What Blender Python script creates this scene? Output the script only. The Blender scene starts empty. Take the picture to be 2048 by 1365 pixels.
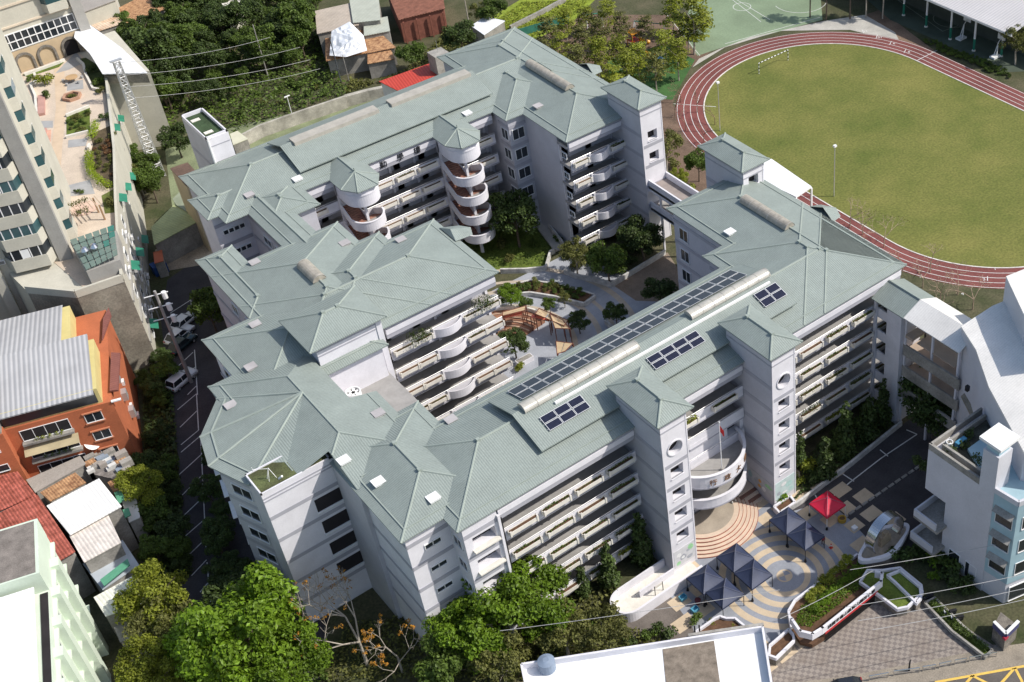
import bpy, math, random
from mathutils import Vector, Matrix
R = random.Random(11)
S = bpy.context.scene
COL = S.collection
# ------------------------------------------------------------------ camera, sky, sun, exposure
FPX, PPX, PPY, CAMH = 2592.36, 1482.88, 656.82, 114.0
_y, _p, _r = (math.radians(a) for a in (39.5403, 39.6579, -2.2672))
FW = Vector((math.cos(_p)*math.sin(_y), math.cos(_p)*math.cos(_y), -math.sin(_p)))
_rt = Vector((math.cos(_y), -math.sin(_y), 0)); _up = _rt.cross(FW)
RT = math.cos(_r)*_rt + math.sin(_r)*_up
UP = -math.sin(_r)*_rt + math.cos(_r)*_up
cam = bpy.data.cameras.new('camera'); camo = bpy.data.objects.new('camera', cam); COL.objects.link(camo)
camo.matrix_world = Matrix(((RT.x, UP.x, -FW.x, 0), (RT.y, UP.y, -FW.y, 0), (RT.z, UP.z, -FW.z, CAMH), (0, 0, 0, 1)))
cam.sensor_width = 36; cam.lens = FPX/2048*36
cam.shift_x = -(PPX-1024)/2048; cam.shift_y = (PPY-682.5)/2048
cam.clip_start = 1; cam.clip_end = 3000
S.camera = camo
SUN = Vector((0.73, -0.64, 1.0)).normalized()
w = bpy.data.worlds.new('World'); S.world = w; w.use_nodes = True
nt = w.node_tree; sky = nt.nodes.new('ShaderNodeTexSky'); sky.sky_type = 'NISHITA'; sky.sun_disc = False
sky.sun_elevation = math.asin(SUN.z); sky.sun_rotation = math.atan2(SUN.x, SUN.y)
sky.air_density = 1.2; sky.dust_density = 2.0
nt.links.new(sky.outputs[0], nt.nodes['Background'].inputs[0]); nt.nodes['Background'].inputs[1].default_value = 0.15
sl = bpy.data.lights.new('sun', 'SUN'); sl.energy = 4.6; sl.angle = math.radians(0.6); sl.color = (1, 0.95, 0.87)
so = bpy.data.objects.new('sun', sl); COL.objects.link(so); so.location = (120, -60, 200)
so.rotation_euler = SUN.to_track_quat('Z', 'Y').to_euler()
S.view_settings.view_transform = 'Standard'; S.view_settings.look = 'None'
S.view_settings.exposure = 0.05; S.view_settings.gamma = 1.0; S.view_settings.use_curve_mapping = False

def at(px, py, z=0.0):
    """world point seen at a pixel of the 2048 px photograph, at a known height"""
    d = RT*((px-PPX)/FPX) - UP*((py-PPY)/FPX) + FW
    t = (z-CAMH)/d.z
    return Vector((d.x*t, d.y*t, z))

# ------------------------------------------------------------------ materials
MATS = {}
def M(name, col, rough=0.8, var=0.18, scale=0.6, metal=0.0, fine=0.0, ribs=None, spec=0.3, dark=None, transl=0.0, island=0.0, bump=0.0, alpha=1.0):
    if name in MATS: return MATS[name]
    m = bpy.data.materials.new(name); m.use_nodes = True; MATS[name] = m
    n = m.node_tree.nodes; l = m.node_tree.links; b = n['Principled BSDF']
    b.inputs['Roughness'].default_value = rough; b.inputs['Metallic'].default_value = metal
    b.inputs['Specular IOR Level'].default_value = spec
    geo = n.new('ShaderNodeNewGeometry')
    pos = geo.outputs['Position']
    lo = tuple(c*(1-var) for c in col); hi = tuple(min(1, c*(1+var*0.8)) for c in col)
    if dark: lo = dark
    nz = n.new('ShaderNodeTexNoise'); nz.inputs['Scale'].default_value = scale; nz.inputs['Detail'].default_value = 7; nz.inputs['Roughness'].default_value = 0.65
    l.new(pos, nz.inputs['Vector'])
    rp = n.new('ShaderNodeValToRGB'); rp.color_ramp.elements[0].position = 0.3; rp.color_ramp.elements[1].position = 0.68
    rp.color_ramp.elements[0].color = (*lo, 1); rp.color_ramp.elements[1].color = (*hi, 1)
    l.new(nz.outputs['Fac'], rp.inputs['Fac'])
    out = rp.outputs['Color']
    if fine:
        n2 = n.new('ShaderNodeTexNoise'); n2.inputs['Scale'].default_value = scale*9+2; n2.inputs['Detail'].default_value = 4
        l.new(pos, n2.inputs['Vector'])
        mr = n.new('ShaderNodeMapRange'); mr.inputs['From Min'].default_value = .3; mr.inputs['From Max'].default_value = .7
        mr.inputs['To Min'].default_value = 1-fine; mr.inputs['To Max'].default_value = 1+fine*.6
        l.new(n2.outputs['Fac'], mr.inputs['Value'])
        mx = n.new('ShaderNodeVectorMath'); mx.operation = 'SCALE'; l.new(out, mx.inputs[0]); l.new(mr.outputs[0], mx.inputs['Scale']); out = mx.outputs[0]
    if island:
        mr = n.new('ShaderNodeMapRange'); mr.inputs['To Min'].default_value = 1-island; mr.inputs['To Max'].default_value = 1+island
        l.new(geo.outputs['Random Per Island'], mr.inputs['Value'])
        oi = n.new('ShaderNodeObjectInfo')
        mr2 = n.new('ShaderNodeMapRange'); mr2.inputs['To Min'].default_value = .8; mr2.inputs['To Max'].default_value = 1.2
        l.new(oi.outputs['Random'], mr2.inputs['Value'])
        mm = n.new('ShaderNodeMath'); mm.operation = 'MULTIPLY'; l.new(mr.outputs[0], mm.inputs[0]); l.new(mr2.outputs[0], mm.inputs[1])
        mx = n.new('ShaderNodeVectorMath'); mx.operation = 'SCALE'; l.new(out, mx.inputs[0]); l.new(mm.outputs[0], mx.inputs['Scale']); out = mx.outputs[0]
    if ribs:
        # ribs run down the slope; spacing in metres, angle = direction of the coordinate across the ribs (None: follow the face)
        sp, ang, strength = ribs
        sx = n.new('ShaderNodeSeparateXYZ'); l.new(pos, sx.inputs[0])
        if ang is None:
            sn = n.new('ShaderNodeSeparateXYZ'); l.new(geo.outputs['True Normal'], sn.inputs[0])
            ax = n.new('ShaderNodeMath'); ax.operation = 'ABSOLUTE'; l.new(sn.outputs[0], ax.inputs[0])
            ay = n.new('ShaderNodeMath'); ay.operation = 'ABSOLUTE'; l.new(sn.outputs[1], ay.inputs[0])
            gt = n.new('ShaderNodeMath'); gt.operation = 'GREATER_THAN'; l.new(ax.outputs[0], gt.inputs[0]); l.new(ay.outputs[0], gt.inputs[1])
            mixc = n.new('ShaderNodeMix'); l.new(gt.outputs[0], mixc.inputs[0]); l.new(sx.outputs[0], mixc.inputs[2]); l.new(sx.outputs[1], mixc.inputs[3])
            cc = mixc.outputs[0]
        else:
            a1 = n.new('ShaderNodeMath'); a1.operation = 'MULTIPLY'; a1.inputs[1].default_value = math.cos(ang); l.new(sx.outputs[0], a1.inputs[0])
            a2 = n.new('ShaderNodeMath'); a2.operation = 'MULTIPLY_ADD'; a2.inputs[1].default_value = math.sin(ang); l.new(sx.outputs[1], a2.inputs[0]); l.new(a1.outputs[0], a2.inputs[2])
            cc = a2.outputs[0]
        dv = n.new('ShaderNodeMath'); dv.operation = 'MULTIPLY'; dv.inputs[1].default_value = 2*math.pi/sp; l.new(cc, dv.inputs[0])
        si = n.new('ShaderNodeMath'); si.operation = 'SINE'; l.new(dv.outputs[0], si.inputs[0])
        bp = n.new('ShaderNodeBump'); bp.inputs['Strength'].default_value = strength; bp.inputs['Distance'].default_value = sp*.16
        l.new(si.outputs[0], bp.inputs['Height']); l.new(bp.outputs[0], b.inputs['Normal'])
        mr = n.new('ShaderNodeMapRange'); mr.inputs['From Min'].default_value = -1; mr.inputs['From Max'].default_value = -.2
        mr.inputs['To Min'].default_value = 1-.45*strength; mr.inputs['To Max'].default_value = 1.03; l.new(si.outputs[0], mr.inputs['Value'])
        mx = n.new('ShaderNodeVectorMath'); mx.operation = 'SCALE'; l.new(out, mx.inputs[0]); l.new(mr.outputs[0], mx.inputs['Scale']); out = mx.outputs[0]
    elif bump:
        bp = n.new('ShaderNodeBump'); bp.inputs['Strength'].default_value = bump; bp.inputs['Distance'].default_value = .15
        l.new(nz.outputs['Fac'], bp.inputs['Height']); l.new(bp.outputs[0], b.inputs['Normal'])
    l.new(out, b.inputs['Base Color'])
    if transl:
        tr = n.new('ShaderNodeBsdfTranslucent'); ms = n.new('ShaderNodeMixShader'); ms.inputs[0].default_value = transl
        sc = n.new('ShaderNodeVectorMath'); sc.operation = 'MULTIPLY'; sc.inputs[1].default_value = (1.15, 1.25, .55); l.new(out, sc.inputs[0])
        l.new(sc.outputs[0], tr.inputs['Color']); l.new(b.outputs[0], ms.inputs[1]); l.new(tr.outputs[0], ms.inputs[2])
        l.new(ms.outputs[0], n['Material Output'].inputs['Surface'])
    return m

ROOF = M('green_roof_sheet', (.245, .282, .262), .5, .10, .35, fine=.10, ribs=(.25, None, .3), spec=.35)
ROOFCAP = M('roof_cap', (.285, .325, .295), .5, .08, .8)
WHITE = M('white_wall', (.66, .65, .69), .8, .09, .5, fine=.05)
BAND = M('grey_band', (.36, .36, .40), .8, .08, .5)
LAV = M('shade_lavender_wall', (.47, .47, .51), .8, .08, .5, fine=.06)  # white wall darkened to lavender: shade of the west faces put into the colour
CONC = M('concrete_floor', (.30, .29, .28), .9, .18, .7)
CONCD = M('weathered_concrete', (.30, .285, .26), .9, .4, .35, fine=.2)
GLASS = M('dark_glass', (.022, .028, .034), .15, .3, .3, spec=.6)
DARK = M('dark_interior', (.025, .022, .024), .9, .3, .4)
FRAME = M('white_frame', (.75, .75, .75), .6, .05)
CREAM = M('cream_planter', (.66, .63, .57), .8, .12, 1.2, fine=.08)
SOIL = M('soil', (.11, .06, .035), .95, .4, 2)
LEAF_P = M('planter_leaf', (.075, .11, .02), .6, .35, 1.5, transl=.25, island=.5)
STEEL = M('brushed_steel', (.62, .62, .63), .22, .05, 1, metal=1.0)
RAIL = M('rail_metal', (.62, .62, .62), .4, .05, 1, metal=.6)
BLACK = M('black', (.015, .015, .017), .6, .1)
def plain(name, col, rough=.7, **k): return M(name, col, rough, **k)

# ------------------------------------------------------------------ mesh helpers
class MB:
    def __init__(s): s.v = []; s.f = []; s.m = []
    def add(s, vs, fs, mi=0):
        o = len(s.v); s.v += [tuple(v) for v in vs]; s.f += [tuple(i+o for i in f) for f in fs]; s.m += [mi]*len(fs); return s
    def box(s, x0, x1, y0, y1, z0, z1, mi=0):
        return s.add([(x0,y0,z0),(x1,y0,z0),(x1,y1,z0),(x0,y1,z0),(x0,y0,z1),(x1,y0,z1),(x1,y1,z1),(x0,y1,z1)],
                     [(3,2,1,0),(4,5,6,7),(0,1,5,4),(1,2,6,5),(2,3,7,6),(3,0,4,7)], mi)
    def fbox(s, fr, u0, u1, d0, d1, z0, z1, mi=0):
        P = fr.P
        return s.add([P(u0,d1,z0),P(u1,d1,z0),P(u1,d0,z0),P(u0,d0,z0),P(u0,d1,z1),P(u1,d1,z1),P(u1,d0,z1),P(u0,d0,z1)],
                     [(3,2,1,0),(4,5,6,7),(0,1,5,4),(1,2,6,5),(2,3,7,6),(3,0,4,7)], mi)
    def prism(s, poly, z0, z1, mi=0, top=None):
        n = len(poly); a = sum(poly[i][0]*poly[(i+1)%n][1]-poly[(i+1)%n][0]*poly[i][1] for i in range(n))
        if a < 0: poly = poly[::-1]
        vs = [(p[0], p[1], z0) for p in poly]+[(p[0], p[1], (p[2] if len(p) > 2 else z1)) for p in poly]
        s.add(vs, [tuple(range(n-1, -1, -1))]+[(i, (i+1)%n, n+(i+1)%n, n+i) for i in range(n)], mi)
        s.add(vs[n:], [tuple(range(n))], mi if top is None else top)
        return s
    def tube(s, a, b, r, r2=None, n=6, mi=0):
        a = Vector(a); b = Vector(b); r2 = r if r2 is None else r2
        d = (b-a); 
        if d.length < 1e-6: return s
        d.normalize(); q = d.to_track_quat('Z', 'Y'); vs = []
        for i in range(n):
            c = Vector((math.cos(2*math.pi*i/n), math.sin(2*math.pi*i/n), 0)); vs.append(a+q@(c*r))
        for i in range(n):
            c = Vector((math.cos(2*math.pi*i/n), math.sin(2*math.pi*i/n), 0)); vs.append(b+q@(c*r2))
        return s.add(vs, [(i, (i+1)%n, n+(i+1)%n, n+i) for i in range(n)]+[tuple(range(n-1, -1, -1)), tuple(range(n, 2*n))], mi)
    def bar(s, a, b, w, h, mi=0):
        """bar of width w (level) and height h along a-b, its underside on the line"""
        a = Vector(a); b = Vector(b); d = (b-a).normalized(); sd = d.cross(Vector((0,0,1)))
        sd = sd.normalized()*(w/2) if sd.length > 1e-4 else Vector((w/2,0,0)); up = sd.cross(d).normalized()*h
        if up.z < 0: up = -up
        vs = [a-sd, a+sd, b+sd, b-sd, a-sd+up, a+sd+up, b+sd+up, b-sd+up]
        return s.add(vs, [(3,2,1,0),(4,5,6,7),(0,1,5,4),(1,2,6,5),(2,3,7,6),(3,0,4,7)], mi)
    def ring(s, cx, cy, r0, r1, z0, z1, a0=0, a1=2*math.pi, n=32, mi=0, ex=1.0, ey=1.0):
        full = abs(a1-a0) > 6.28; k = n if full else n+1; vs = []
        for i in range(k):
            a = a0+(a1-a0)*i/n; c, q = math.cos(a)*ex, math.sin(a)*ey
            vs += [(cx+r0*c, cy+r0*q, z0), (cx+r1*c, cy+r1*q, z0), (cx+r1*c, cy+r1*q, z1), (cx+r0*c, cy+r0*q, z1)]
        fs = []
        for i in range(n):
            p = 4*i; q = 4*((i+1) % k)
            for j in range(4): fs.append((p+j, q+j, q+(j+1)%4, p+(j+1)%4))
        if not full: fs += [(0,1,2,3), (4*n+3,4*n+2,4*n+1,4*n)]
        return s.add(vs, fs, mi)
    def build(s, name, mat, parent=None, kind=None, smooth=False, loc=None):
        me = bpy.data.meshes.new(name); o0 = Vector((0,0,0)) if parent is None else ORG.get(parent.name, Vector((0,0,0)))
        if loc is not None: o0 = Vector(loc)
        me.from_pydata([(v[0]-o0.x, v[1]-o0.y, v[2]-o0.z) for v in s.v], [], s.f)
        mats = mat if isinstance(mat, (list, tuple)) else [mat]
        for q in mats: me.materials.append(q)
        if len(mats) > 1: me.polygons.foreach_set('material_index', s.m)
        if smooth: me.polygons.foreach_set('use_smooth', [True]*len(s.f))
        me.update()
        o = bpy.data.objects.new(name, me); COL.objects.link(o)
        if parent is not None: o.parent = parent; ORG[o.name] = o0
        elif loc is not None: o.location = o0; ORG[o.name] = o0
        if kind: o['kind'] = kind
        return o
    def mesh(s, name, mat, smooth=False):
        me = bpy.data.meshes.new(name); me.from_pydata(s.v, [], s.f)
        mats = mat if isinstance(mat, (list, tuple)) else [mat]
        for q in mats: me.materials.append(q)
        if len(mats) > 1: me.polygons.foreach_set('material_index', s.m)
        if smooth: me.polygons.foreach_set('use_smooth', [True]*len(s.f))
        me.update(); return me
ORG = {}
def tag(o, label, cat, group=None):
    o['label'] = label; o['category'] = cat
    if group: o['group'] = group
    return o
def thing(name, label, cat, loc=(0,0,0), group=None, rz=0.0):
    o = bpy.data.objects.new(name, None); COL.objects.link(o); o.location = loc; o.rotation_euler.z = rz; o.empty_display_size = .5
    ORG[o.name] = Vector(loc); return tag(o, label, cat, group)
def put(me, name, parent, loc=(0,0,0), rz=0.0, sc=None, world=True):
    """an object sharing mesh data me, at a world place, under parent"""
    o = bpy.data.objects.new(name, me); COL.objects.link(o)
    if parent is not None:
        o.parent = parent; loc = Vector(loc)-(ORG.get(parent.name, Vector((0,0,0))) if world else Vector((0,0,0)))
    o.location = loc; o.rotation_euler.z = rz
    if sc: o.scale = sc if isinstance(sc, (tuple, list)) else (sc, sc, sc)
    return o
def copy_tree(o, parent=None):
    c = o.copy(); COL.objects.link(c)
    if parent is not None: c.parent = parent
    for ch in list(o.children): copy_tree(ch, c)
    return c
class Fr:
    """wall frame: u along the wall, d outward, z up"""
    def __init__(s, ox, oy, ux, uy): k = math.hypot(ux, uy); s.o = (ox, oy); s.u = (ux/k, uy/k)
    def P(s, u, d, z): return (s.o[0]+s.u[0]*u+s.u[1]*d, s.o[1]+s.u[1]*u-s.u[0]*d, z)
    def rz(s): return math.atan2(s.u[1], s.u[0])
def holed(mb, fr, u0, u1, z0, z1, holes, t=.35, mi=0, pane=1):
    """wall face with rectangular openings that have reveals and a dark back"""
    us = sorted({u0, u1, *[h[0] for h in holes], *[h[1] for h in holes]}); zs = sorted({z0, z1, *[h[2] for h in holes], *[h[3] for h in holes]})
    for i in range(len(us)-1):
        for j in range(len(zs)-1):
            a, b, c, d = us[i], us[i+1], zs[j], zs[j+1]; mu, mz = (a+b)/2, (c+d)/2
            if any(h[0] < mu < h[1] and h[2] < mz < h[3] for h in holes): continue
            mb.add([fr.P(a,0,c), fr.P(b,0,c), fr.P(b,0,d), fr.P(a,0,d)], [(0,1,2,3)], mi)
    for a, b, c, d in holes:
        q = [fr.P(a,0,c), fr.P(b,0,c), fr.P(b,0,d), fr.P(a,0,d), fr.P(a,-t,c), fr.P(b,-t,c), fr.P(b,-t,d), fr.P(a,-t,d)]
        mb.add(q, [(0,4,5,1),(1,5,6,2),(2,6,7,3),(3,7,4,0)], mi); mb.add(q[4:], [(0,1,2,3)], pane)
    return mb

# ------------------------------------------------------------------ leaves, trees
def leafcards(blobs, n, size, rnd, flat=0.0, up=.4):
    mb = MB(); tot = sum(b[3]**2 for b in blobs)
    for b in blobs:
        k = max(3, int(n*b[3]**2/tot)); ez = b[4] if len(b) > 4 else .8
        for _ in range(k):
            v = Vector((rnd.gauss(0,1), rnd.gauss(0,1), rnd.gauss(0,1)))
            if v.length < 1e-3: continue
            v.normalize()
            if v.z < -.5 and rnd.random() < .7: v.z = -v.z
            rr = b[3]*(rnd.random()**.35)*rnd.uniform(.9, 1.1)
            c = Vector((b[0]+v.x*rr, b[1]+v.y*rr, b[2]+v.z*rr*ez))
            nn = (v*.7+Vector((rnd.gauss(0,.5), rnd.gauss(0,.5), rnd.gauss(0,.5)+up))); nn.normalize()
            if flat: nn = (nn*(1-flat)+Vector((0,0,1))*flat).normalized()
            t = nn.orthogonal().normalized(); t = (Matrix.Rotation(rnd.uniform(0, 6.28), 3, nn) @ t); u = nn.cross(t)
            a = size*rnd.uniform(.6, 1.3); bb = a*rnd.uniform(.45, .8)
            mb.add([c-t*a*.5, c+u*bb*.5+nn*a*.06, c+t*a*.5-nn*a*.08, c-u*bb*.5+nn*a*.06], [(0,1,2,3)])
    return mb
def crown_blobs(rnd, n, rx, rz, rb=(.32, .5), cz=0.0, core=True):
    bl = [(0, 0, cz, rx*.62, rz/rx*.9)] if core else []
    for i in range(n):
        a = rnd.uniform(0, 6.28); h = rnd.uniform(-.55, .85); q = math.sqrt(max(.05, 1-h*h))*rnd.uniform(.55, .95)
        bl.append((math.cos(a)*q*rx, math.sin(a)*q*rx, cz+h*rz*.85, rx*rnd.uniform(*rb), .75))
    return bl
def trunk_mb(rnd, h, r, limbs=5, spread=1.2, mb=None, start=.45):
    mb = mb or MB(); p = Vector((0,0,-.3)); 
    top = Vector((rnd.uniform(-.2,.2), rnd.uniform(-.2,.2), h)); mid = Vector((rnd.uniform(-.15,.15), rnd.uniform(-.15,.15), h*.5))
    mb.tube(p, mid, r, r*.8); mb.tube(mid, top, r*.8, r*.45)
    for i in range(limbs):
        a = 6.28*i/limbs+rnd.uniform(-.4,.4); f = rnd.uniform(start, 1.0); b = Vector((0,0,h*f))
        e = b+Vector((math.cos(a)*spread, math.sin(a)*spread, spread*rnd.uniform(.4,1.0))); mb.tube(b, e, r*.42, r*.15, n=5)
    return mb
def branchy(rnd, h, r, depth=4, spread=.75):
    mb = MB(); tips = []
    def rec(p, d, ln, r, k):
        e = p+d*ln; mb.tube(p, e, r, r*.68, n=5 if k > 1 else 4)
        if k == 0: tips.append(e); return
        for i in range(rnd.choice((2,3,3))):
            nd = (d+Vector((rnd.gauss(0,spread), rnd.gauss(0,spread), rnd.gauss(0.12,.35)))).normalized()
            if nd.z < -.1: nd.z = .1; nd.normalize()
            rec(e, nd, ln*rnd.uniform(.6,.85), r*.62, k-1)
    rec(Vector((0,0,-.2)), Vector((0,0,1)), h*.36, r, depth)
    return mb, tips
BARK = M('bark', (.13, .10, .075), .95, .4, 3); BARKP = M('pale_bark', (.34, .30, .25), .95, .3, 3); BARKR = M('brown_twig', (.22, .14, .10), .95, .3, 3)
L_DARK = M('leaf_dark', (.055, .085, .020), .55, .35, .5, transl=.22, island=.45)
L_MID = M('leaf_mid', (.085, .130, .022), .55, .35, .4, transl=.3, island=.45)
L_BRIGHT = M('leaf_bright', (.125, .205, .014), .5, .3, .4, transl=.35, island=.4)
L_YEL = M('leaf_yellow_green', (.20, .225, .025), .55, .3, .5, transl=.35, island=.4)
L_OLIVE = M('leaf_olive', (.125, .13, .035), .6, .4, .6, transl=.3, island=.5)
L_ORANGE = M('leaf_orange', (.42, .20, .025), .6, .35, .8, transl=.3, island=.4)
L_RED = M('leaf_red_brown', (.14, .07, .03), .6, .4, .8, transl=.2, island=.5)
L_LIME = M('leaf_lime', (.27, .36, .015), .55, .2, .8, transl=.3, island=.3)
def make_tree_meshes(kind, leafmat, nvar, rx, rz, h, nleaf, size, nblob=16, trunk_r=.16, bark=BARK, flat=0.0, layered=False, rb=(.32,.5)):
    out = []
    for k in range(nvar):
        rnd = random.Random(hash((kind, k)) % 1000 if False else len(kind)*31+k*7+int(rx*10))
        if layered:
            bl = []
            for t in range(5):
                zz = h+(-1+t*.5)*rz; rr = rx*(1-.13*t)
                for i in range(7):
                    a = rnd.uniform(0, 6.28); q = rr*rnd.uniform(.2, .85)
                    bl.append((math.cos(a)*q, math.sin(a)*q, zz+rnd.uniform(-.2,.2), rx*rnd.uniform(.22,.4), .22))
        else: bl = [(b[0], b[1], b[2]+h, b[3], b[4]) for b in crown_blobs(rnd, nblob, rx, rz, rb)]
        cm = leafcards(bl, nleaf, size, rnd, flat).mesh(kind+'_crown', leafmat)
        tm = trunk_mb(rnd, h, trunk_r, 6, rx*.6).mesh(kind+'_trunk', bark)
        out.append((cm, tm))
    return out
def place_tree(name, meshes, x, y, z, sc, label, group=None, cat='tree', rz=None):
    cm, tm = R.choice(meshes); t = thing(name, label, cat, (x, y, z), group, R.uniform(0, 6.28) if rz is None else rz)
    s3 = (sc, sc, sc*R.uniform(.9, 1.12)) if not isinstance(sc, tuple) else sc
    put(tm, 'trunk', t, sc=s3, world=False); put(cm, 'crown', t, sc=s3, world=False)
    return t
# ================================================================== GROUND
def sheet(name, pts, z, mat, parent=None, px=True, kind='structure'):
    P = [at(*p, z) for p in pts] if px else [Vector((p[0], p[1], z)) for p in pts]
    a = sum(P[i].x*P[(i+1)%len(P)].y-P[(i+1)%len(P)].x*P[i].y for i in range(len(P)))
    if a < 0: P = P[::-1]
    return MB().add(P, [tuple(range(len(P)))]).build(name, mat, parent, kind=None if parent else kind)
SOILG = M('ground_soil', (.085, .075, .045), .95, .5, .16, fine=.35, dark=(.035, .05, .015))
GRASS = M('field_grass', (.155, .150, .040), .9, .25, .075, fine=.3, dark=(.088, .115, .020))
LAWN = M('lawn', (.11, .15, .025), .9, .4, .4, fine=.3)
REDT = M('red_track', (.185, .062, .055), .85, .25, .12, fine=.2)
ASPH = M('asphalt', (.060, .056, .060), .9, .25, .3, fine=.2)
ASPHB = M('brownish_asphalt', (.15, .13, .115), .9, .25, .4, fine=.2)
LINE = M('white_line', (.62, .62, .60), .8, .2, 3)
YLINE = M('yellow_line', (.66, .44, .10), .8, .2, 3)
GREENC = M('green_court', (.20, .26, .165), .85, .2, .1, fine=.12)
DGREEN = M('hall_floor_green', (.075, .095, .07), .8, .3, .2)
PGREY = M('plaza_grey', (.27, .285, .32), .85, .12, .8, fine=.12)
PBEIGE = M('plaza_beige', (.52, .42, .30), .85, .12, .8, fine=.08)
PAVEP = M('pale_path', (.42, .40, .36), .9, .2, .3, fine=.15)
STONE = M('grey_stone', (.20, .18, .155), .95, .45, 1.6, fine=.4, bump=.5)
def checker(name, c1, c2, c3, sp, ang):
    m = bpy.data.materials.new(name); m.use_nodes = True; n = m.node_tree.nodes; l = m.node_tree.links
    g = n.new('ShaderNodeNewGeometry'); mp = n.new('ShaderNodeMapping'); mp.inputs['Rotation'].default_value[2] = ang
    l.new(g.outputs['Position'], mp.inputs['Vector'])
    ch = n.new('ShaderNodeTexChecker'); ch.inputs['Scale'].default_value = 1/sp; l.new(mp.outputs[0], ch.inputs['Vector'])
    nz = n.new('ShaderNodeTexNoise'); nz.inputs['Scale'].default_value = .5; nz.inputs['Detail'].default_value = 6; l.new(g.outputs['Position'], nz.inputs['Vector'])
    mx = n.new('ShaderNodeMix'); mx.data_type = 'RGBA'; l.new(ch.outputs['Fac'], mx.inputs[0]); mx.inputs[6].default_value = (*c1, 1); mx.inputs[7].default_value = (*c2, 1)
    mx2 = n.new('ShaderNodeMix'); mx2.data_type = 'RGBA'; mr = n.new('ShaderNodeMapRange'); mr.inputs['From Min'].default_value = .45; mr.inputs['From Max'].default_value = .75; mr.inputs['To Max'].default_value = .6
    l.new(nz.outputs['Fac'], mr.inputs['Value']); l.new(mr.outputs[0], mx2.inputs[0]); l.new(mx.outputs[2], mx2.inputs[6]); mx2.inputs[7].default_value = (*c3, 1)
    l.new(mx2.outputs[2], n['Principled BSDF'].inputs['Base Color']); n['Principled BSDF'].inputs['Roughness'].default_value = .9
    return m
FORE = checker('forecourt_tiles', (.18,.155,.14), (.27,.235,.205), (.16,.125,.10), .42, .15)

sheet('ground', [(-500,-300), (900,-300), (900,900), (-500,900)], -.02, SOILG, px=False)
sheet('parking_lot', [(335,560), (420,500), (560,560), (700,900), (640,1365), (380,1365), (352,1240), (348,1050), (345,900), (335,760), (322,640)], .006, ASPH)
sheet('lane_behind_school', [(330,300), (480,250), (640,215), (800,190), (900,300), (600,420), (420,470), (345,420)], .004, M('mossy_court', (.20,.23,.13), .9, .35, .2, fine=.2))
sheet('work_yard', [(318,545), (310,500), (425,455), (432,500), (405,530)], .010, M('sandy_yard', (.36,.30,.23), .95, .35, .3, fine=.3))
sheet('driveway', [(1555,1035), (1600,1000), (1835,828), (1960,850), (1990,960), (1900,1060), (1760,1150), (1660,1120)], .006, ASPH)
sheet('plaza', [(1385,960), (1500,940), (1560,1030), (1655,1003), (1700,1040), (1760,1105), (1590,1225), (1560,1290), (1400,1300), (1385,1255), (1335,1185)], .012, PGREY)
sheet('side_path', [(1385,1130), (1337,1187), (1395,1270), (1395,1330), (1180,1330), (1240,1230)], .008, ASPHB)
sheet('courtyard', [(58,96), (84,96), (84,137), (66,137), (58,134)], .004, M('courtyard_paving', (.33,.345,.38), .9, .12, .7, fine=.12), px=False)
sheet('east_yard', [(1222,568),(1335,505),(1370,560),(1350,605),(1272,602)], .008, M('brown_paving', (.23,.18,.14), .9, .25, .5, fine=.2))
sheet('courtyard_lawn', [(900,430), (1140,380), (1150,470), (1100,515), (1085,535), (985,540), (930,520)], .010, LAWN)
sheet('playground_soil', [(1000,240), (1200,300), (1330,330), (1420,420), (1460,330), (1395,250), (1345,210), (1352,185), (1375,140), (1420,105), (1380,30), (1150,30), (1000,120)], .004, M('playground_earth', (.155,.105,.075), .95, .4, .3, fine=.35))
sheet('playground_turf', [(1215,120), (1330,90), (1390,120), (1345,200), (1290,195), (1215,160)], .008, M('artificial_turf', (.05,.12,.035), .9, .3, .4, fine=.2))
sheet('vegetable_field', [(940,60), (1040,0), (1190,0), (1150,40), (1010,110), (960,100)], .006, M('field_crop', (.22,.28,.03), .9, .35, .5, fine=.4, bump=.6))
sheet('green_court', [(1395,112), (1440,97), (1480,85), (1645,40), (1640,-20), (1400,-25), (1360,60)], .006, GREENC)
sheet('pale_walk', [(1398,118), (1440,98), (1500,75), (1650,42), (1730,30), (1790,65), (1800,85), (1700,60), (1560,62), (1450,95), (1385,135)], .010, PAVEP)
sheet('brown_lane_edge', [(1700,40), (1760,20), (1880,110), (2048,190), (2048,235), (1880,140), (1800,85)], .008, M('dry_earth', (.19,.13,.09), .95, .35, .25, fine=.3))
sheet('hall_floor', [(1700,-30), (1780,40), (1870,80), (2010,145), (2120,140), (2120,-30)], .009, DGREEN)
sheet('forecourt', [(1500,1365), (1540,1290), (1590,1260), (1770,1150), (1850,1200), (1985,1290), (2048,1290), (2048,1330), (1800,1375)], .006, FORE)
sheet('sidewalk', [(1540,1372), (1700,1352), (1985,1296), (2060,1285), (2060,1330), (2030,1337), (1870,1366), (1700,1400)], .010, M('sidewalk_concrete', (.27,.235,.19), .9, .25, .5, fine=.25))
sheet('street', [(1620,1400), (1870,1362), (2030,1334), (2100,1320), (2300,1600), (1500,1800)], .014, M('street_asphalt', (.12,.105,.095), .9, .2, .4, fine=.15))
def pxline(mb, a, b, wd, z): mb.bar(at(*a, z), at(*b, z), wd, .004)
mb = MB()
for a, b in (((1870,1365),(2030,1336)), ((2030,1336),(2045,1365)), ((1945,1352),(1925,1375)), ((1945,1352),(1985,1372)), ((2028,1338),(1995,1375)), ((2030,1336),(2070,1329))): pxline(mb, a, b, .28, .019)
mb.build('street_marking', YLINE, kind='structure')
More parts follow.
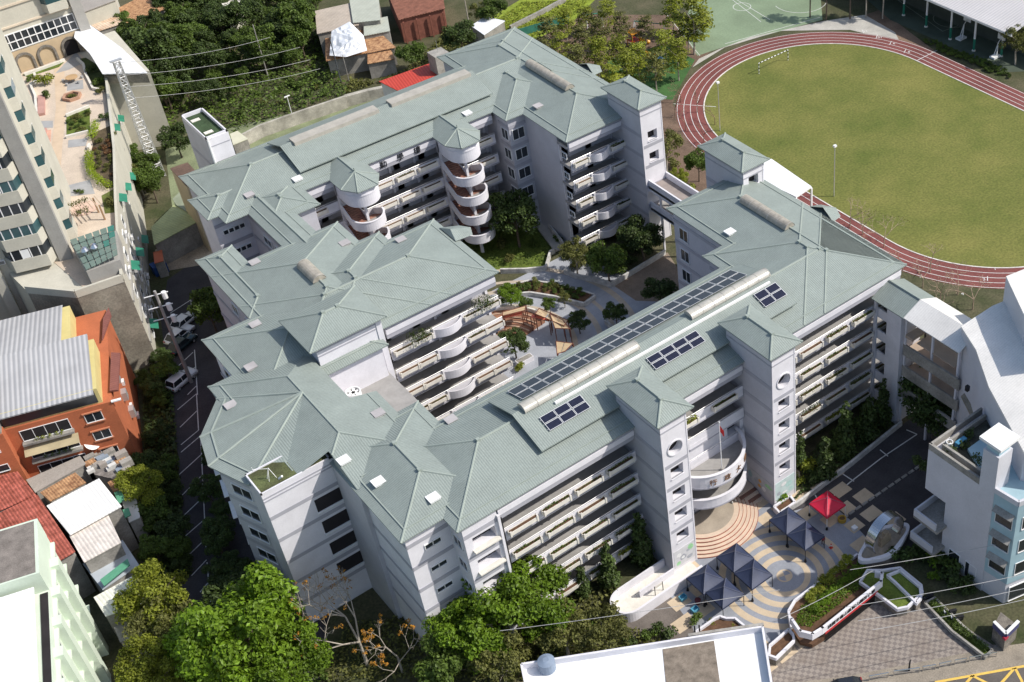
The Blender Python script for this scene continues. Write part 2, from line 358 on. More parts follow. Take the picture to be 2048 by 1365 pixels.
# stadium track
def stadium(r, n=40, yc0=106.5, yc1=141.8, xc=138.9):
    return [(xc+r*math.cos(math.pi*i/n), yc1+r*math.sin(math.pi*i/n)) for i in range(n+1)]+[(xc-r*math.cos(math.pi*i/n), yc0-r*math.sin(math.pi*i/n)) for i in range(n+1)]
sheet('running_track', stadium(26.7), .012, REDT, px=False)
sheet('grass_field', stadium(21.8), .018, GRASS, px=False)
trk = MB()
def loopband(mb, r, wd, z, h=.003):
    a, b = stadium(r-wd/2), stadium(r+wd/2); n = len(a)
    mb.add([(p[0], p[1], z) for p in a]+[(p[0], p[1], z) for p in b], [(i, n+i, n+(i+1)%n, (i+1)%n) for i in range(n)])
for r in (23.05, 24.2, 25.35, 26.5): loopband(trk, r, .10, .018)
trk.build('track_line', LINE, kind='structure')
k_ = MB(); a, b = stadium(21.75), stadium(21.95); n = len(a)
k_.add([(p[0],p[1],.012) for p in a]+[(p[0],p[1],.012) for p in b]+[(p[0],p[1],.09) for p in a]+[(p[0],p[1],.09) for p in b],
       [f for i in range(n) for j in ((i+1)%n,) for f in ((2*n+i,3*n+i,3*n+j,2*n+j), (n+i,n+j,3*n+j,3*n+i), (j,i,2*n+i,2*n+j))])
k_.build('track_kerb', M('kerb_white', (.62,.58,.55), .9, .25, 1), kind='structure')
mb = MB()
for a, b in (((1432,214),(1347,208)), ((1835,121),(1878,99)), ((1725,60),(1727,67)), ((1755,70),(1752,77)), ((1783,83),(1779,90)), ((1812,99),(1808,106)), ((1800,523),(1796,532)), ((1975,553),(1975,562))): pxline(mb, a, b, .12, .019)
mb.build('track_crossing_line', LINE, kind='structure')
def textmesh(name, body, size, mat, mw, parent=None, ext=.02, kind=None):
    c = bpy.data.curves.new(name, 'FONT'); c.body = body; c.size = size; c.align_x = 'CENTER'; c.align_y = 'CENTER'; c.extrude = ext
    o = bpy.data.objects.new('tmp', c); COL.objects.link(o); bpy.context.view_layer.update()
    me = bpy.data.meshes.new_from_object(o.evaluated_get(bpy.context.evaluated_depsgraph_get())); bpy.data.objects.remove(o)
    me.materials.clear(); me.materials.append(mat); me.name = name
    q = bpy.data.objects.new(name, me); COL.objects.link(q)
    if parent is not None:
        q.parent = parent; mw = Matrix.Translation(-ORG.get(parent.name, Vector((0,0,0)))) @ mw
    q.matrix_local = mw
    if kind: q['kind'] = kind
    return q
def lay(px, z, ang): return Matrix.Translation(at(*px, z)) @ Matrix.Rotation(ang, 4, 'Z')
for ch, p, a in (('2',(1803,528),-1.0), ('3',(1968,559),-.6), ('5',(1842,553),-1.0), ('4',(1925,588),-.8), ('1',(1990,538),-.6), ('10',(1760,75),2.4), ('9',(1788,87),2.4), ('8',(1818,104),2.4), ('11',(1731,63),2.6)):
    textmesh('lane_number', ch, .9, LINE, lay(p, .018, a), ext=.001, kind='structure')
# green court lines
mb = MB()
for a, b in (((1450,88),(1640,35)), ((1440,-20),(1540,40)), ((1465,0),(1522,44)), ((1330,25),(1400,112))): pxline(mb, a, b, .1, .011)
c = at(1484,14); mb.ring(c.x, c.y, 1.7, 1.8, .011, .014); c = at(1600,2); mb.ring(c.x, c.y, 5.2, 5.3, .011, .014, math.pi*.9, math.pi*1.75)
mb.build('court_line', LINE, kind='structure')
mb = MB()
for a, b in (((1795,0),(1885,63)), ((1885,63),(1950,40))): pxline(mb, a, b, .1, .015)
c = at(1905,38); mb.ring(c.x, c.y, 3.6, 3.7, .014, .017, 1.2, 4.4); mb.build('hall_court_line', M('faded_line', (.35,.36,.30), .8), kind='structure')
# parking markings (left lot) and drive markings
mb = MB()
for a, b in (((382,600),(384,640)), ((382,600),(340,627)), ((384,638),(345,663)), ((389,700),(395,790)), ((386,705),(356,733)), ((390,735),(360,760)), ((393,772),(375,790)), ((393,788),(397,860)), ((393,788),(355,820)), ((396,820),(360,855)), ((398,860),(362,890)), ((401,870),(412,1095)), ((401,872),(362,905)), ((402,910),(358,950)), ((405,950),(360,995)), ((406,995),(364,1035)), ((408,1040),(368,1075)), ((411,1078),(370,1118)), ((413,1120),(383,1152)), ((414,1125),(421,1212)), ((417,1165),(400,1185))): pxline(mb, a, b, .12, .011)
for a, b in (((1643,1012),(1700,965)), ((1700,965),(1762,917)), ((1762,917),(1834,869)), ((1813,860),(1834,869)), ((1760,900),(1776,913)), ((1685,948),(1708,963)), ((1630,990),(1643,1012))): pxline(mb, a, b, .14, .011)
mb.build('parking_marking', LINE, kind='structure')
# kerb stones between the drive and the dark yard
kerb = MB()
for i in range(14):
    a = at(1690+i*13.2, 1035-i*9.0); kerb.box(a.x-.42, a.x+.42, a.y-.17, a.y+.17, 0, .13)
kerb.build('drive_kerb', CONCD, kind='structure')
# plaza paving pieces
plaza = bpy.data.objects['plaza']
PC = at(1569, 1152)
def annulus(name, c, r0, r1, z, mat, parent, a0=0, a1=2*math.pi, n=56):
    mb = MB()
    for i in range(n):
        t0, t1 = a0+(a1-a0)*i/n, a0+(a1-a0)*(i+1)/n
        mb.add([(c.x+r0*math.cos(t0), c.y+r0*math.sin(t0), z), (c.x+r1*math.cos(t0), c.y+r1*math.sin(t0), z), (c.x+r1*math.cos(t1), c.y+r1*math.sin(t1), z), (c.x+r0*math.cos(t1), c.y+r0*math.sin(t1), z)], [(0,1,2,3)])
    return mb.build(name, mat, parent)
annulus('paving_disc', PC, .0, .9, .017, PBEIGE, plaza)
for a in (-.35, 1.22+1.57): annulus('paving_wedge', PC, .0, .72, .021, PGREY, plaza, a, a+1.5, 10)
for r0, r1 in ((2.25,2.95), (3.7,4.45), (5.15,5.95), (6.6,7.4)): annulus('paving_ring', PC, r0, r1, .017, PBEIGE, plaza)
sq = MB().box(-1.05, 1.05, -.85, .85, 0, .005).mesh('paving_square', PBEIGE)
for i in range(-6, 7):
    for j in range(-4, 6):
        x, y = PC.x+i*2.75+(1.3 if j % 2 else 0), PC.y+j*2.55
        if math.hypot(x-PC.x, y-PC.y) < 8.6 or x < 50 or x > 78 or y < 61.5 or y > 82: continue
        if x > 69.5 and y < 66.5: continue
        if x < 54 and y > 76.5 or math.hypot(x-60, y-84) < 7.6 and y > 76.5: continue
        put(sq, 'paving_square', plaza, (x, y, .014), sc=(R.uniform(.8, 1.2), 1, 1))
# court arcs
crt = bpy.data.objects['courtyard']; CC = at(1003, 705)
for r0, r1 in ((9.6,10.4), (13.2,14.0), (15.4,16.0), (18.4,19.3)): annulus('paving_band', CC, r0, r1, .009, M('court_beige', (.44,.375,.30), .9, .12, .8), crt, -.75, 1.75, 40)
# ================================================================== SCHOOL
SCH = thing('school_building', 'large school complex with grey green roofs, planter lined corridors and stair towers around a courtyard', 'school building')
ZF = [1.9+3.33*k for k in range(5)]; ZE = 20.0; SL = 0.28
RECTS = dict(
 front=(31.9,94.55,82.9,97.8), front_west=(27.2,38.7,85.4,102.0), east=(80.9,94.5,82.93,112.2), east_bump=(77.7,94.45,82.96,101.1),
 north=(80.8,95.1,134.4,169.0), north_up=(84.3,95.06,145.0,168.95), north_bump=(77.9,90.5,145.2,160.5), rear=(37.5,95.0,148.7,163.8),
 rear_west=(36.05,47.0,150.95,157.3), link=(40.6,45.3,128.0,153.0), link_bump=(41.5,48.6,144.2,152.0),
 centre=(31.35,57.7,115.5,130.85), centre_west=(31.32,48.3,115.55,138.9), centre_north=(35.3,51.15,115.6,133.2), centre_corner=(31.28,36.05,128.0,143.45),
 west_up=(25.5,41.0,112.5,128.0))
HIPS = []
def hip_dims(x0, x1, y0, y1):
    w, d = x1-x0, y1-y0
    if w >= d: return ((x0+d/2, (y0+y1)/2), (x1-d/2, (y0+y1)/2), d/2)
    return (((x0+x1)/2, y0+w/2), ((x0+x1)/2, y1-w/2), w/2)
def hip_roof(mb, caps, x0, x1, y0, y1, ze, sl, th=.14, gutter=1.05):
    p, q, h = hip_dims(x0, x1, y0, y1); zr = ze+h*sl
    vs = [(x0,y0,ze),(x1,y0,ze),(x1,y1,ze),(x0,y1,ze),(*p,zr),(*q,zr),(x0,y0,ze-th),(x1,y0,ze-th),(x1,y1,ze-th),(x0,y1,ze-th)]
    if x1-x0 >= y1-y0: fs = [(0,1,5,4),(1,2,5),(2,3,4,5),(3,0,4)]
    else: fs = [(0,1,4),(1,2,5,4),(2,3,5),(3,0,4,5)]
    mb.add(vs, fs+[(9,8,7,6),(0,6,7,1),(1,7,8,2),(2,8,9,3),(3,9,6,0)], 0)
    P, Q = Vector((*p, zr)), Vector((*q, zr)); c = [Vector(v) for v in vs[:4]]
    near = (P, Q, Q, P) if x1-x0 >= y1-y0 else (P, P, Q, Q)
    for a, b in zip(c, near): caps.tube(a+Vector((0,0,.0)), b+Vector((0,0,.0)), .115, n=6)
    caps.tube(P, Q, .14, n=6); caps.box(P.x-.2, P.x+.2, P.y-.2, P.y+.2, P.z-.1, P.z+.24); caps.box(Q.x-.2, Q.x+.2, Q.y-.2, Q.y+.2, Q.z-.1, Q.z+.24)
    if gutter:
        g = gutter; zg = ze+g*sl+.0
        pts = [Vector((x0+g,y0+g,zg)), Vector((x1-g,y0+g,zg)), Vector((x1-g,y1-g,zg)), Vector((x0+g,y1-g,zg))]
        for i in range(4): caps.bar(pts[i], pts[(i+1)%4], .13, .09)
    HIPS.append((x0, x1, y0, y1, ze, sl, h))
def roofz(x, y):
    z = 0
    for x0, x1, y0, y1, ze, sl, h in HIPS:
        if x0 <= x <= x1 and y0 <= y <= y1: z = max(z, ze+sl*min(x-x0, x1-x, y-y0, y1-y))
    return z
def on_roof(px, py):
    z = 26.0
    while z > 19.5:
        p = at(px, py, z)
        if roofz(p.x, p.y) >= z: return p
        z -= .02
    return at(px, py, 20.5)
INS = {'front':dict(s=3.4), 'east':dict(s=3.4), 'east_bump':dict(s=3.4), 'centre':dict(s=3.4), 'centre_west':dict(s=3.4), 'centre_north':dict(s=3.4),
       'rear':dict(s=3.4), 'north':dict(s=3.4)}
for i, (k, (x0, x1, y0, y1)) in enumerate(RECTS.items()):
    rb, cb = MB(), MB(); hip_roof(rb, cb, x0, x1, y0, y1, ZE+i*.007, SL)
    r_ = rb.build('roof', ROOF, SCH); cb.build('ridge_cap', ROOFCAP, r_)
    e = .6+.004*i; s = INS.get(k, {})
    MB().box(x0+e, x1-e, y0+s.get('s', e), y1-e, -.5, ZE-.14).build('wall', LAV if 'west' not in k or k in ('centre_west',) else WHITE, SCH)  # most walls carry the painted lavender shade, the lit west front stays white
# west end: eaves cut back for the flat block and the light well
zx = lambda x: ZE+.15+SL*(min(x-22.7, 36.1-x)); zy = lambda y: ZE+.15+SL*(y-94.5)
Pz = lambda x, y: (x, y, min(zx(x), zy(y), ZE+.15+SL*(119.7-y)))
mb = MB(); q = [(27.45,94.5),(36.1,94.5),(29.4,101.2),(27.45,99.25)]; mb.add([Pz(*p) for p in q], [(0,1,2,3)])
q = [(36.1,94.5),(36.1,106.4),(33.1,106.4),(33.1,116.7),(29.4,113),(29.4,101.2)]; mb.add([Pz(*p) for p in q], [tuple(range(6))])
q = [(27.45,99.25),(29.4,101.2),(29.4,113),(22.7,119.7),(22.7,100.0),(27.45,100.0)]; mb.add([Pz(*p) for p in q], [tuple(range(6))])
q = [(29.4,113),(33.1,116.7),(33.1,119.7),(22.7,119.7)]; mb.add([Pz(*p) for p in q], [tuple(range(4))])
for a, b in (((27.45,94.5),(36.1,94.5)), ((36.1,94.5),(36.1,106.4)), ((36.1,106.4),(33.1,106.4)), ((33.1,106.4),(33.1,114)), ((22.7,119.7),(22.7,100)), ((27.45,99.2),(27.45,94.5))):
    A, B = Pz(*a), Pz(*b); mb.add([A, B, (B[0],B[1],19.9), (A[0],A[1],19.9)], [(0,1,2,3)])
r_ = mb.build('roof', ROOF, SCH); cb = MB()
for a, b in (((36.1,94.5),(29.4,101.2)), ((29.4,101.2),(29.4,113)), ((29.4,113),(22.7,119.7)), ((27.45,99.25),(29.4,101.2))): cb.tube(Pz(*a), Pz(*b), .115)
for a, b in (((35.05,96),(35.05,106.3)), ((28.5,95.55),(35.0,95.55)), ((23.75,101),(23.75,118.6))): cb.bar(Pz(*a), Pz(*b), .13, .09)
cb.build('ridge_cap', ROOFCAP, r_); HIPS.append((22.7, 36.1, 94.5, 119.7, ZE+.15, SL, 6.7))
MB().box(28.05,35.45,95.15,106.2,-.5,19.95).box(23.35,33.0,100.65,118.95,-.5,19.9).build('wall', WHITE, SCH)
# half octagon west end
oc = [(22.75,119.65),(22.6,117.3),(18.8,112.8),(17.7,108.1),(19.6,102.7),(22.75,100.02)]; ap = (29.4,109.4,22.05)
mb = MB()
for a, b in zip(oc[:-1], oc[1:]): mb.add([(*a,ZE+.004),(*b,ZE+.004),ap], [(0,1,2)] if True else [])
mb.add([(*p, ZE-.13) for p in oc]+[(*p, ZE+.004) for p in oc], [(i, i+1, 7+i, 6+i) for i in range(5)]+[tuple(range(6))])
r_ = mb.build('roof', ROOF, SCH); cb = MB()
for p in oc[1:-1]: cb.tube((*p, ZE+.03), (ap[0],ap[1],ap[2]+.04), .13)
ci = [(p[0]+(ap[0]-p[0])*.11, p[1]+(ap[1]-p[1])*.11, ZE+.11*(ap[2]-ZE)+.02) for p in oc]
for a, b in zip(ci[:-1], ci[1:]): cb.bar(a, b, .17, .1)
cb.build('ridge_cap', ROOFCAP, r_)
oi = [(ap[0]+(p[0]-ap[0])*.93, ap[1]+(p[1]-ap[1])*.93) for p in oc]
ow = MB().prism(oi+[(26,101),(26,119)], -.5, ZE-.14).build('wall', LAV, SCH)
bands = MB(); wins = []
def band(mb, fr, u0, u1, zs, h=.5, d=.03):
    for z in zs: mb.fbox(fr, u0, u1, -.02, d, z-h, z)
for i in range(len(oi)-1):
    a, b = oi[i], oi[i+1]; fr = Fr(*b, a[0]-b[0], a[1]-b[1]); ln = math.hypot(a[0]-b[0], a[1]-b[1])
    fr = Fr(a[0], a[1], b[0]-a[0], b[1]-a[1])
    band(bands, fr, 0, ln, [z+.1 for z in ZF[1:]]+[18.6])
    if ln > 4: wins += [(fr, ln*.25, ln*.75, z+1.0, z+2.3) for z in ZF[1:]]
# ---- plain wall bands and small windows: frames facing west / south
FX = lambda x, y: Fr(x, y, 0, -1)      # faces -X, u runs to -Y
FY = lambda y: Fr(0, y, 1, 0)          # faces -Y, u = x
BZ = [z+.1 for z in ZF[1:]]+[18.55]
band(bands, FX(27.79, 94.0), 0, 8.0, BZ)                 # west side of the front wing
band(bands, FY(85.98), 27.85, 32.4, BZ)
band(bands, FX(81.49, 145.0), 0, 9.5, BZ); band(bands, FX(78.48, 148.5), 0, 2.7, BZ); band(bands, FY(145.78), 78.5, 81.5, BZ)
band(bands, FX(81.48, 111.6), 0, 9.6, BZ); band(bands, FX(78.29, 100.5), 0, 5, BZ)
band(bands, FX(31.88, 142.8), 0, 14.5, BZ); band(bands, FX(26.07, 127.4), 0, 8, BZ)
band(bands, FY(151.5), 36.7, 41.1, BZ); band(bands, FX(41.16, 151), 0, 12, BZ)
bands.build('band', BAND, SCH)
for z in ZF[1:]:
    wins += [(FY(85.98), 29.6, 30.4, z+1.55, z+2.1), (FY(85.98), 30.5, 31.3, z+1.55, z+2.1)]
    wins += [(FX(32.48,85.9), .6, 2.0, z+1.0, z+2.2)]
    wins += [(FX(81.49,145), 8.0, 8.5, z+1.1, z+1.9), (FX(81.49,145), 8.6, 9.1, z+1.1, z+1.9)]
    wins += [(FY(151.5), 37.6+i*.75, 38.2+i*.75, z+1.5, z+2.1) for i in range(4)]
    wins += [(FX(41.16,149), 2+i*3.4, 4.2+i*3.4, z+1.0, z+2.1) for i in range(3)]
    wins += [(FX(31.88,141), 5+i*4.0, 6.6+i*4.0, z+1.0, z+2.3) for i in range(3)]
    wins += [(FX(26.07,127), 2.0, 4.4, z+1.0, z+2.3)]
    wins += [(FY(145.78), 79.0, 80.9, z+.9, z+2.5), (FX(78.48,148.3), .5, 2.1, z+.9, z+2.5)]
    wins += [(FX(81.48,111.4), 1.0, 2.6, z+.8, z+2.5), (FX(78.29,100.4), .6, 1.8, z+.9, z+2.4)]
for fr, a, b, c, d in wins:
    m1 = MB().fbox(fr, a, b, -.2, .035, c, d).build('window', GLASS, SCH)
    f = MB(); t = .07
    f.fbox(fr, a-t, a, -.1, .09, c-t, d+t); f.fbox(fr, b, b+t, -.1, .09, c-t, d+t); f.fbox(fr, a, b, -.1, .09, d, d+t); f.fbox(fr, a-t, b+t, -.1, .16, c-t, c)
    if b-a > 1.2: f.fbox(fr, (a+b)/2-.03, (a+b)/2+.03, -.1, .07, c, d)
    f.build('frame', FRAME, m1)
# awnings on the round west end
for z in ZF[2:]:
    p, q = oi[2], oi[3]; fr = Fr(*p, q[0]-p[0], q[1]-p[1]); MB().fbox(fr, 1.0, 3.8, 0, .55, z+2.35, z+2.45).build('awning', FRAME, SCH)
# ---- planters
def planter_mesh(L):
    mb = MB(); t = .07; h = .62
    for x0, x1, y0, y1 in ((0, L, -.56, -.56+t), (0, L, -t, 0), (0, t, -.56, 0), (L-t, L, -.56, 0)): mb.box(x0, x1, y0, y1, .12, h)
    mb.box(.04, L-.04, -.5, -.04, 0.02, .13); mb.box(t, L-t, -.56+t, -t, .13, h-.09, 1)
    mb.box(.02, .22, -.62, -.5, .04, h+.16); mb.box(L-.22, L-.02, -.62, -.5, .04, h+.16)
    return mb.mesh('planter', [CREAM, SOIL])
PL = {k: planter_mesh(k) for k in (3.45, 2.6, 3.0)}
PLEAF = []
for k in range(6):
    rnd = random.Random(50+k); hh = (.10, .13, .2, .28, .4, .6)[k]
    PLEAF.append(leafcards([(x*.3+.25, rnd.uniform(-.35,-.2), .55+hh*.5, hh*rnd.uniform(.6,1.2)) for x in range(10)], (110,130,150,180,220,260)[k], .17, rnd).mesh('plants', LEAF_P))
PL_Y = leafcards([(x*.3+.25, -.3, .75, .38) for x in range(10)], 240, .22, random.Random(9)).mesh('plants', L_YEL)
def planter_row(fr, u0, u1, z, step=4.0, L=3.45, lush=(0,1,2), prob=.95, skip=()):
    n = max(1, int((u1-u0+.4)/step)); st = (u1-u0)/n
    for i in range(n):
        if i in skip: continue
        u = u0+i*st+(st-L)/2
        p = put(PL[L], 'planter', SCH, fr.P(u, .06, z+.22), fr.rz())
        if R.random() < prob:
            me = PL_Y if R.random() < .03 else PLEAF[R.choice(lush)]
            c = put(me, 'plants', p, (0, 0, 0), sc=(L/3.3, 1, R.uniform(.7, 1.2)), world=False)
def corridor(fr, u0, u1, core, floors=ZF, step=4.0, gaps=(), top=True, doors=True):
    """open corridor: floor slabs, white edge beams, parapet, rail, fascia, doors and windows behind"""
    mb, rl, ds = MB(), MB(), MB()
    for z in floors:
        mb.fbox(fr, u0, u1, -core, -.16, z-.3, z, 1); mb.fbox(fr, u0, u1, -.16, .0, z-.66, z+.12)
        mb.fbox(fr, u0, u1, -.14, -.02, z+.12, z+.95)
        mb.fbox(fr, u0, u1, -.10, .02, z-.62, z-.44, 2)
        rl.tube(fr.P(u0, -.07, z+1.16), fr.P(u1, -.07, z+1.16), .035, n=4)
        n = int((u1-u0)/2.0)
        for i in range(n+1): q = u0+(u1-u0)*i/n; rl.tube(fr.P(q,-.07,z+.9), fr.P(q,-.07,z+1.16), .025, n=4)
    n = max(1, round((u1-u0)/step))
    for i in range(n+1):
        q = u0+.18+(u1-u0-.36)*i/n; mb.fbox(fr, q-.17, q+.17, -core, -core+.3, 0, 18.5)
    if top:
        mb.fbox(fr, u0, u1, -.35, .02, 18.0, 18.62, 2); mb.fbox(fr, u0, u1, -.33, .10, 18.62, 19.3); mb.fbox(fr, u0, u1, -.33, .0, 19.3, 19.84, 2)
        mb.fbox(fr, u0, u1, -core, -.35, 18.3, 18.6, 1)
    mb.build('corridor', [WHITE, CONC, BAND], SCH)
    rl.build('railing', RAIL, SCH)
    if doors:
        for z in floors:
            for i in range(int((u1-u0)/4.0)):
                a = u0+i*4.0+.5
                ds.fbox(fr, a, a+1.0, -core, -core+.05, z, z+2.1, 0); ds.fbox(fr, a+1.3, a+3.3, -core, -core+.05, z+.9, z+2.2, 1)
        if ds.v: ds.build('classroom_door_and_window', [FRAME, GLASS], SCH)
FS = FY(83.25)
corridor(FS, 36.6, 53.45, 3.1); corridor(FS, 57.0, 68.6, 3.1, floors=ZF[2:], doors=True); corridor(FS, 72.25, 93.9, 3.1)
for z in ZF:
    lush = (1,1,2) if z > 8 else (1,2,3)
    planter_row(FS, 36.8, 53.2, z, lush=lush)
    planter_row(FS, 72.5, 93.6, z, lush=(1,2,2,3) if z > 10 else (3,4,4,2))
planter_row(FS, 57.2, 68.4, ZF[4], L=3.45, lush=(1,2))
# solid bay at the west end of the front with big windows, pipe and pier
b0 = MB(); holes = [(33.4, 36.0, z+.85, z+2.45) for z in ZF]
holed(b0, FS, 32.5, 36.45, -.4, 19.84, holes, t=1.2); b0.fbox(FS, 32.5, 32.52, -3.1, 0, -.4, 19.84)
b0.build('wall', [WHITE, DARK], SCH)
bb = MB(); band(bb, FS, 32.5, 36.4, BZ, .55); bb.build('band', BAND, SCH)
for z in ZF: MB().fbox(FS, 33.2, 36.2, -.05, .55, z+.7, z+.86).build('window_ledge', CREAM, SCH)
MB().fbox(FS, 36.35, 36.62, -.4, .3, -.3, 18.9).build('pier', WHITE, SCH)
pp = MB(); pp.tube(FS.P(36.75,.2,0), FS.P(36.75,.2,18.4), .07); pp.build('drain_pipe', BLACK, SCH)
# wall behind the curved balconies
b0 = MB(); holes = [(66.3, 68.2, z+.8, z+2.3) for z in (1.9, ZF[1], ZF[2])]
holed(b0, FY(83.6), 57.0, 68.7, -.3, 8.2, holes+[(58.5, 65.2, 1.0, 4.2), (58.2, 65.8, 5.3, 7.7)], t=1.0); b0.build('wall', [WHITE, DARK], SCH)
# centre block, south side: planters either side of bowed balcony fronts
CSF = FY(115.95); corridor(CSF, 42.3, 57.2, 3.0, step=7.4)
NSF = FY(134.85); corridor(NSF, 81.45, 90.75, 3.0, step=9)
RSF = FY(149.15); corridor(RSF, 46.3, 77.9, 3.0)
def bowed(fr, uc, w, z, bulge=.85):
    mb = MB(); n = 12; pts = []
    for i in range(n+1):
        t = -1+2*i/n; pts.append((uc+w/2*t, bulge*(1-t*t)+.05))
    for i in range(n):
        (a, d0), (b, d1) = pts[i], pts[i+1]; vs = []
        for (u, d) in ((a,d0),(b,d1)):
            for dd, zz in ((0,-.15),(.12,-.15),(.12,1.05),(0,1.05)): vs.append(fr.P(u, d+dd, z+zz))
        mb.add(vs, [(0,1,5,4),(1,2,6,5),(2,3,7,6),(3,0,4,7)])
    for u in (uc-w/2-.1, uc+w/2-.1): mb.fbox(fr, u, u+.2, 0, .25, z-.15, z+1.2)
    mb.add([fr.P(u,d,z-.14) for u,d in pts], [tuple(range(n+1))])
    return mb.build('bowed_balcony', WHITE, SCH)
for z in ZF:
    bowed(CSF, 49.9, 3.9, z); bowed(NSF, 86.2, 3.3, z)
    planter_row(CSF, 42.5, 47.7, z, L=2.6, step=2.7, lush=(0,0,1), prob=.5); planter_row(CSF, 52.0, 57.1, z, L=2.6, step=2.7, lush=(0,0,1), prob=.5)
    planter_row(NSF, 81.6, 84.3, z, L=2.6, lush=(1,2)); planter_row(NSF, 88.0, 90.7, z, L=2.6, lush=(1,2))
    for a, b in ((46.5,52.3), (57.7,68.2), (73.5,77.8)): planter_row(RSF, a, b, z, L=3.0, step=3.5, lush=(0,0,1,2), prob=.35)
pb = PLEAF[5]
for u, z, s in ((44.6, ZF[4], 1.6), (46.0, ZF[4], 1.3), (53.6, ZF[4], 1.7), (55.0, ZF[4], 1.2)):
    o = put(pb, 'plants', SCH, CSF.P(u, .1, z+.1), 0, sc=(.42*s, s*1.2, s*1.15)); 
# ---- stair towers
def tower(x0, x1, y0, y1, label, zt=23.4, circ=True, oh=(.45,.85,.35,.9), wz=(15.57,12.2,8.9,5.5), murals=True, zbase=-.3):
    t = MB(); fr = FY(y0); xc = (x0+x1)/2; ww = .82
    holes = [(xc-ww, xc+ww, z-.72, z+.78) for z in wz]
    ch = (xc, 19.06, .92) if circ else None
    if ch:
        zl = 18.0-.0
        holed(t, fr, x0, x1, zbase, zl, holes, t=.8)
        za, zb = zl, 20.15; n = 32; ring = []; out = []
        hw = (x1-x0)/2
        for i in range(n):
            a = 2*math.pi*i/n; c, s = math.cos(a), math.sin(a); ring.append((xc+ch[2]*c, ch[1]+ch[2]*s))
            k = min(hw/abs(c) if abs(c) > 1e-6 else 1e9, ((zb-ch[1])/s if s > 1e-6 else ((za-ch[1])/s if s < -1e-6 else 1e9)))
            out.append((xc+k*c, ch[1]+k*s))
        vs = [fr.P(u,0,z) for u,z in ring]+[fr.P(u,0,z) for u,z in out]+[fr.P(u,-.8,z) for u,z in ring]
        fs = [(i,n+i,n+(i+1)%n,(i+1)%n) for i in range(n)]; t.add(vs, fs, 0)
        t.add(vs, [(i,(i+1)%n,2*n+(i+1)%n,2*n+i) for i in range(n)], 0); t.add(vs[2*n:], [tuple(range(n))], 1)
        # fill the corners that the radial cut leaves
        for sx in (-1,1):
            for zz in (za,zb):
                k = [q for q in out if (q[0]-xc)*sx > 0 and (q[1]-ch[1])*(zz-ch[1]) > 0]
                side = max((q for q in k if abs(abs(q[0]-xc)-hw) < 1e-4), key=lambda q: abs(q[1]-ch[1])); topq = max((q for q in k if abs(q[1]-zz) < 1e-4), key=lambda q: abs(q[0]-xc))
                t.add([fr.P(*(side[0],0,side[1])), fr.P(xc+hw*sx,0,zz), fr.P(topq[0],0,topq[1])], [(0,1,2)])
        holed(t, fr, x0, x1, zb, zt-.1, [], t=.8)
    else: holed(t, fr, x0, x1, zbase, zt-.1, holes, t=.8)
    t.add([(x0,y0,zbase),(x0,y1,zbase),(x0,y1,zt-.1),(x0,y0,zt-.1)], [(1,0,3,2)], 2); t.add([(x1,y0,zbase),(x1,y1,zbase),(x1,y1,zt-.1),(x1,y0,zt-.1)], [(0,1,2,3)], 2)  # tower sides take the painted shade colour, the front keeps white
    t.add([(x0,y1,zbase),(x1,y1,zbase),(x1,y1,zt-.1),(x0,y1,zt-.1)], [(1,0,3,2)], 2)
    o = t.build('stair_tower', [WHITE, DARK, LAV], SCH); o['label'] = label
    bd = MB()
    for z in (16.85, 13.5, 10.2, 6.9): bd.fbox(fr, x0, x1, -.02, .03, z-.24, z+.26)
    for z in (22.0, 22.75): bd.fbox(fr, x0, x1, -.02, .05, z-.09, z+.09)
    lf = Fr(x0, y1, 0, -1)
    for z in (18.75, 15.4, 12.1, 8.75, 5.4): bd.fbox(lf, 0, y1-y0, -.02, .03, z-.27, z+.27)
    for z in (22.0, 22.75): bd.fbox(lf, 0, y1-y0, -.02, .05, z-.09, z+.09)
    bd.build('band', BAND, o)
    fm = MB()
    for a, b, c, d in holes:
        fm.fbox(fr, a-.05, b+.05, -.1, .14, c-.09, c)
    if ch: fm2 = MB(); 
    fm.fbox(fr, x0, x0+.16, -.02, .045, 0, zt-.3); fm.fbox(fr, x1-.16, x1, -.02, .045, 0, zt-.3)
    fm.build('trim', WHITE, o)
    if ch:
        rr = MB(); n = 32; vs = []
        for i in range(n):
            a = 2*math.pi*i/n
            for r, d in ((.92,-.02),(1.05,-.02),(1.05,.1),(.92,.1)): vs.append(fr.P(xc+r*math.cos(a), d, ch[1]+r*math.sin(a)))
        rr.add(vs, [(4*i+j, 4*((i+1)%n)+j, 4*((i+1)%n)+(j+1)%4, 4*i+(j+1)%4) for i in range(n) for j in range(4)]); rr.build('round_window_frame', WHITE, o)
    rb, cb = MB(), MB(); hip_roof(rb, cb, x0-oh[0], x1+oh[1], y0-oh[2], y1+oh[3], zt, .40, gutter=0)
    rr = rb.build('roof', ROOF, o); cb.build('ridge_cap', ROOFCAP, o)
    return o
T1 = tower(53.5, 56.92, 78.45, 85.9, 'west entrance stair tower with a round window and a painted wall map at its foot')
T2 = tower(68.7, 72.12, 78.42, 85.9, 'east entrance stair tower with a round window and painted murals at its foot')
T4 = tower(90.5, 94.3, 130.0, 137.5, 'north stair tower joined to the footbridge', circ=False, wz=(18.3,14.8))
T3 = tower(90.5, 94.0, 108.1, 115.8, 'stair tower beside the running track', circ=False, wz=(21.2,), zt=23.4)
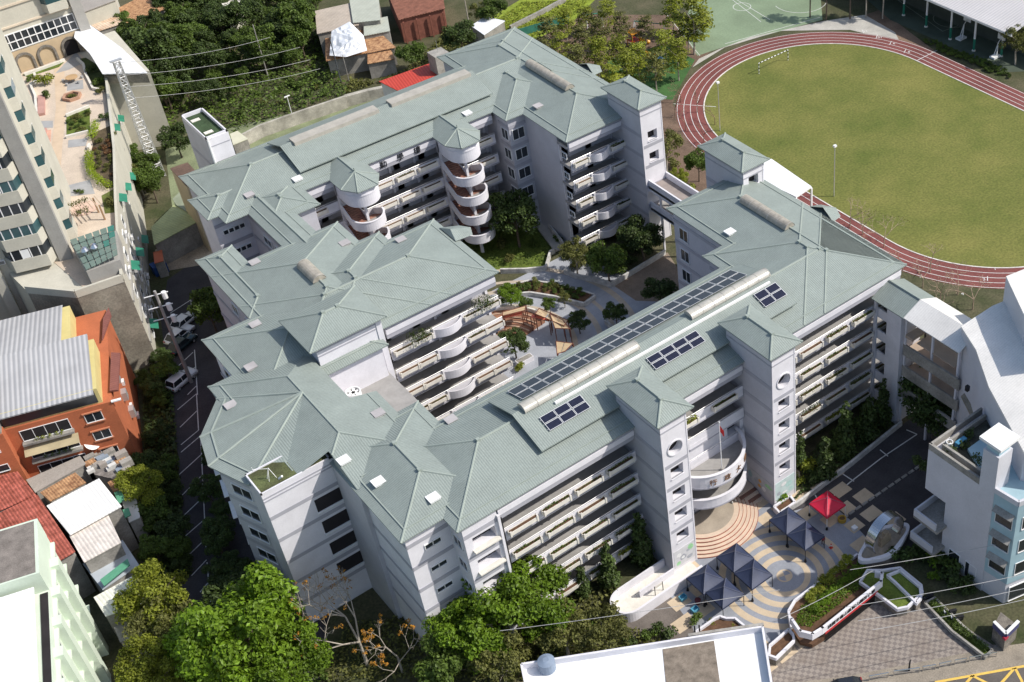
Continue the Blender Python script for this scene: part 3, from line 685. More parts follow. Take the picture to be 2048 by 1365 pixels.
# wide central tower
t = MB(); cx0, cx1, cy0, cy1 = 33.4, 40.6, 113.9, 119.6
holed(t, FY(cy0), cx0, cx1, -.3, 23.2, [], t=.5); t.box(cx0, cx1, cy0+.01, cy1, -.3, 23.15, 2)
t.box(40.62, 41.3, cy0-.1, cy1, -.3, 22.9, 3)
CT = t.build('stair_tower', [WHITE, DARK, LAV, WHITE], SCH); CT['label'] = 'broad blank stair tower over the middle of the complex'
bd = MB()
for z in (18.6, 15.3, 12.0): bd.fbox(FY(cy0), cx0, cx1, -.02, .03, z-.4, z+.15)
for z in (21.8, 22.5): bd.fbox(FY(cy0), cx0, cx1, -.02, .05, z-.08, z+.08)
bd.build('band', BAND, CT)
rb, cb = MB(), MB(); hip_roof(rb, cb, 32.45, 41.9, 113.1, 120.8, 23.4, .34, gutter=0); rb.build('roof', ROOF, CT); cb.build('ridge_cap', ROOFCAP, CT)
MB().fbox(FX(33.4,119.4), 1.0, 3.2, -.1, .05, 20.9, 21.7).build('window', GLASS, CT)
fc = at(706,783,17.0); fan = MB(); fan.ring(fc.x, fc.y, .72, .85, 15.4, 17.0, n=20)
for i in range(6): a = i*1.047; fan.bar((fc.x,fc.y,16.8), (fc.x+.7*math.cos(a),fc.y+.7*math.sin(a),16.8), .3, .04)
MB().box(33.0, 40.6, 106.2, 113.9, 14, 15.4).build('light_well_floor', CONC, SCH); fan.build('ventilation_fan', FRAME, SCH)
# flat roofed block on the west front
t = MB(); BX0, BX1, BY0, BY1 = 19.85, 27.4, 100.0, 103.7
holes = [(24.6, 27.35, z+.9, z+2.5) for z in ZF[:4]]
holed(t, FY(BY0), BX0, 27.9, -.4, 20.4, [], t=.5)
t.box(BX0, BX1, BY0+.01, BY1, -.4, 20.4, 2)
BLK = t.build('flat_roofed_block', [WHITE, DARK, LAV], SCH)
mossroof = M('mossy_flat_roof', (.085,.10,.04), .95, .5, .5, fine=.4, dark=(.05,.05,.025))
MB().box(BX0+.15, BX1-.15, BY0+.15, BY1-.15, 20.38, 20.48).build('flat_roof', mossroof, BLK)
pr = MB()
for x0, x1, y0, y1 in ((BX0,BX1,BY0,BY0+.15),(BX0,BX1,BY1-.15,BY1),(BX0,BX0+.15,BY0,BY1),(BX1-.15,BX1,BY0,BY1)): pr.box(x0,x1,y0,y1,20.4,20.62)
pr.build('parapet', WHITE, BLK)
bd = MB(); band(bd, FY(BY0), BX0, 27.9, [19.9, 19.5], .16, .05); band(bd, FY(BY0), BX0, 27.8, [17.2, 13.9, 10.5, 7.2, 3.9], .5); bd.build('band', BAND, BLK)
for i, z in enumerate((14.2, 10.9, 7.5, 4.2)):
    MB().fbox(FY(BY0), 24.5, 27.75, -.3, .04, z+.35, z+2.1).build('window', DARK, BLK); MB().fbox(FY(BY0), 24.4, 27.75, -.1, .2, z+.2, z+.35).build('window_ledge', FRAME, BLK)
MB().box(27.35, 27.95, 94.0, 100.2, -.4, 19.7).build('wall', LAV, SCH)
an = MB()
for dx, dy in ((0,0),(.8,0),(.8,.5),(0,.5)): an.tube((21.3+dx,101.2+dy,20.5), (21.7,101.45,22.0), .03, n=4)
an.tube((21.7,101.45,21.9), (20.4,102.2,22.1), .03, n=4); an.tube((20.4,102.2,21.7), (20.4,102.2,22.4), .03, n=4); an.tube((22.2,100.9,20.5), (22.5,100.6,20.9), .12, n=8)
tag(an.build('aerial_mast', FRAME), 'thin white aerial mast standing on the mossy flat roof of the west block', 'aerial')
tag(MB().ring(26.3, 102.5, 0.0, .42, 20.49, 20.6, n=16).build('manhole_cover', CREAM), 'round pale hatch lying on the mossy flat roof', 'hatch')
# ---- round stairs on the rear wing
RED = M('red_brown_step', (.30,.155,.115), .9, .2, 2)
def round_stair(xc, label):
    o = bpy.data.objects.new('round_stair', None); COL.objects.link(o); o.parent = SCH; ORG[o.name] = Vector((0,0,0)); o['label'] = label
    yc = 145.9; r = 2.35
    drum = MB(); drum.ring(xc, yc, r-.14, r, 17.2, 19.8, math.pi, 2*math.pi, 22); drum.box(xc-r, xc-r+.14, yc, 149.2, 17.2, 19.8); drum.box(xc+r-.14, xc+r, yc, 149.2, 17.2, 19.8)
    drum.ring(xc, yc, r-.1, r+.06, 18.9, 19.1, math.pi, 2*math.pi, 22); drum.build('drum', WHITE, o)
    rf = MB(); e = 2.85; pts = [(xc-e,149.8),(xc-e,145.4),(xc-1.5,143.2),(xc+1.5,143.2),(xc+e,145.4),(xc+e,149.8)]; A = (xc,146.4,21.25); Bk = (xc,153.0,21.25)
    v = [(*p,20.02) for p in pts]+[A,Bk]+[(xc-e,153.0,20.02),(xc+e,153,20.02)]
    rf.add(v, [(0,1,6,7),(1,2,6),(2,3,6),(3,4,6),(4,5,7,6),(0,7,8),(5,9,7)]); rf.add([(*p,19.88) for p in pts]+[(*p,20.02) for p in pts], [(5,4,3,2,1,0)]+[(i,(i+1)%6,6+(i+1)%6,6+i) for i in range(6)])
    rf.build('roof', ROOF, o); cb = MB()
    for p in pts[1:5]: cb.tube((*p,20.05), A, .1)
    cb.tube(A, Bk, .12); cb.tube((xc,146.4,21.1), (xc,146.4,21.8), .1); cb.build('ridge_cap', ROOFCAP, o)
    for k, z in enumerate(ZF[:4]):
        zm = z+1.67
        l = MB(); l.ring(xc, yc, 0.02, r-.1, zm-.2, zm, math.pi, 2*math.pi, 20); l.build('landing', CONC, o)
        p = MB(); p.ring(xc, yc, r-.13, r, zm-.35, zm+1.05, math.pi, 2*math.pi, 22); p.ring(xc, yc, r-.2, r+.06, zm+1.05, zm+1.14, math.pi, 2*math.pi, 22)
        for sx, za, zb in ((-1, z+3.33, zm), (1, z, zm)):
            x = xc+sx*(r-.07); w = .13
            q = [(x-w/2,149.1,za-.4),(x+w/2,149.1,za-.4),(x+w/2,yc,zb-.4),(x-w/2,yc,zb-.4),(x-w/2,149.1,za+1.05),(x+w/2,149.1,za+1.05),(x+w/2,yc,zb+1.05),(x-w/2,yc,zb+1.05)]
            p.add(q, [(3,2,1,0),(4,5,6,7),(0,1,5,4),(1,2,6,5),(2,3,7,6),(3,0,4,7)])
        p.box(xc-.08, xc+.08, yc, 149.0, zm-.3, zm+1.0); p.build('parapet', WHITE, o)
        st = MB()
        for sx, za, zb in ((-1, z+3.33, zm), (1, z, zm)):
            for i in range(10):
                f = (i+.5)/10; y = yc+(149.1-yc)*f; zz = zb+(za-zb)*f; a, b = (xc+.1, xc+r-.16) if sx > 0 else (xc-r+.16, xc-.1)
                st.box(a, b, y-.16, y+.16, zz-.22, zz)
        st.build('step', RED, o)
    c = MB(); c.box(xc-.18, xc+.18, yc-.1, yc+.3, 0, 19.5); c.box(xc-r, xc-r+.3, 148.6, 149.0, 0, 19); c.build('column', WHITE, o)
round_stair(55.0, 'western of the two round stairs on the rear wing'); round_stair(70.9, 'eastern of the two round stairs on the rear wing')
rf = MB(); rf.add([(57.0,124.2,20.4),(57.0,128.2,20.4),(59.4,127.6,19.9),(60.3,126.2,19.9),(59.6,124.6,19.9),(57.5,126.2,21.0)], [(1,2,5),(2,3,5),(3,4,5),(4,0,5),(0,1,5),(4,3,2,1,0)]); rf.build('roof', ROOF, SCH)
# ---- raised solar roof, raised rear roof, ridge vents
def gable(x0, x1, y0, y1, ze, zr, th=.16):
    ym = (y0+y1)/2; mb = MB(); vs = []
    for x in (x0, x1): vs += [(x,y0,ze),(x,ym,zr),(x,y1,ze),(x,y1,ze-th),(x,ym,zr-th),(x,y0,ze-th)]
    mb.add(vs, [(0,6,7,1),(1,7,8,2),(3,9,10,4),(4,10,11,5),(0,5,11,6),(2,8,9,3),(0,1,4,5),(1,2,3,4),(7,6,11,10),(8,7,10,9)]); return mb
RFA = gable(43.6, 78.8, 85.3, 95.4, 21.35, 22.95).build('raised_roof', ROOF, SCH); RFB = gable(49.5, 79.8, 151.2, 161.3, 21.35, 23.1).build('raised_roof', ROOF, SCH)
st_ = MB(); st_.box(44.6, 78, 86.6, 94.2, 20.5, 21.6); st_.box(50.5, 79, 152.6, 160, 20.5, 21.6); st_.build('wall', DARK, SCH)
POLY = M('translucent_sheet', (.43,.415,.37), .3, .14, 1.2, spec=.6, fine=.1); POLYG = M('aged_sheet', (.34,.31,.26), .35, .3, 1.5, spec=.5)
def barrel(a, b, r, h, mat, n=10):
    a, b = Vector(a), Vector(b); d = (b-a).normalized(); s = d.cross(Vector((0,0,1))).normalized(); mb = MB(); vs = []
    for p in (a, b):
        for i in range(n+1): t = math.pi*i/n; vs.append(p+s*(r*math.cos(t))+Vector((0,0,h*math.sin(t))))
    k = n+1; mb.add(vs, [(i,i+1,k+i+1,k+i) for i in range(n)]+[tuple(range(n, -1, -1)), tuple(range(k, 2*k))])
    L = (b-a).length; m = max(2, int(L/1.6))
    for j in range(m+1):
        q = a+(b-a)*(j/m); vv = []
        for dd in (-.05,.05):
            for i in range(n+1): t = math.pi*i/n; vv.append(q+d*dd+s*((r+.03)*math.cos(t))+Vector((0,0,(h+.03)*math.sin(t))))
        mb.add(vv, [(i,i+1,k+i+1,k+i) for i in range(n)], 1)
    o = mb.build('ridge_vent', [mat, M('vent_strap', (.42,.40,.36), .5)], SCH); return o
barrel((44.8,90.35,22.9), (59.6,90.35,22.9), .75, .6, POLY); barrel((67.0,90.35,22.9), (78.6,90.35,22.9), .75, .6, POLY)
flatv = M('flat_vent', (.40,.375,.33), .5, .15, 1, fine=.1)
for a, b in (((51.2,156.1),(64.0,156.1)), ((66.0,156.3),(79.0,156.3))): MB().box(a[0], b[0], 155.3, 157.0, 22.7, 23.3).build('ridge_vent', flatv, SCH)
barrel((87.95,153.6,22.05), (87.95,143.2,22.05), .8, .75, POLYG); barrel((87.7,104.6,21.85), (87.7,96.2,21.85), .8, .75, POLYG); barrel((39.8,130.0,22.4), (39.8,125.8,22.4), .85, .75, POLYG)
# hatches on the roofs
hm = MB().box(-.55, .55, -.5, .5, -.1, .14).box(-.62,.62,-.57,.57,.12,.17).mesh('roof_hatch', FRAME); hg = MB().box(-.55,.55,-.5,.5,-.1,.14).box(-.62,.62,-.57,.57,.12,.17).mesh('roof_hatch', M('grey_hatch', (.40,.38,.38), .6))
for i, (px, py) in enumerate(((757,966),(867,998),(688,923),(595,360),(934.6,228.5),(1076,214),(1460,466),(690,488.5),(802,481.6),(510,527),(511,651),(502,736),(462,813),(757,829),(902,841.5),(499,392))):
    p = on_roof(px, py); put(hm if i in (0,1,2,3,4,6) else hg, 'roof_hatch', SCH, (p.x, p.y, p.z+.1))
# ---- entrance: curved balconies, steps, sign, murals
def balcony(z, top):
    mb = MB(); n = 26; xc, yc, rx, ry = 62.9, 83.9, 5.0, 4.6
    mb.ring(xc, yc, .96, 1.0, z-.25, top, math.pi, 2*math.pi, n, ex=rx, ey=ry); mb.ring(xc, yc, .94, 1.015, top, top+.1, math.pi, 2*math.pi, n, ex=rx, ey=ry)
    mb.ring(xc, yc, .0, .965, z-.2, z, math.pi, 2*math.pi, n, mi=1, ex=rx, ey=ry); mb.ring(xc, yc, .955, 1.008, z-.42, z-.2, math.pi, 2*math.pi, n, mi=2, ex=rx, ey=ry)
    return mb.build('curved_balcony', [WHITE, CONC, BAND], SCH)
bal = balcony(8.3, 9.75); balcony(5.1, 6.1)
BRN = M('worn_bronze', (.20,.11,.06), .6, .4, 3)
for i, ch in enumerate('行政大樓'):
    a = math.pi*1.5+(-.42+i*.36); x, y = 62.9+5.06*math.cos(a), 83.9+4.66*math.sin(a); nx, ny = math.cos(a)/5.0, math.sin(a)/4.6
    ang = math.atan2(ny, nx)+math.pi/2
    textmesh('sign_character', ch, .95, BRN, Matrix.Translation((x+.02*nx, y+.02*ny, 8.75)) @ Matrix.Rotation(ang, 4, 'Z') @ Matrix.Rotation(math.pi/2, 4, 'X'), bal, .03)
for i, ch in enumerate('勤學樓'):
    p = at((765,803,843)[i], (334,314,298)[i], 18.9)
    textmesh('sign_character', ch, 1.15, BLACK, Matrix.Translation((60.2+i*2.65, 149.02, 18.75)) @ Matrix.Rotation(math.pi/2, 4, 'X'), SCH, .04)
stp = MB(); sc_ = M('step_cream', (.58,.46,.36), .9, .1, 1, fine=.06); sr_ = M('step_red_edge', (.30,.10,.07), .9, .2, 1)
for i in range(6):
    r = 6.6-i*.44; stp.ring(61.6, 83.2, 0.0, r, -.05, .16*(i+1)-.03, math.pi, 2*math.pi, 40); stp.ring(61.6, 83.2, r-.05, r+.01, .16*(i+1)-.11, .16*(i+1)-.02, math.pi, 2*math.pi, 40, mi=1)
stp.ring(61.6, 83.2, 0, 3.75, .9, .97, math.pi, 2*math.pi, 40, mi=2); stp.build('entrance_step', [sc_, sr_, M('stage_floor', (.36,.31,.25), .9, .15, .8, fine=.1)], SCH)
es = MB()
for i in range(5): es.box(66.2, 68.6, 80.2+i*.42, 83.4, 0, .2*(i+1), i % 2)
es.build('entrance_step', [sc_, M('step_dark_red', (.22,.12,.09), .9)], SCH)
ban = MB().fbox(FY(82.2), 57.4, 60.2, 0, .05, 4.2, 4.9).fbox(FY(82.2), 57.4, 60.2, .05, .06, 4.4, 4.5, 1).fbox(FY(82.2), 57.4, 60.2, .05, .06, 4.65, 4.75, 1).build('entrance_banner', [FRAME, M('banner_red', (.55,.03,.04), .7)], SCH)
def mural(fr, u0, u1, z0, z1, bgc, blobs, name='mural'):
    mb = MB().fbox(fr, u0, u1, 0, .035, z0, z1, 0); mats = [M('mural_ground_'+bgc[0], bgc[1], .8, .12, 1.5)]
    for i, (u, z, ru, rz_, colname, col) in enumerate(blobs):
        mt = M('mural_'+colname, col, .8, .2, 3)
        if mt not in mats: mats.append(mt)
        k = 9; vs = [fr.P(u+ru*math.cos(6.283*j/k)*R.uniform(.75,1.1), .04+.003*i, z+rz_*math.sin(6.283*j/k)*R.uniform(.75,1.1)) for j in range(k)]
        mb.add(vs, [tuple(range(k))], mats.index(mt))
    return mb.build(name, mats, SCH)
GRN, GRY, ORG_, WHT = ('green',(.30,.55,.30)), ('grey',(.34,.36,.40)), ('orange',(.60,.32,.08)), ('white',(.7,.7,.7))
mural(FY(78.45), 53.75, 56.7, .9, 3.6, ('pale',(.55,.55,.57)), [(54.3,1.4,.35,.3,*GRN),(55.0,2.0,.5,.45,*GRY),(55.0,2.0,.3,.25,*WHT),(56.1,2.9,.45,.5,*GRN),(55.7,2.6,.3,.2,*GRY),(54.4,2.7,.4,.35,*WHT),(55.9,1.5,.5,.3,*GRY)])
mural(FY(78.42), 68.9, 71.9, .9, 3.7, ('aqua',(.48,.58,.57)), [(69.4,1.8,.35,.3,*GRY),(70.3,1.5,.5,.16,*WHT),(71.0,2.4,.6,.5,'aqua2',(.42,.60,.57)),(70.2,2.9,.5,.3,*WHT),(71.3,1.5,.4,.3,'aqua2',(.42,.60,.57))])
mural(Fr(68.7,83.4,0,-1), .2, 4.8, .9, 3.5, ('pale2',(.45,.46,.48)), [(2.0,2.2,.5,.6,*GRY),(2.5,2.6,.3,.3,*ORG_),(2.4,1.7,.3,.3,*ORG_),(4.0,2.7,.7,.35,*GRN),(.8,2.6,.4,.6,'teal',(.30,.40,.42)),(3.2,1.7,.4,.4,*WHT)])
# access ramp
rp = MB(); rp.box(46.9, 55.9, 76.5, 79.9, -.05, .45, 1); rp.box(46.9,56.0,76.25,76.5,-.05,1.5); rp.box(48.6,53.4,78.15,78.35,.4,1.45); rp.box(46.9,53.4,79.85,80.05,-.05,1.6)
rp.ring(46.9, 78.15, 1.65, 1.9, -.05, 1.55, math.pi/2, 1.5*math.pi, 18); rp.ring(46.9, 78.15, 0, 1.66, -.05, .45, math.pi/2, 1.5*math.pi, 18, mi=1)
rp.build('access_ramp', [WHITE, CREAM], SCH)
# footbridge between the north tower and the tower by the track
fb = thing('footbridge', 'covered footbridge of white concrete linking two stair towers above the garden', 'footbridge')
d = MB(); d.box(91.0, 94.4, 115.5, 130.7, 9.9, 10.3, 1); d.box(91.0,91.25,115.5,130.7,9.4,11.3); d.box(94.15,94.4,115.5,130.7,9.4,11.3); d.build('upper_deck', [WHITE, M('deck_floor', (.28,.24,.22), .9, .2, .6)], fb)
d = MB(); d.box(91.0,94.4,115.5,130.7,6.2,6.6,1); d.box(91.0,91.2,115.5,130.7,6.0,7.6); d.box(94.2,94.4,115.5,130.7,6.0,7.6); d.build('lower_deck', [WHITE, CONC], fb)
for y in (117.5, 122.5, 127.5):
    for x in (91.05, 94.1): MB().box(x, x+.25, y, y+.3, 0, 9.9).build('post', WHITE, fb)
MB().ring(91.0, 124.2, .5, .62, 0, .01, n=18).build('roundel', RAIL, fb).matrix_local = Matrix.Translation((90.99,125,8.9)) @ Matrix.Rotation(-math.pi/2, 4, 'Y') @ Matrix.Translation((-91.0,-124.2,0))
# stair tower at the south east corner with green gable, and the white roofed skybridge
t = MB(); t.box(89.3, 92.9, 78.6, 80.9, -.3, 17.2); t.box(92.6,93.0,80.9,82.9,-.3,17)
for z in ZF: t.box(89.8,93.0,80.9,83.2,z-.35,z,1); t.box(89.6,89.8,80.9,83.1,z-.4,z+1.0)
t.box(89.2,89.5,82.6,83.0,-.3,17.5); t.build('wall', [WHITE, CONC], SCH)
def gable_y(x0, x1, y0, y1, ze, zr, th=.12):
    xm = (x0+x1)/2; mb = MB(); vs = []
    for y in (y0, y1): vs += [(x0,y,ze),(xm,y,zr),(x1,y,ze),(x1,y,ze-th),(xm,y,zr-th),(x0,y,ze-th)]
    mb.add(vs, [(6,0,1,7),(7,1,2,8),(9,3,4,10),(10,4,5,11),(0,6,11,5),(8,2,3,9),(1,0,5,4),(2,1,4,3),(6,7,10,11),(7,8,9,10)]); return mb
GG = gable_y(88.9, 94.5, 78.0, 83.2, 17.75, 19.0).build('roof', ROOF, SCH); MB().tube((91.7,78,19.02),(91.7,83,19.02),.14).build('ridge_cap', ROOFCAP, GG)
WMET = M('white_metal_roof', (.70,.68,.65), .45, .10, .25, ribs=(.3, math.pi/2, .12), spec=.3, fine=.06)
sb = thing('skybridge', 'stair bridge with a white gable roof between the school and the hall', 'skybridge')
gable_y(88.95, 94.55, 69.4, 77.99, 17.8, 19.05).build('roof', WMET, sb)
for k, z in enumerate((5.2, 8.6, 11.9)):
    d = MB(); d.box(90.0, 93.6, 69.6, 78.5, z-.4, z, 1); d.box(89.8,90.05,69.6,78.5,z-.6,z+1.05); d.box(93.5,93.75,69.6,78.5,z-.6,z+1.05); d.build('deck', [CONCD, M('deck_tan', (.42,.33,.26), .9, .15)], sb)
d = MB(); d.box(89.4,93.6,76.8,77.9,14.6,15.0,1); d.box(89.2,89.5,69.6,76.6,13.4,13.6); d.box(89.9,92.0,70.6,76.5,14.2,14.3,1); d.build('deck', [CONCD, M('deck_tan', (.42,.33,.26), .9, .15)], sb)
for y in (70.0, 74.0, 78.2):
    for x in (89.85, 93.5): MB().box(x, x+.25, y, y+.25, 0, 17.7).build('post', WHITE, sb)
# ================================================================== SOLAR ARRAYS on the raised roof
PVM = M('solar_cell', (.012,.013,.03), .16, .3, 3, spec=.7); PVF = M('panel_frame', (.70,.71,.72), .4, .05, metal=.3)
def pv_mesh(w, h):
    mb = MB().box(0, w, 0, h, 0, .04, 0); t = .05
    for x0,x1,y0,y1 in ((0,w,0,t),(0,w,h-t,h),(0,t,t,h-t),(w-t,w,t,h-t)): mb.box(x0,x1,y0,y1,.03,.06,1)
    
    return mb.mesh('solar_panel', [PVM, PVF])
RS = (22.95-21.35)/5.05
def solar(name, label, x0, y0, nx, ny, w, h, side):
    """rows on the south (-1) or north (+1) slope; y0 = lower edge of the array measured from the ridge along y"""
    t = thing(name, label, 'solar panels', (x0, y0, 0), 'solar panel arrays on the front roof'); me = pv_mesh(w, h); an = math.atan(RS)
    for i in range(nx):
        for j in range(ny):
            y = y0+j*(h+.08)*math.cos(an); z = 22.95-RS*abs(y-90.35)+.16
            o = put(me, 'solar_panel', t, (x0+i*(w+.07), y, z)); o.rotation_euler.x = an if side < 0 else -an
    rl = MB()
    for j in (0, 1):
        y = y0+(.3+j*(ny*(h+.08)-.7))*math.cos(an); z = 22.95-RS*abs(y-90.35)+.06; rl.box(x0-.1, x0+nx*(w+.07), y-.04, y+.04, z, z+.07)
    rl.build('mounting_rail', PVF, t)
def sp(px): 
    z = 22.0
    for _ in range(8): p = at(*px, z); z = 22.95-RS*abs(p.y-90.35)+.2
    return p
a, b = sp((1022.3,787)), sp((1483,546)); W = (b.x-a.x)/18-.07
solar('solar_array', 'long double row of dark solar panels along the courtyard side of the front roof', a.x, sp((1040,802)).y, 18, 2, W, 1.62, 1)
for lab, q, nx, ny in (('six panel solar array at the west end of the front roof', ((1077.5,834.5),(1160,788),(1180.5,814),(1101.5,861)), 3, 2), ('eight panel solar array between the two entrance towers on the roof', ((1291,716),(1389,657),(1410.7,683),(1313,739)), 4, 2),
               ('four panel solar array at the east end of the raised roof', ((1506,588.5),(1551,564),(1574,587),(1532,614)), 2, 2)):
    c0, c3 = sp(q[0]), sp(q[3]); c1 = sp(q[1]); w_ = (c1.x-c0.x)/nx-.07; h_ = (c0.y-c3.y)/math.cos(math.atan(RS))/ny-.08
    solar('solar_array', lab, c0.x, c3.y, nx, ny, w_, h_, -1)
a, b = sp((1110,806)), sp((1540,565)); tag(MB().box(a.x, b.x, a.y-.12, a.y+.12, a.z-.2, a.z+.08).build('conduit_tray', FRAME), 'long white cable tray running along the raised roof beside the ridge', 'cable tray')

# ================================================================== THINGS ON THE PLAZA
def tent(px, cloth, label, frame, group):
    c = at(*px, 3.15); t = thing('canopy_tent', label, 'canopy tent', (c.x, c.y, 0), group); h = 1.5; x, y = c.x, c.y
    cs = [(-h,-h),(h,-h),(h,h),(-h,h)]; mb = MB(); n = 6
    for k in range(4):
        (ax, ay), (bx, by) = cs[k], cs[(k+1)%4]; vs = []
        for i in range(n+1):
            f = i/n
            for j in range(n+1):
                s_ = j/n; ex, ey = ax+(bx-ax)*s_, ay+(by-ay)*s_; px_, py_ = ex*(1-f), ey*(1-f)
                sag = -.10*math.sin(math.pi*s_)*(1-f)-.10*math.sin(math.pi*f); vs.append((x+px_, y+py_, 2.12+1.05*f+sag))
        mb.add(vs, [(i*(n+1)+j, i*(n+1)+j+1, (i+1)*(n+1)+j+1, (i+1)*(n+1)+j) for i in range(n) for j in range(n)])
        mb.add([(x+ax,y+ay,2.12),(x+bx,y+by,2.12),(x+bx*1.01,y+by*1.01,1.88),(x+ax*1.01,y+ay*1.01,1.88)], [(0,1,2,3)])
    mb.build('canopy', cloth, t)
    for ax, ay in cs: 
        MB().box(x+ax*.98-.03, x+ax*.98+.03, y+ay*.98-.03, y+ay*.98+.03, 0, 2.1).build('leg', frame, t)
        if ax < 0 or ay > 0: MB().tube((x+ax*.98,y+ay*.98,0.02),(x+ax*.98,y+ay*.98,.45),.16,.1,8).build('weight_bag', BLACK, t)
    sm = MB()
    for ax, ay in cs: sm.tube((x+ax,y+ay,2.15),(x,y,3.19),.022,n=4)
    sm.build('seam', M('seam_grey', (.16,.17,.22), .7), t); return t
NAVY = M('navy_cloth', (.034,.045,.088), .55, .2, .8); REDC = M('red_cloth', (.56,.018,.055), .55, .1, .8)
tent((1655,996), REDC, 'bright red pyramid canopy tent by the driveway', FRAME, 'canopy tents on the plaza')
G = 'navy canopy tents on the plaza'
for p, lab in (((1575,1029),'navy canopy tent nearest the red tent, back half of its pair'), ((1612,1059),'navy canopy tent of the right pair, front half by the red cone'), ((1470,1103),'navy canopy tent of the middle pair, half nearer the school'), ((1506,1136),'navy canopy tent of the middle pair, half over the ring pattern'), ((1410,1146),'navy canopy tent nearest the access ramp'), ((1448,1174),'navy canopy tent in front of the curved planter, nearest the bottom')):
    tent(p, NAVY, lab, BLACK, 'canopy tents on the plaza')
def cone(px, label):
    p = at(*px); t = thing('traffic_cone', label, 'traffic cone', p); r = M('cone_red', (.55,.05,.03), .6)
    MB().tube((p.x,p.y,.03),(p.x,p.y,.72),.17,.04,10).build('body', r, t); MB().box(p.x-.2,p.x+.2,p.y-.2,p.y+.2,0,.04).build('base', r, t); MB().tube((p.x,p.y,.36),(p.x,p.y,.5),.115,.085,10).build('stripe', FRAME, t)
cone((1662,1096), 'red traffic cone standing beside the right navy tents')
p = at(1684,1042); t = thing('basket', 'round yellow brown basket on the paving beside the red tent', 'basket', p); MB().ring(p.x,p.y,.35,.5,0,.5,n=14).build('rim', M('basket_yellow', (.40,.25,.04), .8), t); MB().tube((p.x,p.y,0.02),(p.x,p.y,.35),.45,.45,12).build('filling', M('basket_brown', (.16,.10,.04), .8), t)
p = at(1709,1060); tag(MB().box(-.25,.25,-.25,.25,0,.4).box(-.3,.3,-.3,.3,.4,.47).build('electric_box', FRAME, loc=None), 'small white box standing alone on the paving squares', 'box').location = p
for px, lab in (((1366,1198),'blue crate at the corner of the plaza by the brown path'), ((1390,1222),'open light blue crate beside the small navy tents')):
    p = at(*px); o = MB(); o.box(-.4,.4,-.3,.3,0,.08); 
    for x0,x1,y0,y1 in ((-.4,.4,-.3,-.25),(-.4,.4,.25,.3),(-.4,-.35,-.25,.25),(.35,.4,-.25,.25)): o.box(x0,x1,y0,y1,.08,.45)
    o = o.build('crate', M('blue_plastic', (.10,.32,.45), .5)); o.location = p; tag(o, lab, 'crate', 'blue crates')
p = at(1396,1207); o = MB().tube((0,0,0),(0,0,.55),.28,.33,10).tube((0,0,.55),(0,0,.62),.36,.36,10).build('bucket', M('maroon_plastic', (.13,.03,.04), .6)); o.location = p; tag(o, 'dark maroon bucket under the small navy tents', 'bucket')
# people (small and far): one continuous skinned body each
def person(px, z, label, shirt, trousers, pose=0, rz=0.0):
    p = at(*px, z); t = thing('person', label, 'person', (p.x, p.y, z), None, rz)
    SKN = M('skin', (.45,.28,.20), .6); 
    V = [(0,0,.93,.16),(0,0,1.15,.15),(0,0,1.38,.17),(0,0,1.5,.07),(0,-.01,1.6,.10),(0,-.01,1.68,.105),(0,0,1.75,.07),
         (-.10,0,.86,.10),(-.11,-.04-.1*pose,.48,.07),(-.12,.02,.08,.05),(-.12,-.13,.04,.045),(.10,0,.86,.10),(.11,-.04+.1*pose,.48,.07),(.12,.04,.08,.05),(.12,-.11,.04,.045),
         (-.2,0,1.4,.07),(-.25,.02,1.13,.05),(-.22,-.14,.92,.04),(-.22,-.2,.84,.035),(.2,0,1.4,.07),(.25,.02,1.13,.05),(.22,-.16,.95,.04),(.22,-.22,.88,.035)]
    Ed = [(0,1),(1,2),(2,3),(3,4),(4,5),(5,6),(0,7),(7,8),(8,9),(9,10),(0,11),(11,12),(12,13),(13,14),(2,15),(15,16),(16,17),(17,18),(2,19),(19,20),(20,21),(21,22)]
    me = bpy.data.meshes.new('body'); me.from_pydata([v[:3] for v in V], Ed, []); o = bpy.data.objects.new('body', me); COL.objects.link(o)
    bpy.context.view_layer.objects.active = o
    sm = o.modifiers.new('skin', 'SKIN'); ss = o.modifiers.new('sub', 'SUBSURF'); ss.levels = 1; ss.render_levels = 1
    for i, v in enumerate(V): sv = me.skin_vertices[0].data[i]; sv.radius = (v[3], v[3]); sv.use_root = (i == 0)
    bpy.context.view_layer.update(); m2 = bpy.data.meshes.new_from_object(o.evaluated_get(bpy.context.evaluated_depsgraph_get())); bpy.data.objects.remove(o)
    m2.materials.clear()
    for q in (shirt, trousers, SKN, BLACK): m2.materials.append(q)
    for f in m2.polygons:
        c = f.center; f.material_index = 1 if c.z < .92 and abs(c.x) < .2 and c.z > .1 else 3 if c.z <= .1 else 2 if c.z > 1.48 or (abs(c.x) > .19 and c.z < 1.12) else 0
        f.use_smooth = True
    put(m2, 'body', t, world=False)
    hr = MB(); 
    for i in range(5):
        a0 = i*.32; hr.tube((0,.015,1.70+.11*math.sin(a0)-.02), (0,.015,1.70+.11*math.sin(a0+.32)-.02), .112*math.cos(a0), .112*math.cos(min(1.55,a0+.32)), 10)
    put(hr.mesh('hair', BLACK), 'hair', t, world=False); return t
PNK, RDS, DKB, WHS = plain('pink_shirt', (.70,.35,.38)), plain('red_shirt', (.45,.03,.05)), plain('dark_clothes', (.03,.03,.045)), plain('white_shirt', (.7,.7,.7))
person((1454,1000), 1.0, 'person in a red top standing under the curved balcony', RDS, DKB, .6, .5)
person((1462,993), 1.0, 'person in a pink and white top with dark trousers at the entrance', PNK, DKB, -.5, 2.6)
person((1470,990), 1.0, 'person in dark clothes at the right of the entrance group', DKB, DKB, .4, -1.2)
person((1394,1003), 1.0, 'person in black standing below the red striped banner', DKB, DKB, .3, 1.0)
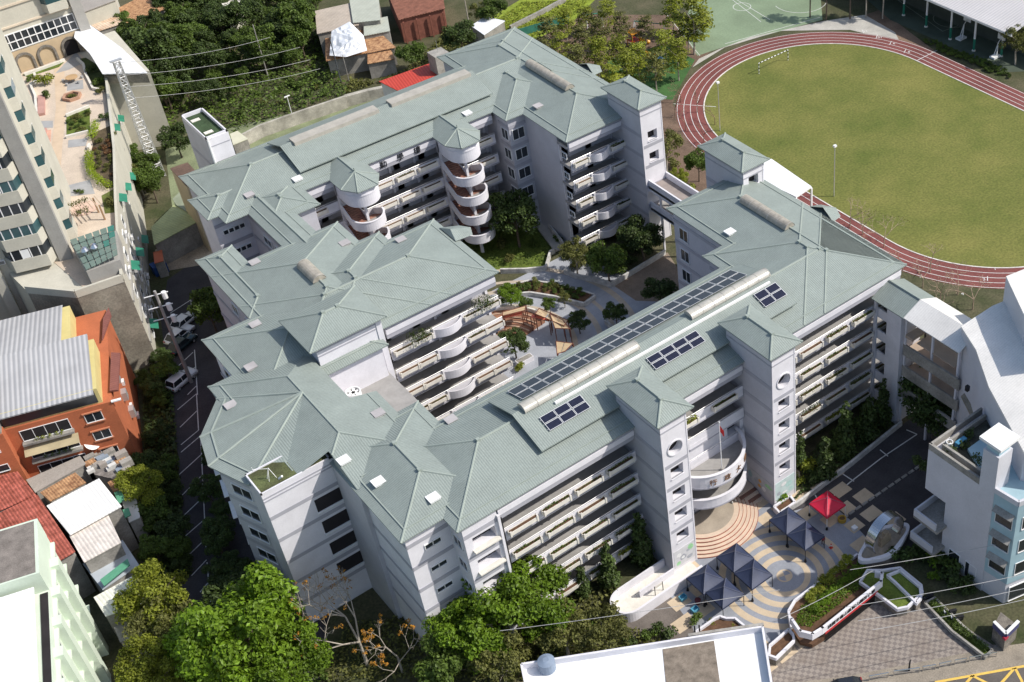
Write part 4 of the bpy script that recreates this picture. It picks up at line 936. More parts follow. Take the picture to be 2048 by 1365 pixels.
person((1646,1090), 0.0, 'person in red between the navy tents and the red tent', RDS, DKB, .5, 1.8)
# stroller beside the entrance group
p = at(1464,1001,1.0); t = thing('stroller', 'grey stroller with white wheels standing beside the entrance group', 'stroller', p)
MB().box(p.x-.25,p.x+.25,p.y-.3,p.y+.3,1.45,1.6).box(p.x-.25,p.x+.25,p.y+.2,p.y+.3,1.6,2.0).build('seat', BAND, t)
for dx in (-.25,.25):
    for dy in (-.35,.3): MB().tube((p.x+dx-.03,p.y+dy,1.13),(p.x+dx+.03,p.y+dy,1.13),.13,n=10).build('wheel', FRAME, t)
    MB().tube((p.x+dx,p.y-.35,1.15),(p.x+dx,p.y+.35,1.95),.025,n=4).tube((p.x+dx,p.y+.3,1.15),(p.x+dx,p.y-.2,1.5),.025,n=4).build('frame', BLACK, t)
# flagpole and flag on the balcony
p = Vector((63.1,80.9,8.3)); t = thing('flagpole', 'white flagpole rising from the curved entrance balcony', 'flagpole', p)
MB().tube(p, p+Vector((0,0,7.4)), .06, .04, 8).build('pole', FRAME, t); MB().tube(p, p+Vector((0,0,.3)), .15, n=8).build('base', CONC, t); MB().tube(p+Vector((0,0,7.4)), p+Vector((0,0,7.6)), .1, .05, 8).build('finial', FRAME, t)
fl = MB(); vs = []
for i in range(7):
    for j in range(2): vs.append((63.15+.07*i, 80.9+.07*math.sin(i*1.7)-.02*i, 15.2-.3*i/2-.95*j+.05*math.sin(i)))
fl.add(vs, [(2*i,2*i+1,2*i+3,2*i+2) for i in range(6)]); tag(fl.build('flag', M('flag_red', (.50,.03,.03), .7)), 'limp red flag hanging on the white flagpole', 'flag')
# steel ring sculpture on a white rimmed stone drum
def scallop(pts, z0, z1, w, name, mat, parent):
    mb = MB(); n = len(pts); c = Vector((sum(p[0] for p in pts)/n, sum(p[1] for p in pts)/n))
    inn = [(p[0]+(c.x-p[0])/max(.01,(Vector(p)-c).length)*w, p[1]+(c.y-p[1])/max(.01,(Vector(p)-c).length)*w) for p in pts]
    vs = [(p[0],p[1],z0) for p in pts]+[(p[0],p[1],z1) for p in pts]+[(p[0],p[1],z1) for p in inn]+[(p[0],p[1],z0) for p in inn]
    mb.add(vs, [(i,(i+1)%n,n+(i+1)%n,n+i) for i in range(n)]+[(n+i,n+(i+1)%n,2*n+(i+1)%n,2*n+i) for i in range(n)]+[(2*n+i,2*n+(i+1)%n,3*n+(i+1)%n,3*n+i) for i in range(n)])
    return mb.build(name, mat, parent), inn
sc0 = at(1768,1085,1.6); t = thing('ring_sculpture', 'polished steel ring standing on a white rimmed stone planter by the gate', 'sculpture', (sc0.x, sc0.y, 0))
ang0 = math.atan2(*(at(1800,1062,1.6)-at(1738,1112,1.6)).yx); du = Vector((math.cos(ang0), math.sin(ang0))); dv = Vector((-du.y, du.x)); pts = []
for i in range(40):
    a = 6.283*i/40; rr = 1+.07*math.cos(4*a+.6); q = Vector((sc0.x, sc0.y))+du*(3.7*math.cos(a)*rr)+dv*(1.75*math.sin(a)*rr); pts.append((q.x,q.y))
_, inn = scallop(pts, 1.15, 1.75, .5, 'rim', WHITE, t)
MB().prism([(p[0]*.93+sc0.x*.07, p[1]*.93+sc0.y*.07) for p in pts], -.05, 1.3).build('drum', STONE, t)
MB().prism(inn, 1.25, 1.42).build('bed', M('basin_floor', (.33,.28,.22), .9, .3, 1), t)
mb = MB(); n = 40; vs = []; rc = Vector((sc0.x, sc0.y))
for i in range(n+1):
    a = -.62+i*(4.4)/n; r = 2.55
    for rr, dd in ((r,-.62),(r,.62),(r-.12,.62),(r-.12,-.62)):
        q = rc+du*(-rr*math.cos(a))*1.0+dv*dd; vs.append((q.x, q.y, 3.25+rr*math.sin(a)))
mb.add(vs, [(4*i+j,4*i+4+j,4*i+4+(j+1)%4,4*i+(j+1)%4) for i in range(n) for j in range(4)]+[(0,1,2,3),(4*n+3,4*n+2,4*n+1,4*n)]); mb.build('ring', STEEL, t)
mb = MB(); 
for f, h in ((-.4,1.5),(.1,1.9),(.6,1.2)): q = rc+du*f; mb.box(q.x-.3,q.x+.3,q.y-.25,q.y+.25,1.4,1.4+h)
mb.build('inner_blocks', M('bronze_blocks', (.30,.24,.17), .5, .3, 2), t)

# gate wall: rounded white trough with letters, red band and slatted gate
def capsule(a, b, r, n=10):
    a, b = Vector(a), Vector(b); d = (b-a).normalized(); ang = math.atan2(d.y, d.x); out = []
    for i in range(n+1): t_ = ang+math.pi/2+math.pi*i/n; out.append((a.x+r*math.cos(t_), a.y+r*math.sin(t_)))
    for i in range(n+1): t_ = ang-math.pi/2+math.pi*i/n; out.append((b.x+r*math.cos(t_), b.y+r*math.sin(t_)))
    return out
gq = [at(*p, 2.6) for p in ((1583,1237),(1600,1262),(1625,1268),(1645,1256),(1762,1163),(1764,1146),(1750,1143))]
gt = thing('gate_wall', 'long white gate wall planter with a row of dark characters and a red band above the folding gate', 'gate wall', (gq[0].x, gq[0].y, 0))
gb_ = [at(*p, 1.1) for p in ((1577,1222),(1590,1200),(1715,1108))]
pts = [(q.x,q.y) for q in gq]; mb = MB()
for i in range(len(pts)-1):
    a, b = Vector((*pts[i],1.7)), Vector((*pts[i+1],1.7)); mb.bar(a, b, .28, .95)
    mb.box(a.x-.14,a.x+.14,a.y-.14,a.y+.14,1.7,2.65)
mb.build('parapet', WHITE, gt)
back = [Vector((gq[0].x,gq[0].y,0)), Vector((gb_[0].x,gb_[0].y,0)), Vector((gb_[1].x,gb_[1].y,0)), Vector((gb_[2].x,gb_[2].y,0))]
mb = MB()
for a, b in zip(back[:-1], back[1:]): mb.bar(a, b, .25, 1.15)
mb.build('plaza_wall', WHITE, gt)
MB().prism([(q.x,q.y) for q in back]+[(p[0],p[1]) for p in pts[::-1]], .2, .75).build('bed', SOIL, gt)
a, b = gq[3], gq[4]; d = (b-a); ln = d.length; d.normalize(); fr = Fr(a.x, a.y, d.x, d.y); 
if fr.P(0,1,0)[1] > a.y: pass
MB().fbox(fr, .3, ln-.6, .02, .16, 1.35, 1.7).build('red_band', M('gate_red', (.45,.03,.035), .6), gt)
sl_ = MB(); k = int((ln-1.0)/.16)
for i in range(k): sl_.fbox(fr, .4+i*.16, .4+i*.16+.06, .06, .12, .05, 1.35)
sl_.fbox(fr, .3, ln-.6, .04, .14, .0, .12); sl_.build('gate_slat', BLACK, gt)['kind'] = 'stuff'
for i, ch in enumerate('桃園市龜山區壽山國民小學'):
    u = .9+i*(ln-2.3)/11; q = fr.P(u, .165, 2.15)
    textmesh('sign_character', ch, .62, BLACK, Matrix.Translation(q) @ Matrix.Rotation(math.atan2(d.y, d.x), 4, 'Z') @ Matrix.Rotation(math.pi/2, 4, 'X'), gt, .02)
q = at(1640,1255,0); 
for px in ((1612,1262),(1742,1190)): c = at(*px, 0.0); MB().tube((c.x,c.y,-.1),(c.x,c.y,.7),1.05,1.05,20).build('stone_pier', STONE, gt)
# smaller scalloped planters round the gate
def rim_planter(pxs, z, label, soil=SOIL, w=.24, zin=.35, rimm=None):
    pts = [at(*p, z) for p in pxs]; c = pts[0]; t = thing('raised_planter', label, 'planter', (c.x, c.y, 0), 'white rimmed planters by the gate'); mb = MB()
    for i in range(len(pts)): a, b = pts[i], pts[(i+1)%len(pts)]; mb.bar((a.x,a.y,z-.45), (b.x,b.y,z-.45), w, .45); mb.tube((a.x,a.y,z-.45),(a.x,a.y,z-.002),w/2,n=8)
    mb.build('rim', rimm or WHITE, t); MB().prism([(p.x,p.y) for p in pts], -.05, z-.42).build('base', STONE, t); MB().prism([(p.x,p.y) for p in pts], z-.42, z-zin).build('bed', soil, t); return t
rim_planter(((1790,1163),(1833,1205),(1842,1195),(1840,1173),(1800,1140),(1775,1150)), 1.6, 'white rimmed planter hooked round the corner beside the gate', LAWN)
rim_planter(((1720,1195-32),(1735,1180-40),(1765,1140),(1800,1135),(1843,1170),(1845,1185),(1815,1213),(1795,1217),(1762,1192)), 1.5, 'low angular white planter in shade next to the gate', LAWN)
rim_planter(((1393,1262),(1430,1236),(1440,1232),(1452,1236),(1470,1236),(1487,1250),(1490,1275),(1400,1290)), 1.1, 'curved white planter with yellow shrubs behind the bottom flat roof', SOIL)
rim_planter(((1540,1290),(1577,1258),(1586,1268),(1588,1280),(1552,1315),(1538,1310)), 1.5, 'small empty white planter between the gate and the flat roofed building', SOIL)
rim_planter(((1850,1205),(1905,1262),(1970,1312),(1985,1300),(1925,1250),(1870,1195)), .6, 'long low planter strip of grass beside the parked scooters', LAWN, rimm=CONCD)
# ================================================================== SURROUNDING BUILDINGS
CRM = M('cream_tile', (.50,.48,.41), .8, .1, .3, fine=.06); CRMD = M('stained_cream', (.27,.245,.20), .9, .4, .25, fine=.25, dark=(.15,.135,.11)); GRYP = M('grey_pillar', (.33,.32,.30), .85, .12, .4, fine=.08)
TEAL = M('teal_glass', (.035,.085,.095), .15, .3, .4, spec=.6); DECK = M('garden_deck', (.55,.46,.37), .9, .14, .35, fine=.12); SALM = M('salmon_path', (.55,.43,.31), .9, .1, .6); GSLAB = M('grey_slab', (.33,.33,.33), .9, .15, .6)
A72 = math.radians(72); EU = Vector((math.cos(A72), math.sin(A72))); EV = Vector((EU.y, -EU.x))
def win_block(fr, u0, u1, z0, z1, parent, name='window', glass=GLASS, d=.03, ft=.06, mull=0):
    m1 = MB().fbox(fr, u0, u1, -.2, d, z0, z1).build(name, glass, parent); f = MB()
    f.fbox(fr,u0-ft,u0,-.1,d+.05,z0-ft,z1+ft); f.fbox(fr,u1,u1+ft,-.1,d+.05,z0-ft,z1+ft); f.fbox(fr,u0,u1,-.1,d+.05,z1,z1+ft); f.fbox(fr,u0,u1,-.1,d+.1,z0-ft,z0)
    for i in range(mull): q = u0+(u1-u0)*(i+1)/(mull+1); f.fbox(fr,q-.03,q+.03,-.1,d+.03,z0,z1)
    f.build('frame', FRAME, m1); return m1
acm = MB().box(-.4,.4,-.3,0,0,.6).box(-.3,.3,-.31,-.3,.08,.52,1).mesh('air_conditioner', [FRAME, M('ac_grille', (.2,.2,.2), .6)])
def ac(fr, u, z, parent): put(acm, 'air_conditioner', parent, fr.P(u, .02, z), fr.rz())
# --- podium with roof garden
pd = thing('podium_building', 'cream podium building with a landscaped roof garden and stained end wall', 'building', (30,180,0))
pe = [at(245,548,14.6), at(236,470,14.6), at(232,400,14.6), at(229,300,14.6), at(218,200,14.6), at(212,150,14.6)]
east = [(q.x,q.y) for q in pe]; poly = [(14.5,161.5),(18.9,156.0),(20.6,155.7),(24.6,155.2)]+east[1:]+[(43.3,212.0),(49.3,209.3),(50.5,228),(20,228),(12,190)]
wl = MB().prism(poly, -.5, 13.9); wl.build('wall', CRM, pd)
MB().prism([(14.46,161.4),(18.85,155.94),(20.58,155.6),(24.68,155.1),(24.6,155.3),(20.7,155.9),(19,156.2),(14.6,161.7)], -.4, 14.2).build('end_wall', CRMD, pd)
par = MB()
pp_ = [(14.5,161.5),(18.9,156.0),(24.6,155.2)]+east[1:]+[(43.3,212.0)]
for a, b in zip(pp_[:-1], pp_[1:]): par.bar((*a,13.8), (*b,13.8), .35, 1.1)
par.build('parapet', CRM, pd)
MB().prism([(q[0],q[1]) for q in ((20.3,156.2),(24.3,155.7),(27.4,164.0),(31,174.5),(42.8,212),(43,227),(32,227),(21,186),(19,168))], 13.9, 13.96).build('deck', DECK, pd)
efr = Fr(east[-1][0]+.02, east[-1][1], east[0][0]-east[-1][0], east[0][1]-east[-1][1]); L_ = math.hypot(east[0][0]-east[-1][0], east[0][1]-east[-1][1])
efr = Fr(24.75,155.3, .309, .951)      # u away from camera, outward +X side
bm = MB()
for z in (3.5, 7.0, 10.5): bm.fbox(efr, 0, 56, -.3, .12, z-.35, z)
bm.fbox(Fr(18.9,156,1,-.14), 0, 5.8, -.1, .06, 11.2, 12.3); bm.build('band', GRYP, pd)
for i, u in enumerate((4,8.5,13,17,21.5,26,30,34.5,39,43,47.5,52)):
    for k, z in enumerate((1.0,4.6,8.0,11.2)):
        win_block(efr, u, u+1.5, z, z+1.4, pd)
        if (i+k) % 2: ac(efr, u+2.4, z-.2, pd)
        if (i*3+k) % 5 == 0: MB().add([efr.P(u-.4,.05,z+2.1),efr.P(u+1.9,.05,z+2.1),efr.P(u+1.9,1.1,z+1.6),efr.P(u-.4,1.1,z+1.6)], [(0,1,2,3)]).build('awning', M('green_awning', (.03,.19,.12), .5), pd)
# garden furniture on the deck
ZD = 13.96
def gp(px, z=ZD): return at(*px, z)
def dsheet(name, pxs, mat, dz=.02): return MB().add([(*gp(p)[:2], ZD+dz) for p in pxs], [tuple(range(len(pxs)))]).build(name, mat, pd)
dsheet('salmon_path', ((100,380),(119,380),(125,290),(133,215),(128,130),(108,130),(112,215),(104,290)), SALM)
for q in (((137,281),(175,277),(172,292),(136,296)), ((77,243),(106,242),(106,256),(75,256)), ((134,372),(180,360),(190,388),(135,394)), ((134,182),(167,178),(166,160),(136,164)), ((110,148),(138,140),(170,125),(152,105))): dsheet('grey_slab', q, GSLAB, .025)
dsheet('planted_bed', ((133,234),(180,215),(180,265),(133,277)), LAWN, .03); dsheet('earth_bed', ((180,270),(225,250),(229,375),(213,378),(187,350),(176,330),(186,290)), M('dark_bed', (.10,.075,.045), .95, .5, .6, fine=.4), .03)
dsheet('planted_bed', ((203,392),(229,378),(233,425),(210,428)), M('ivy_bed', (.10,.12,.03), .95, .5, .8, fine=.4), .03); dsheet('planted_bed', ((45,150),(110,125),(128,125),(118,135),(55,155)), LAWN, .03)
dsheet('planted_bed', ((160,118),(172,116),(210,140),(210,185),(190,185),(172,150)), M('shade_bed', (.06,.08,.025), .95, .5, .8, fine=.4), .03)
cu = MB()
for line in (((155,120),(168,132),(172,150),(187,180),(208,184)), ((50,152),(120,127),(130,122)), ((70,150),(75,165),(62,172),(72,195),(75,230),(52,245),(60,252),(75,255)), ((133,234),(180,215)), ((133,277),(178,266)), ((180,292),(177,300))):
    for a, b in zip(line[:-1], line[1:]): A, B = gp(a), gp(b); cu.bar(A, B, .35, .45)
cu.build('bed_kerb', CREAM, pd)
p = gp((145,196)); hx = MB(); hx.ring(p.x,p.y,1.15,1.5,ZD,ZD+.5,n=6); hx.ring(p.x,p.y,0,1.16,ZD,ZD+.3,n=6,mi=1); tag(hx.build('hexagonal_planter', [M('terracotta', (.42,.25,.17), .9), SOIL]), 'small hexagonal planter in the middle of the roof garden', 'planter')
p = gp((146,163)); tt = thing('garden_table', 'round tan table with stools in the roof garden', 'table', p); MB().tube(p, p+Vector((0,0,.7)), .15, n=8).build('leg', CONC, tt); MB().tube(p+Vector((0,0,.7)), p+Vector((0,0,.8)), .95, n=18).build('table_top', M('tan_top', (.42,.28,.15), .7), tt)
for i in range(5): a = i*1.257; q = p+Vector((1.5*math.cos(a),1.5*math.sin(a),0)); tag(MB().tube(q, q+Vector((0,0,.42)), .22, n=10).build('stool', GSLAB), 'grey stool at the round roof garden table', 'stool', 'stools round the garden table')
for i, (a, b) in enumerate((((88,262),(84,312)), ((84,195),(84,232)))):
    A, B = gp(a), gp(b); MB().bar(A, B, 1.0, .45).build('raised_bed', M('pink_edge', (.45,.26,.22), .9), pd)
A, B = gp((96,262)), gp((93,310)); MB().bar(A, B, .9, .1).build('tiled_seat', M('salmon_tile', (.56,.33,.25), .8), pd)
p = gp((168,418)); MB().ring(p.x,p.y,0,1.9,ZD+.02,ZD+.1,n=8).build('octagon_paving', M('pink_paving', (.58,.42,.34), .9), pd)
# pergola
pg = thing('pergola', 'small rooftop pergola overgrown with vines beside the glass house', 'pergola', gp((172,450))); P0 = gp((172,445)); po = MB()
for dx in (-2.2,2.2):
    for dy in (-1.2,1.2): po.box(P0.x+dx-.1,P0.x+dx+.1,P0.y+dy-.1,P0.y+dy+.1,ZD,ZD+2.4)
po.build('post', M('timber', (.30,.19,.11), .9), pg); b_ = MB()
for i in range(9): b_.box(P0.x-2.5+i*.62,P0.x-2.4+i*.62,P0.y-1.5,P0.y+1.5,ZD+2.4,ZD+2.55)
b_.build('beam', M('pale_timber', (.45,.36,.27), .9), pg); leafcards([(P0.x+R.uniform(-2.4,2.4), P0.y+R.choice((-1.3,1.3)), ZD+2.5, .6) for i in range(12)], 500, .25, R).build('vine', L_OLIVE, pg)
# glass house
gh = thing('glass_house', 'glazed roof shelter with green panes on the podium corner', 'glass house', gp((185,500)))
g4 = [at(138,480,16.6), at(228,449,17.2), at(236,510,17.0), at(172,541,16.4)]
MB().prism([(q.x,q.y) for q in g4], ZD, 16.2).build('wall', GRYP, gh); vs = [tuple(q) for q in g4]
pa = M('green_pane', (.14,.20,.175), .25, .15, .6, spec=.6); pa2 = M('teal_pane', (.035,.17,.14), .25, .15, .6, spec=.6)
for i in range(6):
    for j in range(5):
        f = lambda a, b: g4[0].lerp(g4[1], a).lerp(g4[3].lerp(g4[2], a), b)
        e = .012; q = [f(i/6+e,j/5+e), f((i+1)/6-e,j/5+e), f((i+1)/6-e,(j+1)/5-e), f(i/6+e,(j+1)/5-e)]
        MB().add(q+[v-Vector((0,0,.06)) for v in q], [(0,1,2,3),(7,6,5,4),(0,4,5,1),(1,5,6,2),(2,6,7,3),(3,7,4,0)]).build('glass_pane', pa2 if (i,j) in ((5,0),(4,2),(5,1)) else pa, gh)
for i, px in enumerate(((171,506),(190,499))):
    p = at(*px,16.8); tag(MB().tube(p-Vector((0,0,.4)), p+Vector((0,0,.4)), .3, n=10).tube(p+Vector((0,0,.4)), p+Vector((0,0,.8)), .55, .35, 12).tube(p+Vector((0,0,.8)), p+Vector((0,0,.95)), .35, .1, 12).build('roof_ventilator', STEEL), ('left','right')[i]+' one of two steel turbine ventilators on the glass house roof', 'ventilator', 'turbine ventilators')
# white stair canopy and stepped wall
cp = thing('stair_canopy', 'long sloping white canopy over the stairs beside the roof garden', 'canopy', (44,213,14))
q4 = [at(148,75,17.5), at(180,108,17.0), at(205,148,16.2), at(295,146,15.6), at(242,95,16.6), at(155,32,17.8)]
MB().add(q4+[v-Vector((0,0,.15)) for v in q4], [(0,1,4,5),(1,2,3,4),(11,10,7,6),(10,9,8,7),(0,6,7,1),(1,7,8,2),(2,8,9,3),(3,9,10,4)]).build('roof', M('white_canopy', (.66,.67,.69), .5, .08, .4, ribs=(.6, .3, .2)), cp)
MB().prism([(q.x,q.y) for q in (at(207,150,15.5),at(294,148,15.5),at(240,99,15.5))], 13.9, 15.3).build('wall', CRMD, cp)
# --- tower A with stacked bays (left edge), tower B with arches
def bay_tower(name, label, fr, length, depth, ztop, z0):
    t = thing(name, label, 'apartment tower', fr.P(0,0,z0)); P = fr.P
    poly = [P(0,0,0), P(length,0,0), P(length,-depth,0), P(0,-depth,0)]; MB().prism([(q[0],q[1]) for q in poly], z0-14, ztop).build('wall', CRM, t); return t
TA = at(146,514,14); frA = Fr(TA.x-22*.951, TA.y+22*.309, .951, -.309)   # south face; u=22 at the corner
ta = bay_tower('apartment_tower', 'tall cream apartment tower with stacked bay balconies at the left edge', frA, 22, 18, 62, 14)
frAe = Fr(*frA.P(22,0,0)[:2], .309, .951)
MB().fbox(frA, 20.4, 22.02, -.5, .35, 0, 62).build('corner_pillar', GRYP, ta); MB().fbox(frA, 12.2, 13.4, -.5, .8, 0, 62).build('pillar', CRM, ta); MB().fbox(frA, 6.2, 7.4, -.5, .8, 0, 62).build('pillar', CRM, ta)
bay = MB(); wnd = MB(); pts = [(14.3,0),(15.3,1.7),(19.6,1.7),(20.3,0)]
bp_ = lambda u, d, z, fr=frA: fr.P(u, d, z)
def bay_mesh(fr, pts, z0, z1, mi, mb, grow=0.0):
    c = sum(p[0] for p in pts)/len(pts); q = [(c+(u-c)*(1+grow), d*(1+grow)) for u, d in pts]; vs = [fr.P(u,d,z0) for u,d in q]+[fr.P(u,d,z1) for u,d in q]; n = len(q)
    mb.add(vs, [(i,i+1,n+i+1,n+i) for i in range(n-1)]+[tuple(range(n,2*n)), tuple(range(n-1,-1,-1))], mi)
for k in range(14):
    z = 14.6+3.3*k; b1 = MB(); bay_mesh(frA, pts, z, z+1.75, 0, b1); b1.build('bay', CRM, ta)
    w1 = MB(); bay_mesh(frA, pts, z+1.75, z+3.3, 0, w1, -.06); wo = w1.build('bay_window', TEAL if k % 2 else GLASS, ta)
    fm = MB()
    for u in (15.6, 16.7, 17.8, 18.9): fm.fbox(frA, u, u+.12, 1.55, 1.64, z+1.75, z+3.25)
    fm.fbox(frA, 16.8, 17.7, 1.5, 1.62, z+1.8, z+3.1) if k % 3 == 0 else None
    fm.build('frame', FRAME, wo); ac(frA, 13.9, z+.9, ta); win_block(frA, 8.3, 10.9, z+1.0, z+2.5, ta, mull=1); win_block(frA, 1.5, 4.6, z+1.0, z+2.5, ta, mull=2); ac(frA, 11.6, z+.6, ta)
    e1 = MB(); bay_mesh(frAe, [(3.0,0),(3.4,.9),(6.2,.9),(6.6,0)], z, z+1.75, 0, e1); e1.build('bay', CRM, ta); e2 = MB(); bay_mesh(frAe, [(3.0,0),(3.4,.9),(6.2,.9),(6.6,0)], z+1.75, z+3.3, 0, e2, -.08); e2.build('bay_window', TEAL, ta)
    win_block(frAe, 9, 10.6, z+1, z+2.5, ta)
frB = Fr(31.0, 223.6, 1, .05); tb = bay_tower('apartment_tower', 'cream tower with three arches and a window grid behind the roof garden', frB, 15, 16, 62, 14)
MB().fbox(frB, -.1, 1.3, -.5, .7, 14, 62).build('pillar', GRYP, tb); MB().fbox(frB, 13.4, 15.1, -.5, .7, 14, 62).build('pillar', GRYP, tb)
MB().fbox(frB, 1.3, 13.4, -.2, .1, 14, 17.6).build('base_wall', M('tan_wall', (.48,.37,.24), .9, .1, .6), tb)
for i in range(11):
    for j in range(2): u = 1.6+i*1.07; MB().fbox(frB, u, u+.92, -.3, .06, 18.0+j*1.35, 19.2+j*1.35).build('window', GLASS, tb)
gr = MB()
for i in range(12): gr.fbox(frB, 1.45+i*1.07, 1.6+i*1.07, -.1, .16, 17.8, 20.7)
for z in (17.85, 19.2, 20.55): gr.fbox(frB, 1.5, 13.3, -.1, .17, z, z+.14)
gr.build('window_grid', FRAME, tb)
for i, u in enumerate((3.6, 7.2, 11.2)):
    ar = MB(); n = 14; vs = []
    for k in range(n+1):
        a = math.pi*k/n
        for r, d in ((1.15,.1),(1.55,.1),(1.55,.35),(1.15,.35)): vs.append(frB.P(u+r*math.cos(a), d, 15.6+r*math.sin(a)))
    ar.add(vs, [(4*k+j,4*k+4+j,4*k+4+(j+1)%4,4*k+(j+1)%4) for k in range(n) for j in range(4)])
    ar.fbox(frB, u-1.55, u-1.15, .1, .35, 14, 15.6); ar.fbox(frB, u+1.15, u+1.55, .1, .35, 14, 15.6); ar.build('arch', STONE, tb)
    if i == 2: MB().fbox(frB, u-1.1, u+1.1, .02, .12, 14, 16.6).build('doorway', DARK, tb)
for k in range(12):
    z = 21.6+3.3*k; MB().fbox(frB, 1.3, 13.4, 0, .25, z, z+.3).build('ledge', M('pale_peach', (.56,.48,.38), .85), tb)
    b1 = MB(); bay_mesh(frB, [(9.2,0),(9.7,1.3),(12.8,1.3),(13.3,0)], z+.6, z+2.1, 0, b1); b1.build('bay', CRM, tb); b2 = MB(); bay_mesh(frB, [(9.2,0),(9.7,1.3),(12.8,1.3),(13.3,0)], z+2.1, z+3.9, 0, b2, -.05); b2.build('bay_window', TEAL, tb)
# --- orange building
ORA = M('orange_render', (.44,.135,.062), .85, .14, .4, fine=.1); ORAD = M('orange_trim', (.50,.20,.11), .85, .1, .6)
GMET = M('grey_metal_roof', (.40,.40,.41), .5, .1, .3, ribs=(.55, A72+math.pi/2, .35)); YEL = M('pale_yellow_wall', (.58,.50,.22), .85, .08)
ob = thing('orange_apartment_building', 'orange rendered apartment block with a grey metal roof and barred balconies', 'apartment building', (12,140,0))
O0 = Vector((15.15,135.5)); frO = Fr(O0.x-.951*24, O0.y+.309*24, .951, -.309); frOe = Fr(O0.x, O0.y, .309, .951)
P = frO.P; MB().prism([P(0,0,0)[:2], P(24,0,0)[:2], P(24,-19,0)[:2], P(0,-19,0)[:2]], -.4, 12.0).build('wall', ORA, ob)
MB().prism([P(0,-.3,0)[:2], P(23.0,-.3,0)[:2], P(23.0,-10.2,0)[:2], P(20.4,-10.2,0)[:2], P(20.4,-18.6,0)[:2], P(0,-18.6,0)[:2]], 12.0, 14.2).build('upper_wall', YEL, ob)
MB().fbox(frO, 11.8, 22.6, -.28, -.2, 12.25, 13.9).build('window', GLASS, ob)
r0 = MB(); a_ = lambda u, d, z: P(u, d, z)
r0.add([a_(0,.5,14.1),a_(22.6,.5,14.1),a_(22.6,-10,15.3),a_(0,-10,15.3),a_(0,-19,14.3),a_(19.6,-19,14.3),a_(19.6,-10,15.2)], [(0,1,2,3),(3,6,5,4)])
r0.add([a_(0,.5,13.98),a_(22.6,.5,13.98),a_(22.6,-10,15.15),a_(0,-10,15.15)], [(3,2,1,0)]); r0.build('roof', GMET, ob)
MB().fbox(frO, 8.6, 12.2, -6.0, 1.2, 10, 14.6).build('stair_head', CONCD, ob); MB().fbox(frO, 9.0, 11.8, -4.6, -1.2, 14.55, 16.0).build('water_tank_room', M('dark_tank', (.10,.095,.09), .9, .4, .5), ob)
MB().fbox(frO, 8.4, 12.3, .0, 1.3, -.3, 12.6).build('stair_bay', ORA, ob); MB().fbox(frO, 23.9, 25.0, -.2, .15, 11.9, 12.05).build('ledge', FRAME, ob)
for k in range(4):
    z = 1.2+2.85*k; win_block(frO, 13.6, 18.8, z, z+1.5, ob, glass=DARK, mull=3); win_block(frO, 20.6, 22.4, z+.1, z+1.4, ob, mull=1); win_block(Fr(*frO.P(0,1.3,0)[:2], .951,-.309), 9.9, 11.2, z+.4, z+1.3, ob); win_block(frO, 2.6, 7.4, z, z+1.5, ob, glass=DARK, mull=2)
    MB().fbox(frO, 20.4, 22.6, 0, .18, z-.1, z+.05).fbox(frO, 20.4, 22.6, 0, .18, z+1.45, z+1.6).build('window_surround', ORAD, ob)
    pl = MB().fbox(frO, 13.4, 19.0, .02, .7, z-.35, z-.05).build('balcony_box', CONCD, ob)
    if k in (2,): MB().add([frO.P(13.2,.05,z+2.0),frO.P(19.2,.05,z+2.0),frO.P(19.2,1.3,z+1.45),frO.P(13.2,1.3,z+1.45)], [(0,1,2,3)]).build('awning', M('tan_awning', (.38,.32,.20), .8), ob)
    if k in (1,): MB().add([frO.P(2.2,.05,z+2.0),frO.P(7.8,.05,z+2.0),frO.P(7.8,1.3,z+1.45),frO.P(2.2,1.3,z+1.45)], [(0,1,2,3)]).build('awning', M('tan_awning', (.38,.32,.20), .8), ob)
    leafcards([(*frO.P(15+i*.7,.4,z+.15),.3) for i in range(5)], 130, .2, R).build('plants', L_YEL if k == 3 else L_MID, pl)
    ac(frOe, 9.5-1.5*(k%2), z, ob)
    if k: MB().fbox(frOe, 6.0, 7.1, 0, .6, z, z+1.2).build('window_cage', RAIL, ob)
# red brown lean-to roofs between orange building and podium
for (px, z0, lab) in ((((206,637),(217,615),(222,630),(204,680)), 12.6, 'upper'), (((222,705),(240,706),(236,780),(219,782)), 12.4, 'lower')):
    q = [at(*p, z0) for p in px]; tag(MB().prism([(v.x,v.y) for v in q], z0-.25, z0).build('lean_to_roof', M('red_brown_sheet', (.22,.085,.07), .7, .15, .8, ribs=(.4,A72,.3))), lab+' of two red brown lean-to roofs on the orange building side', 'roof')
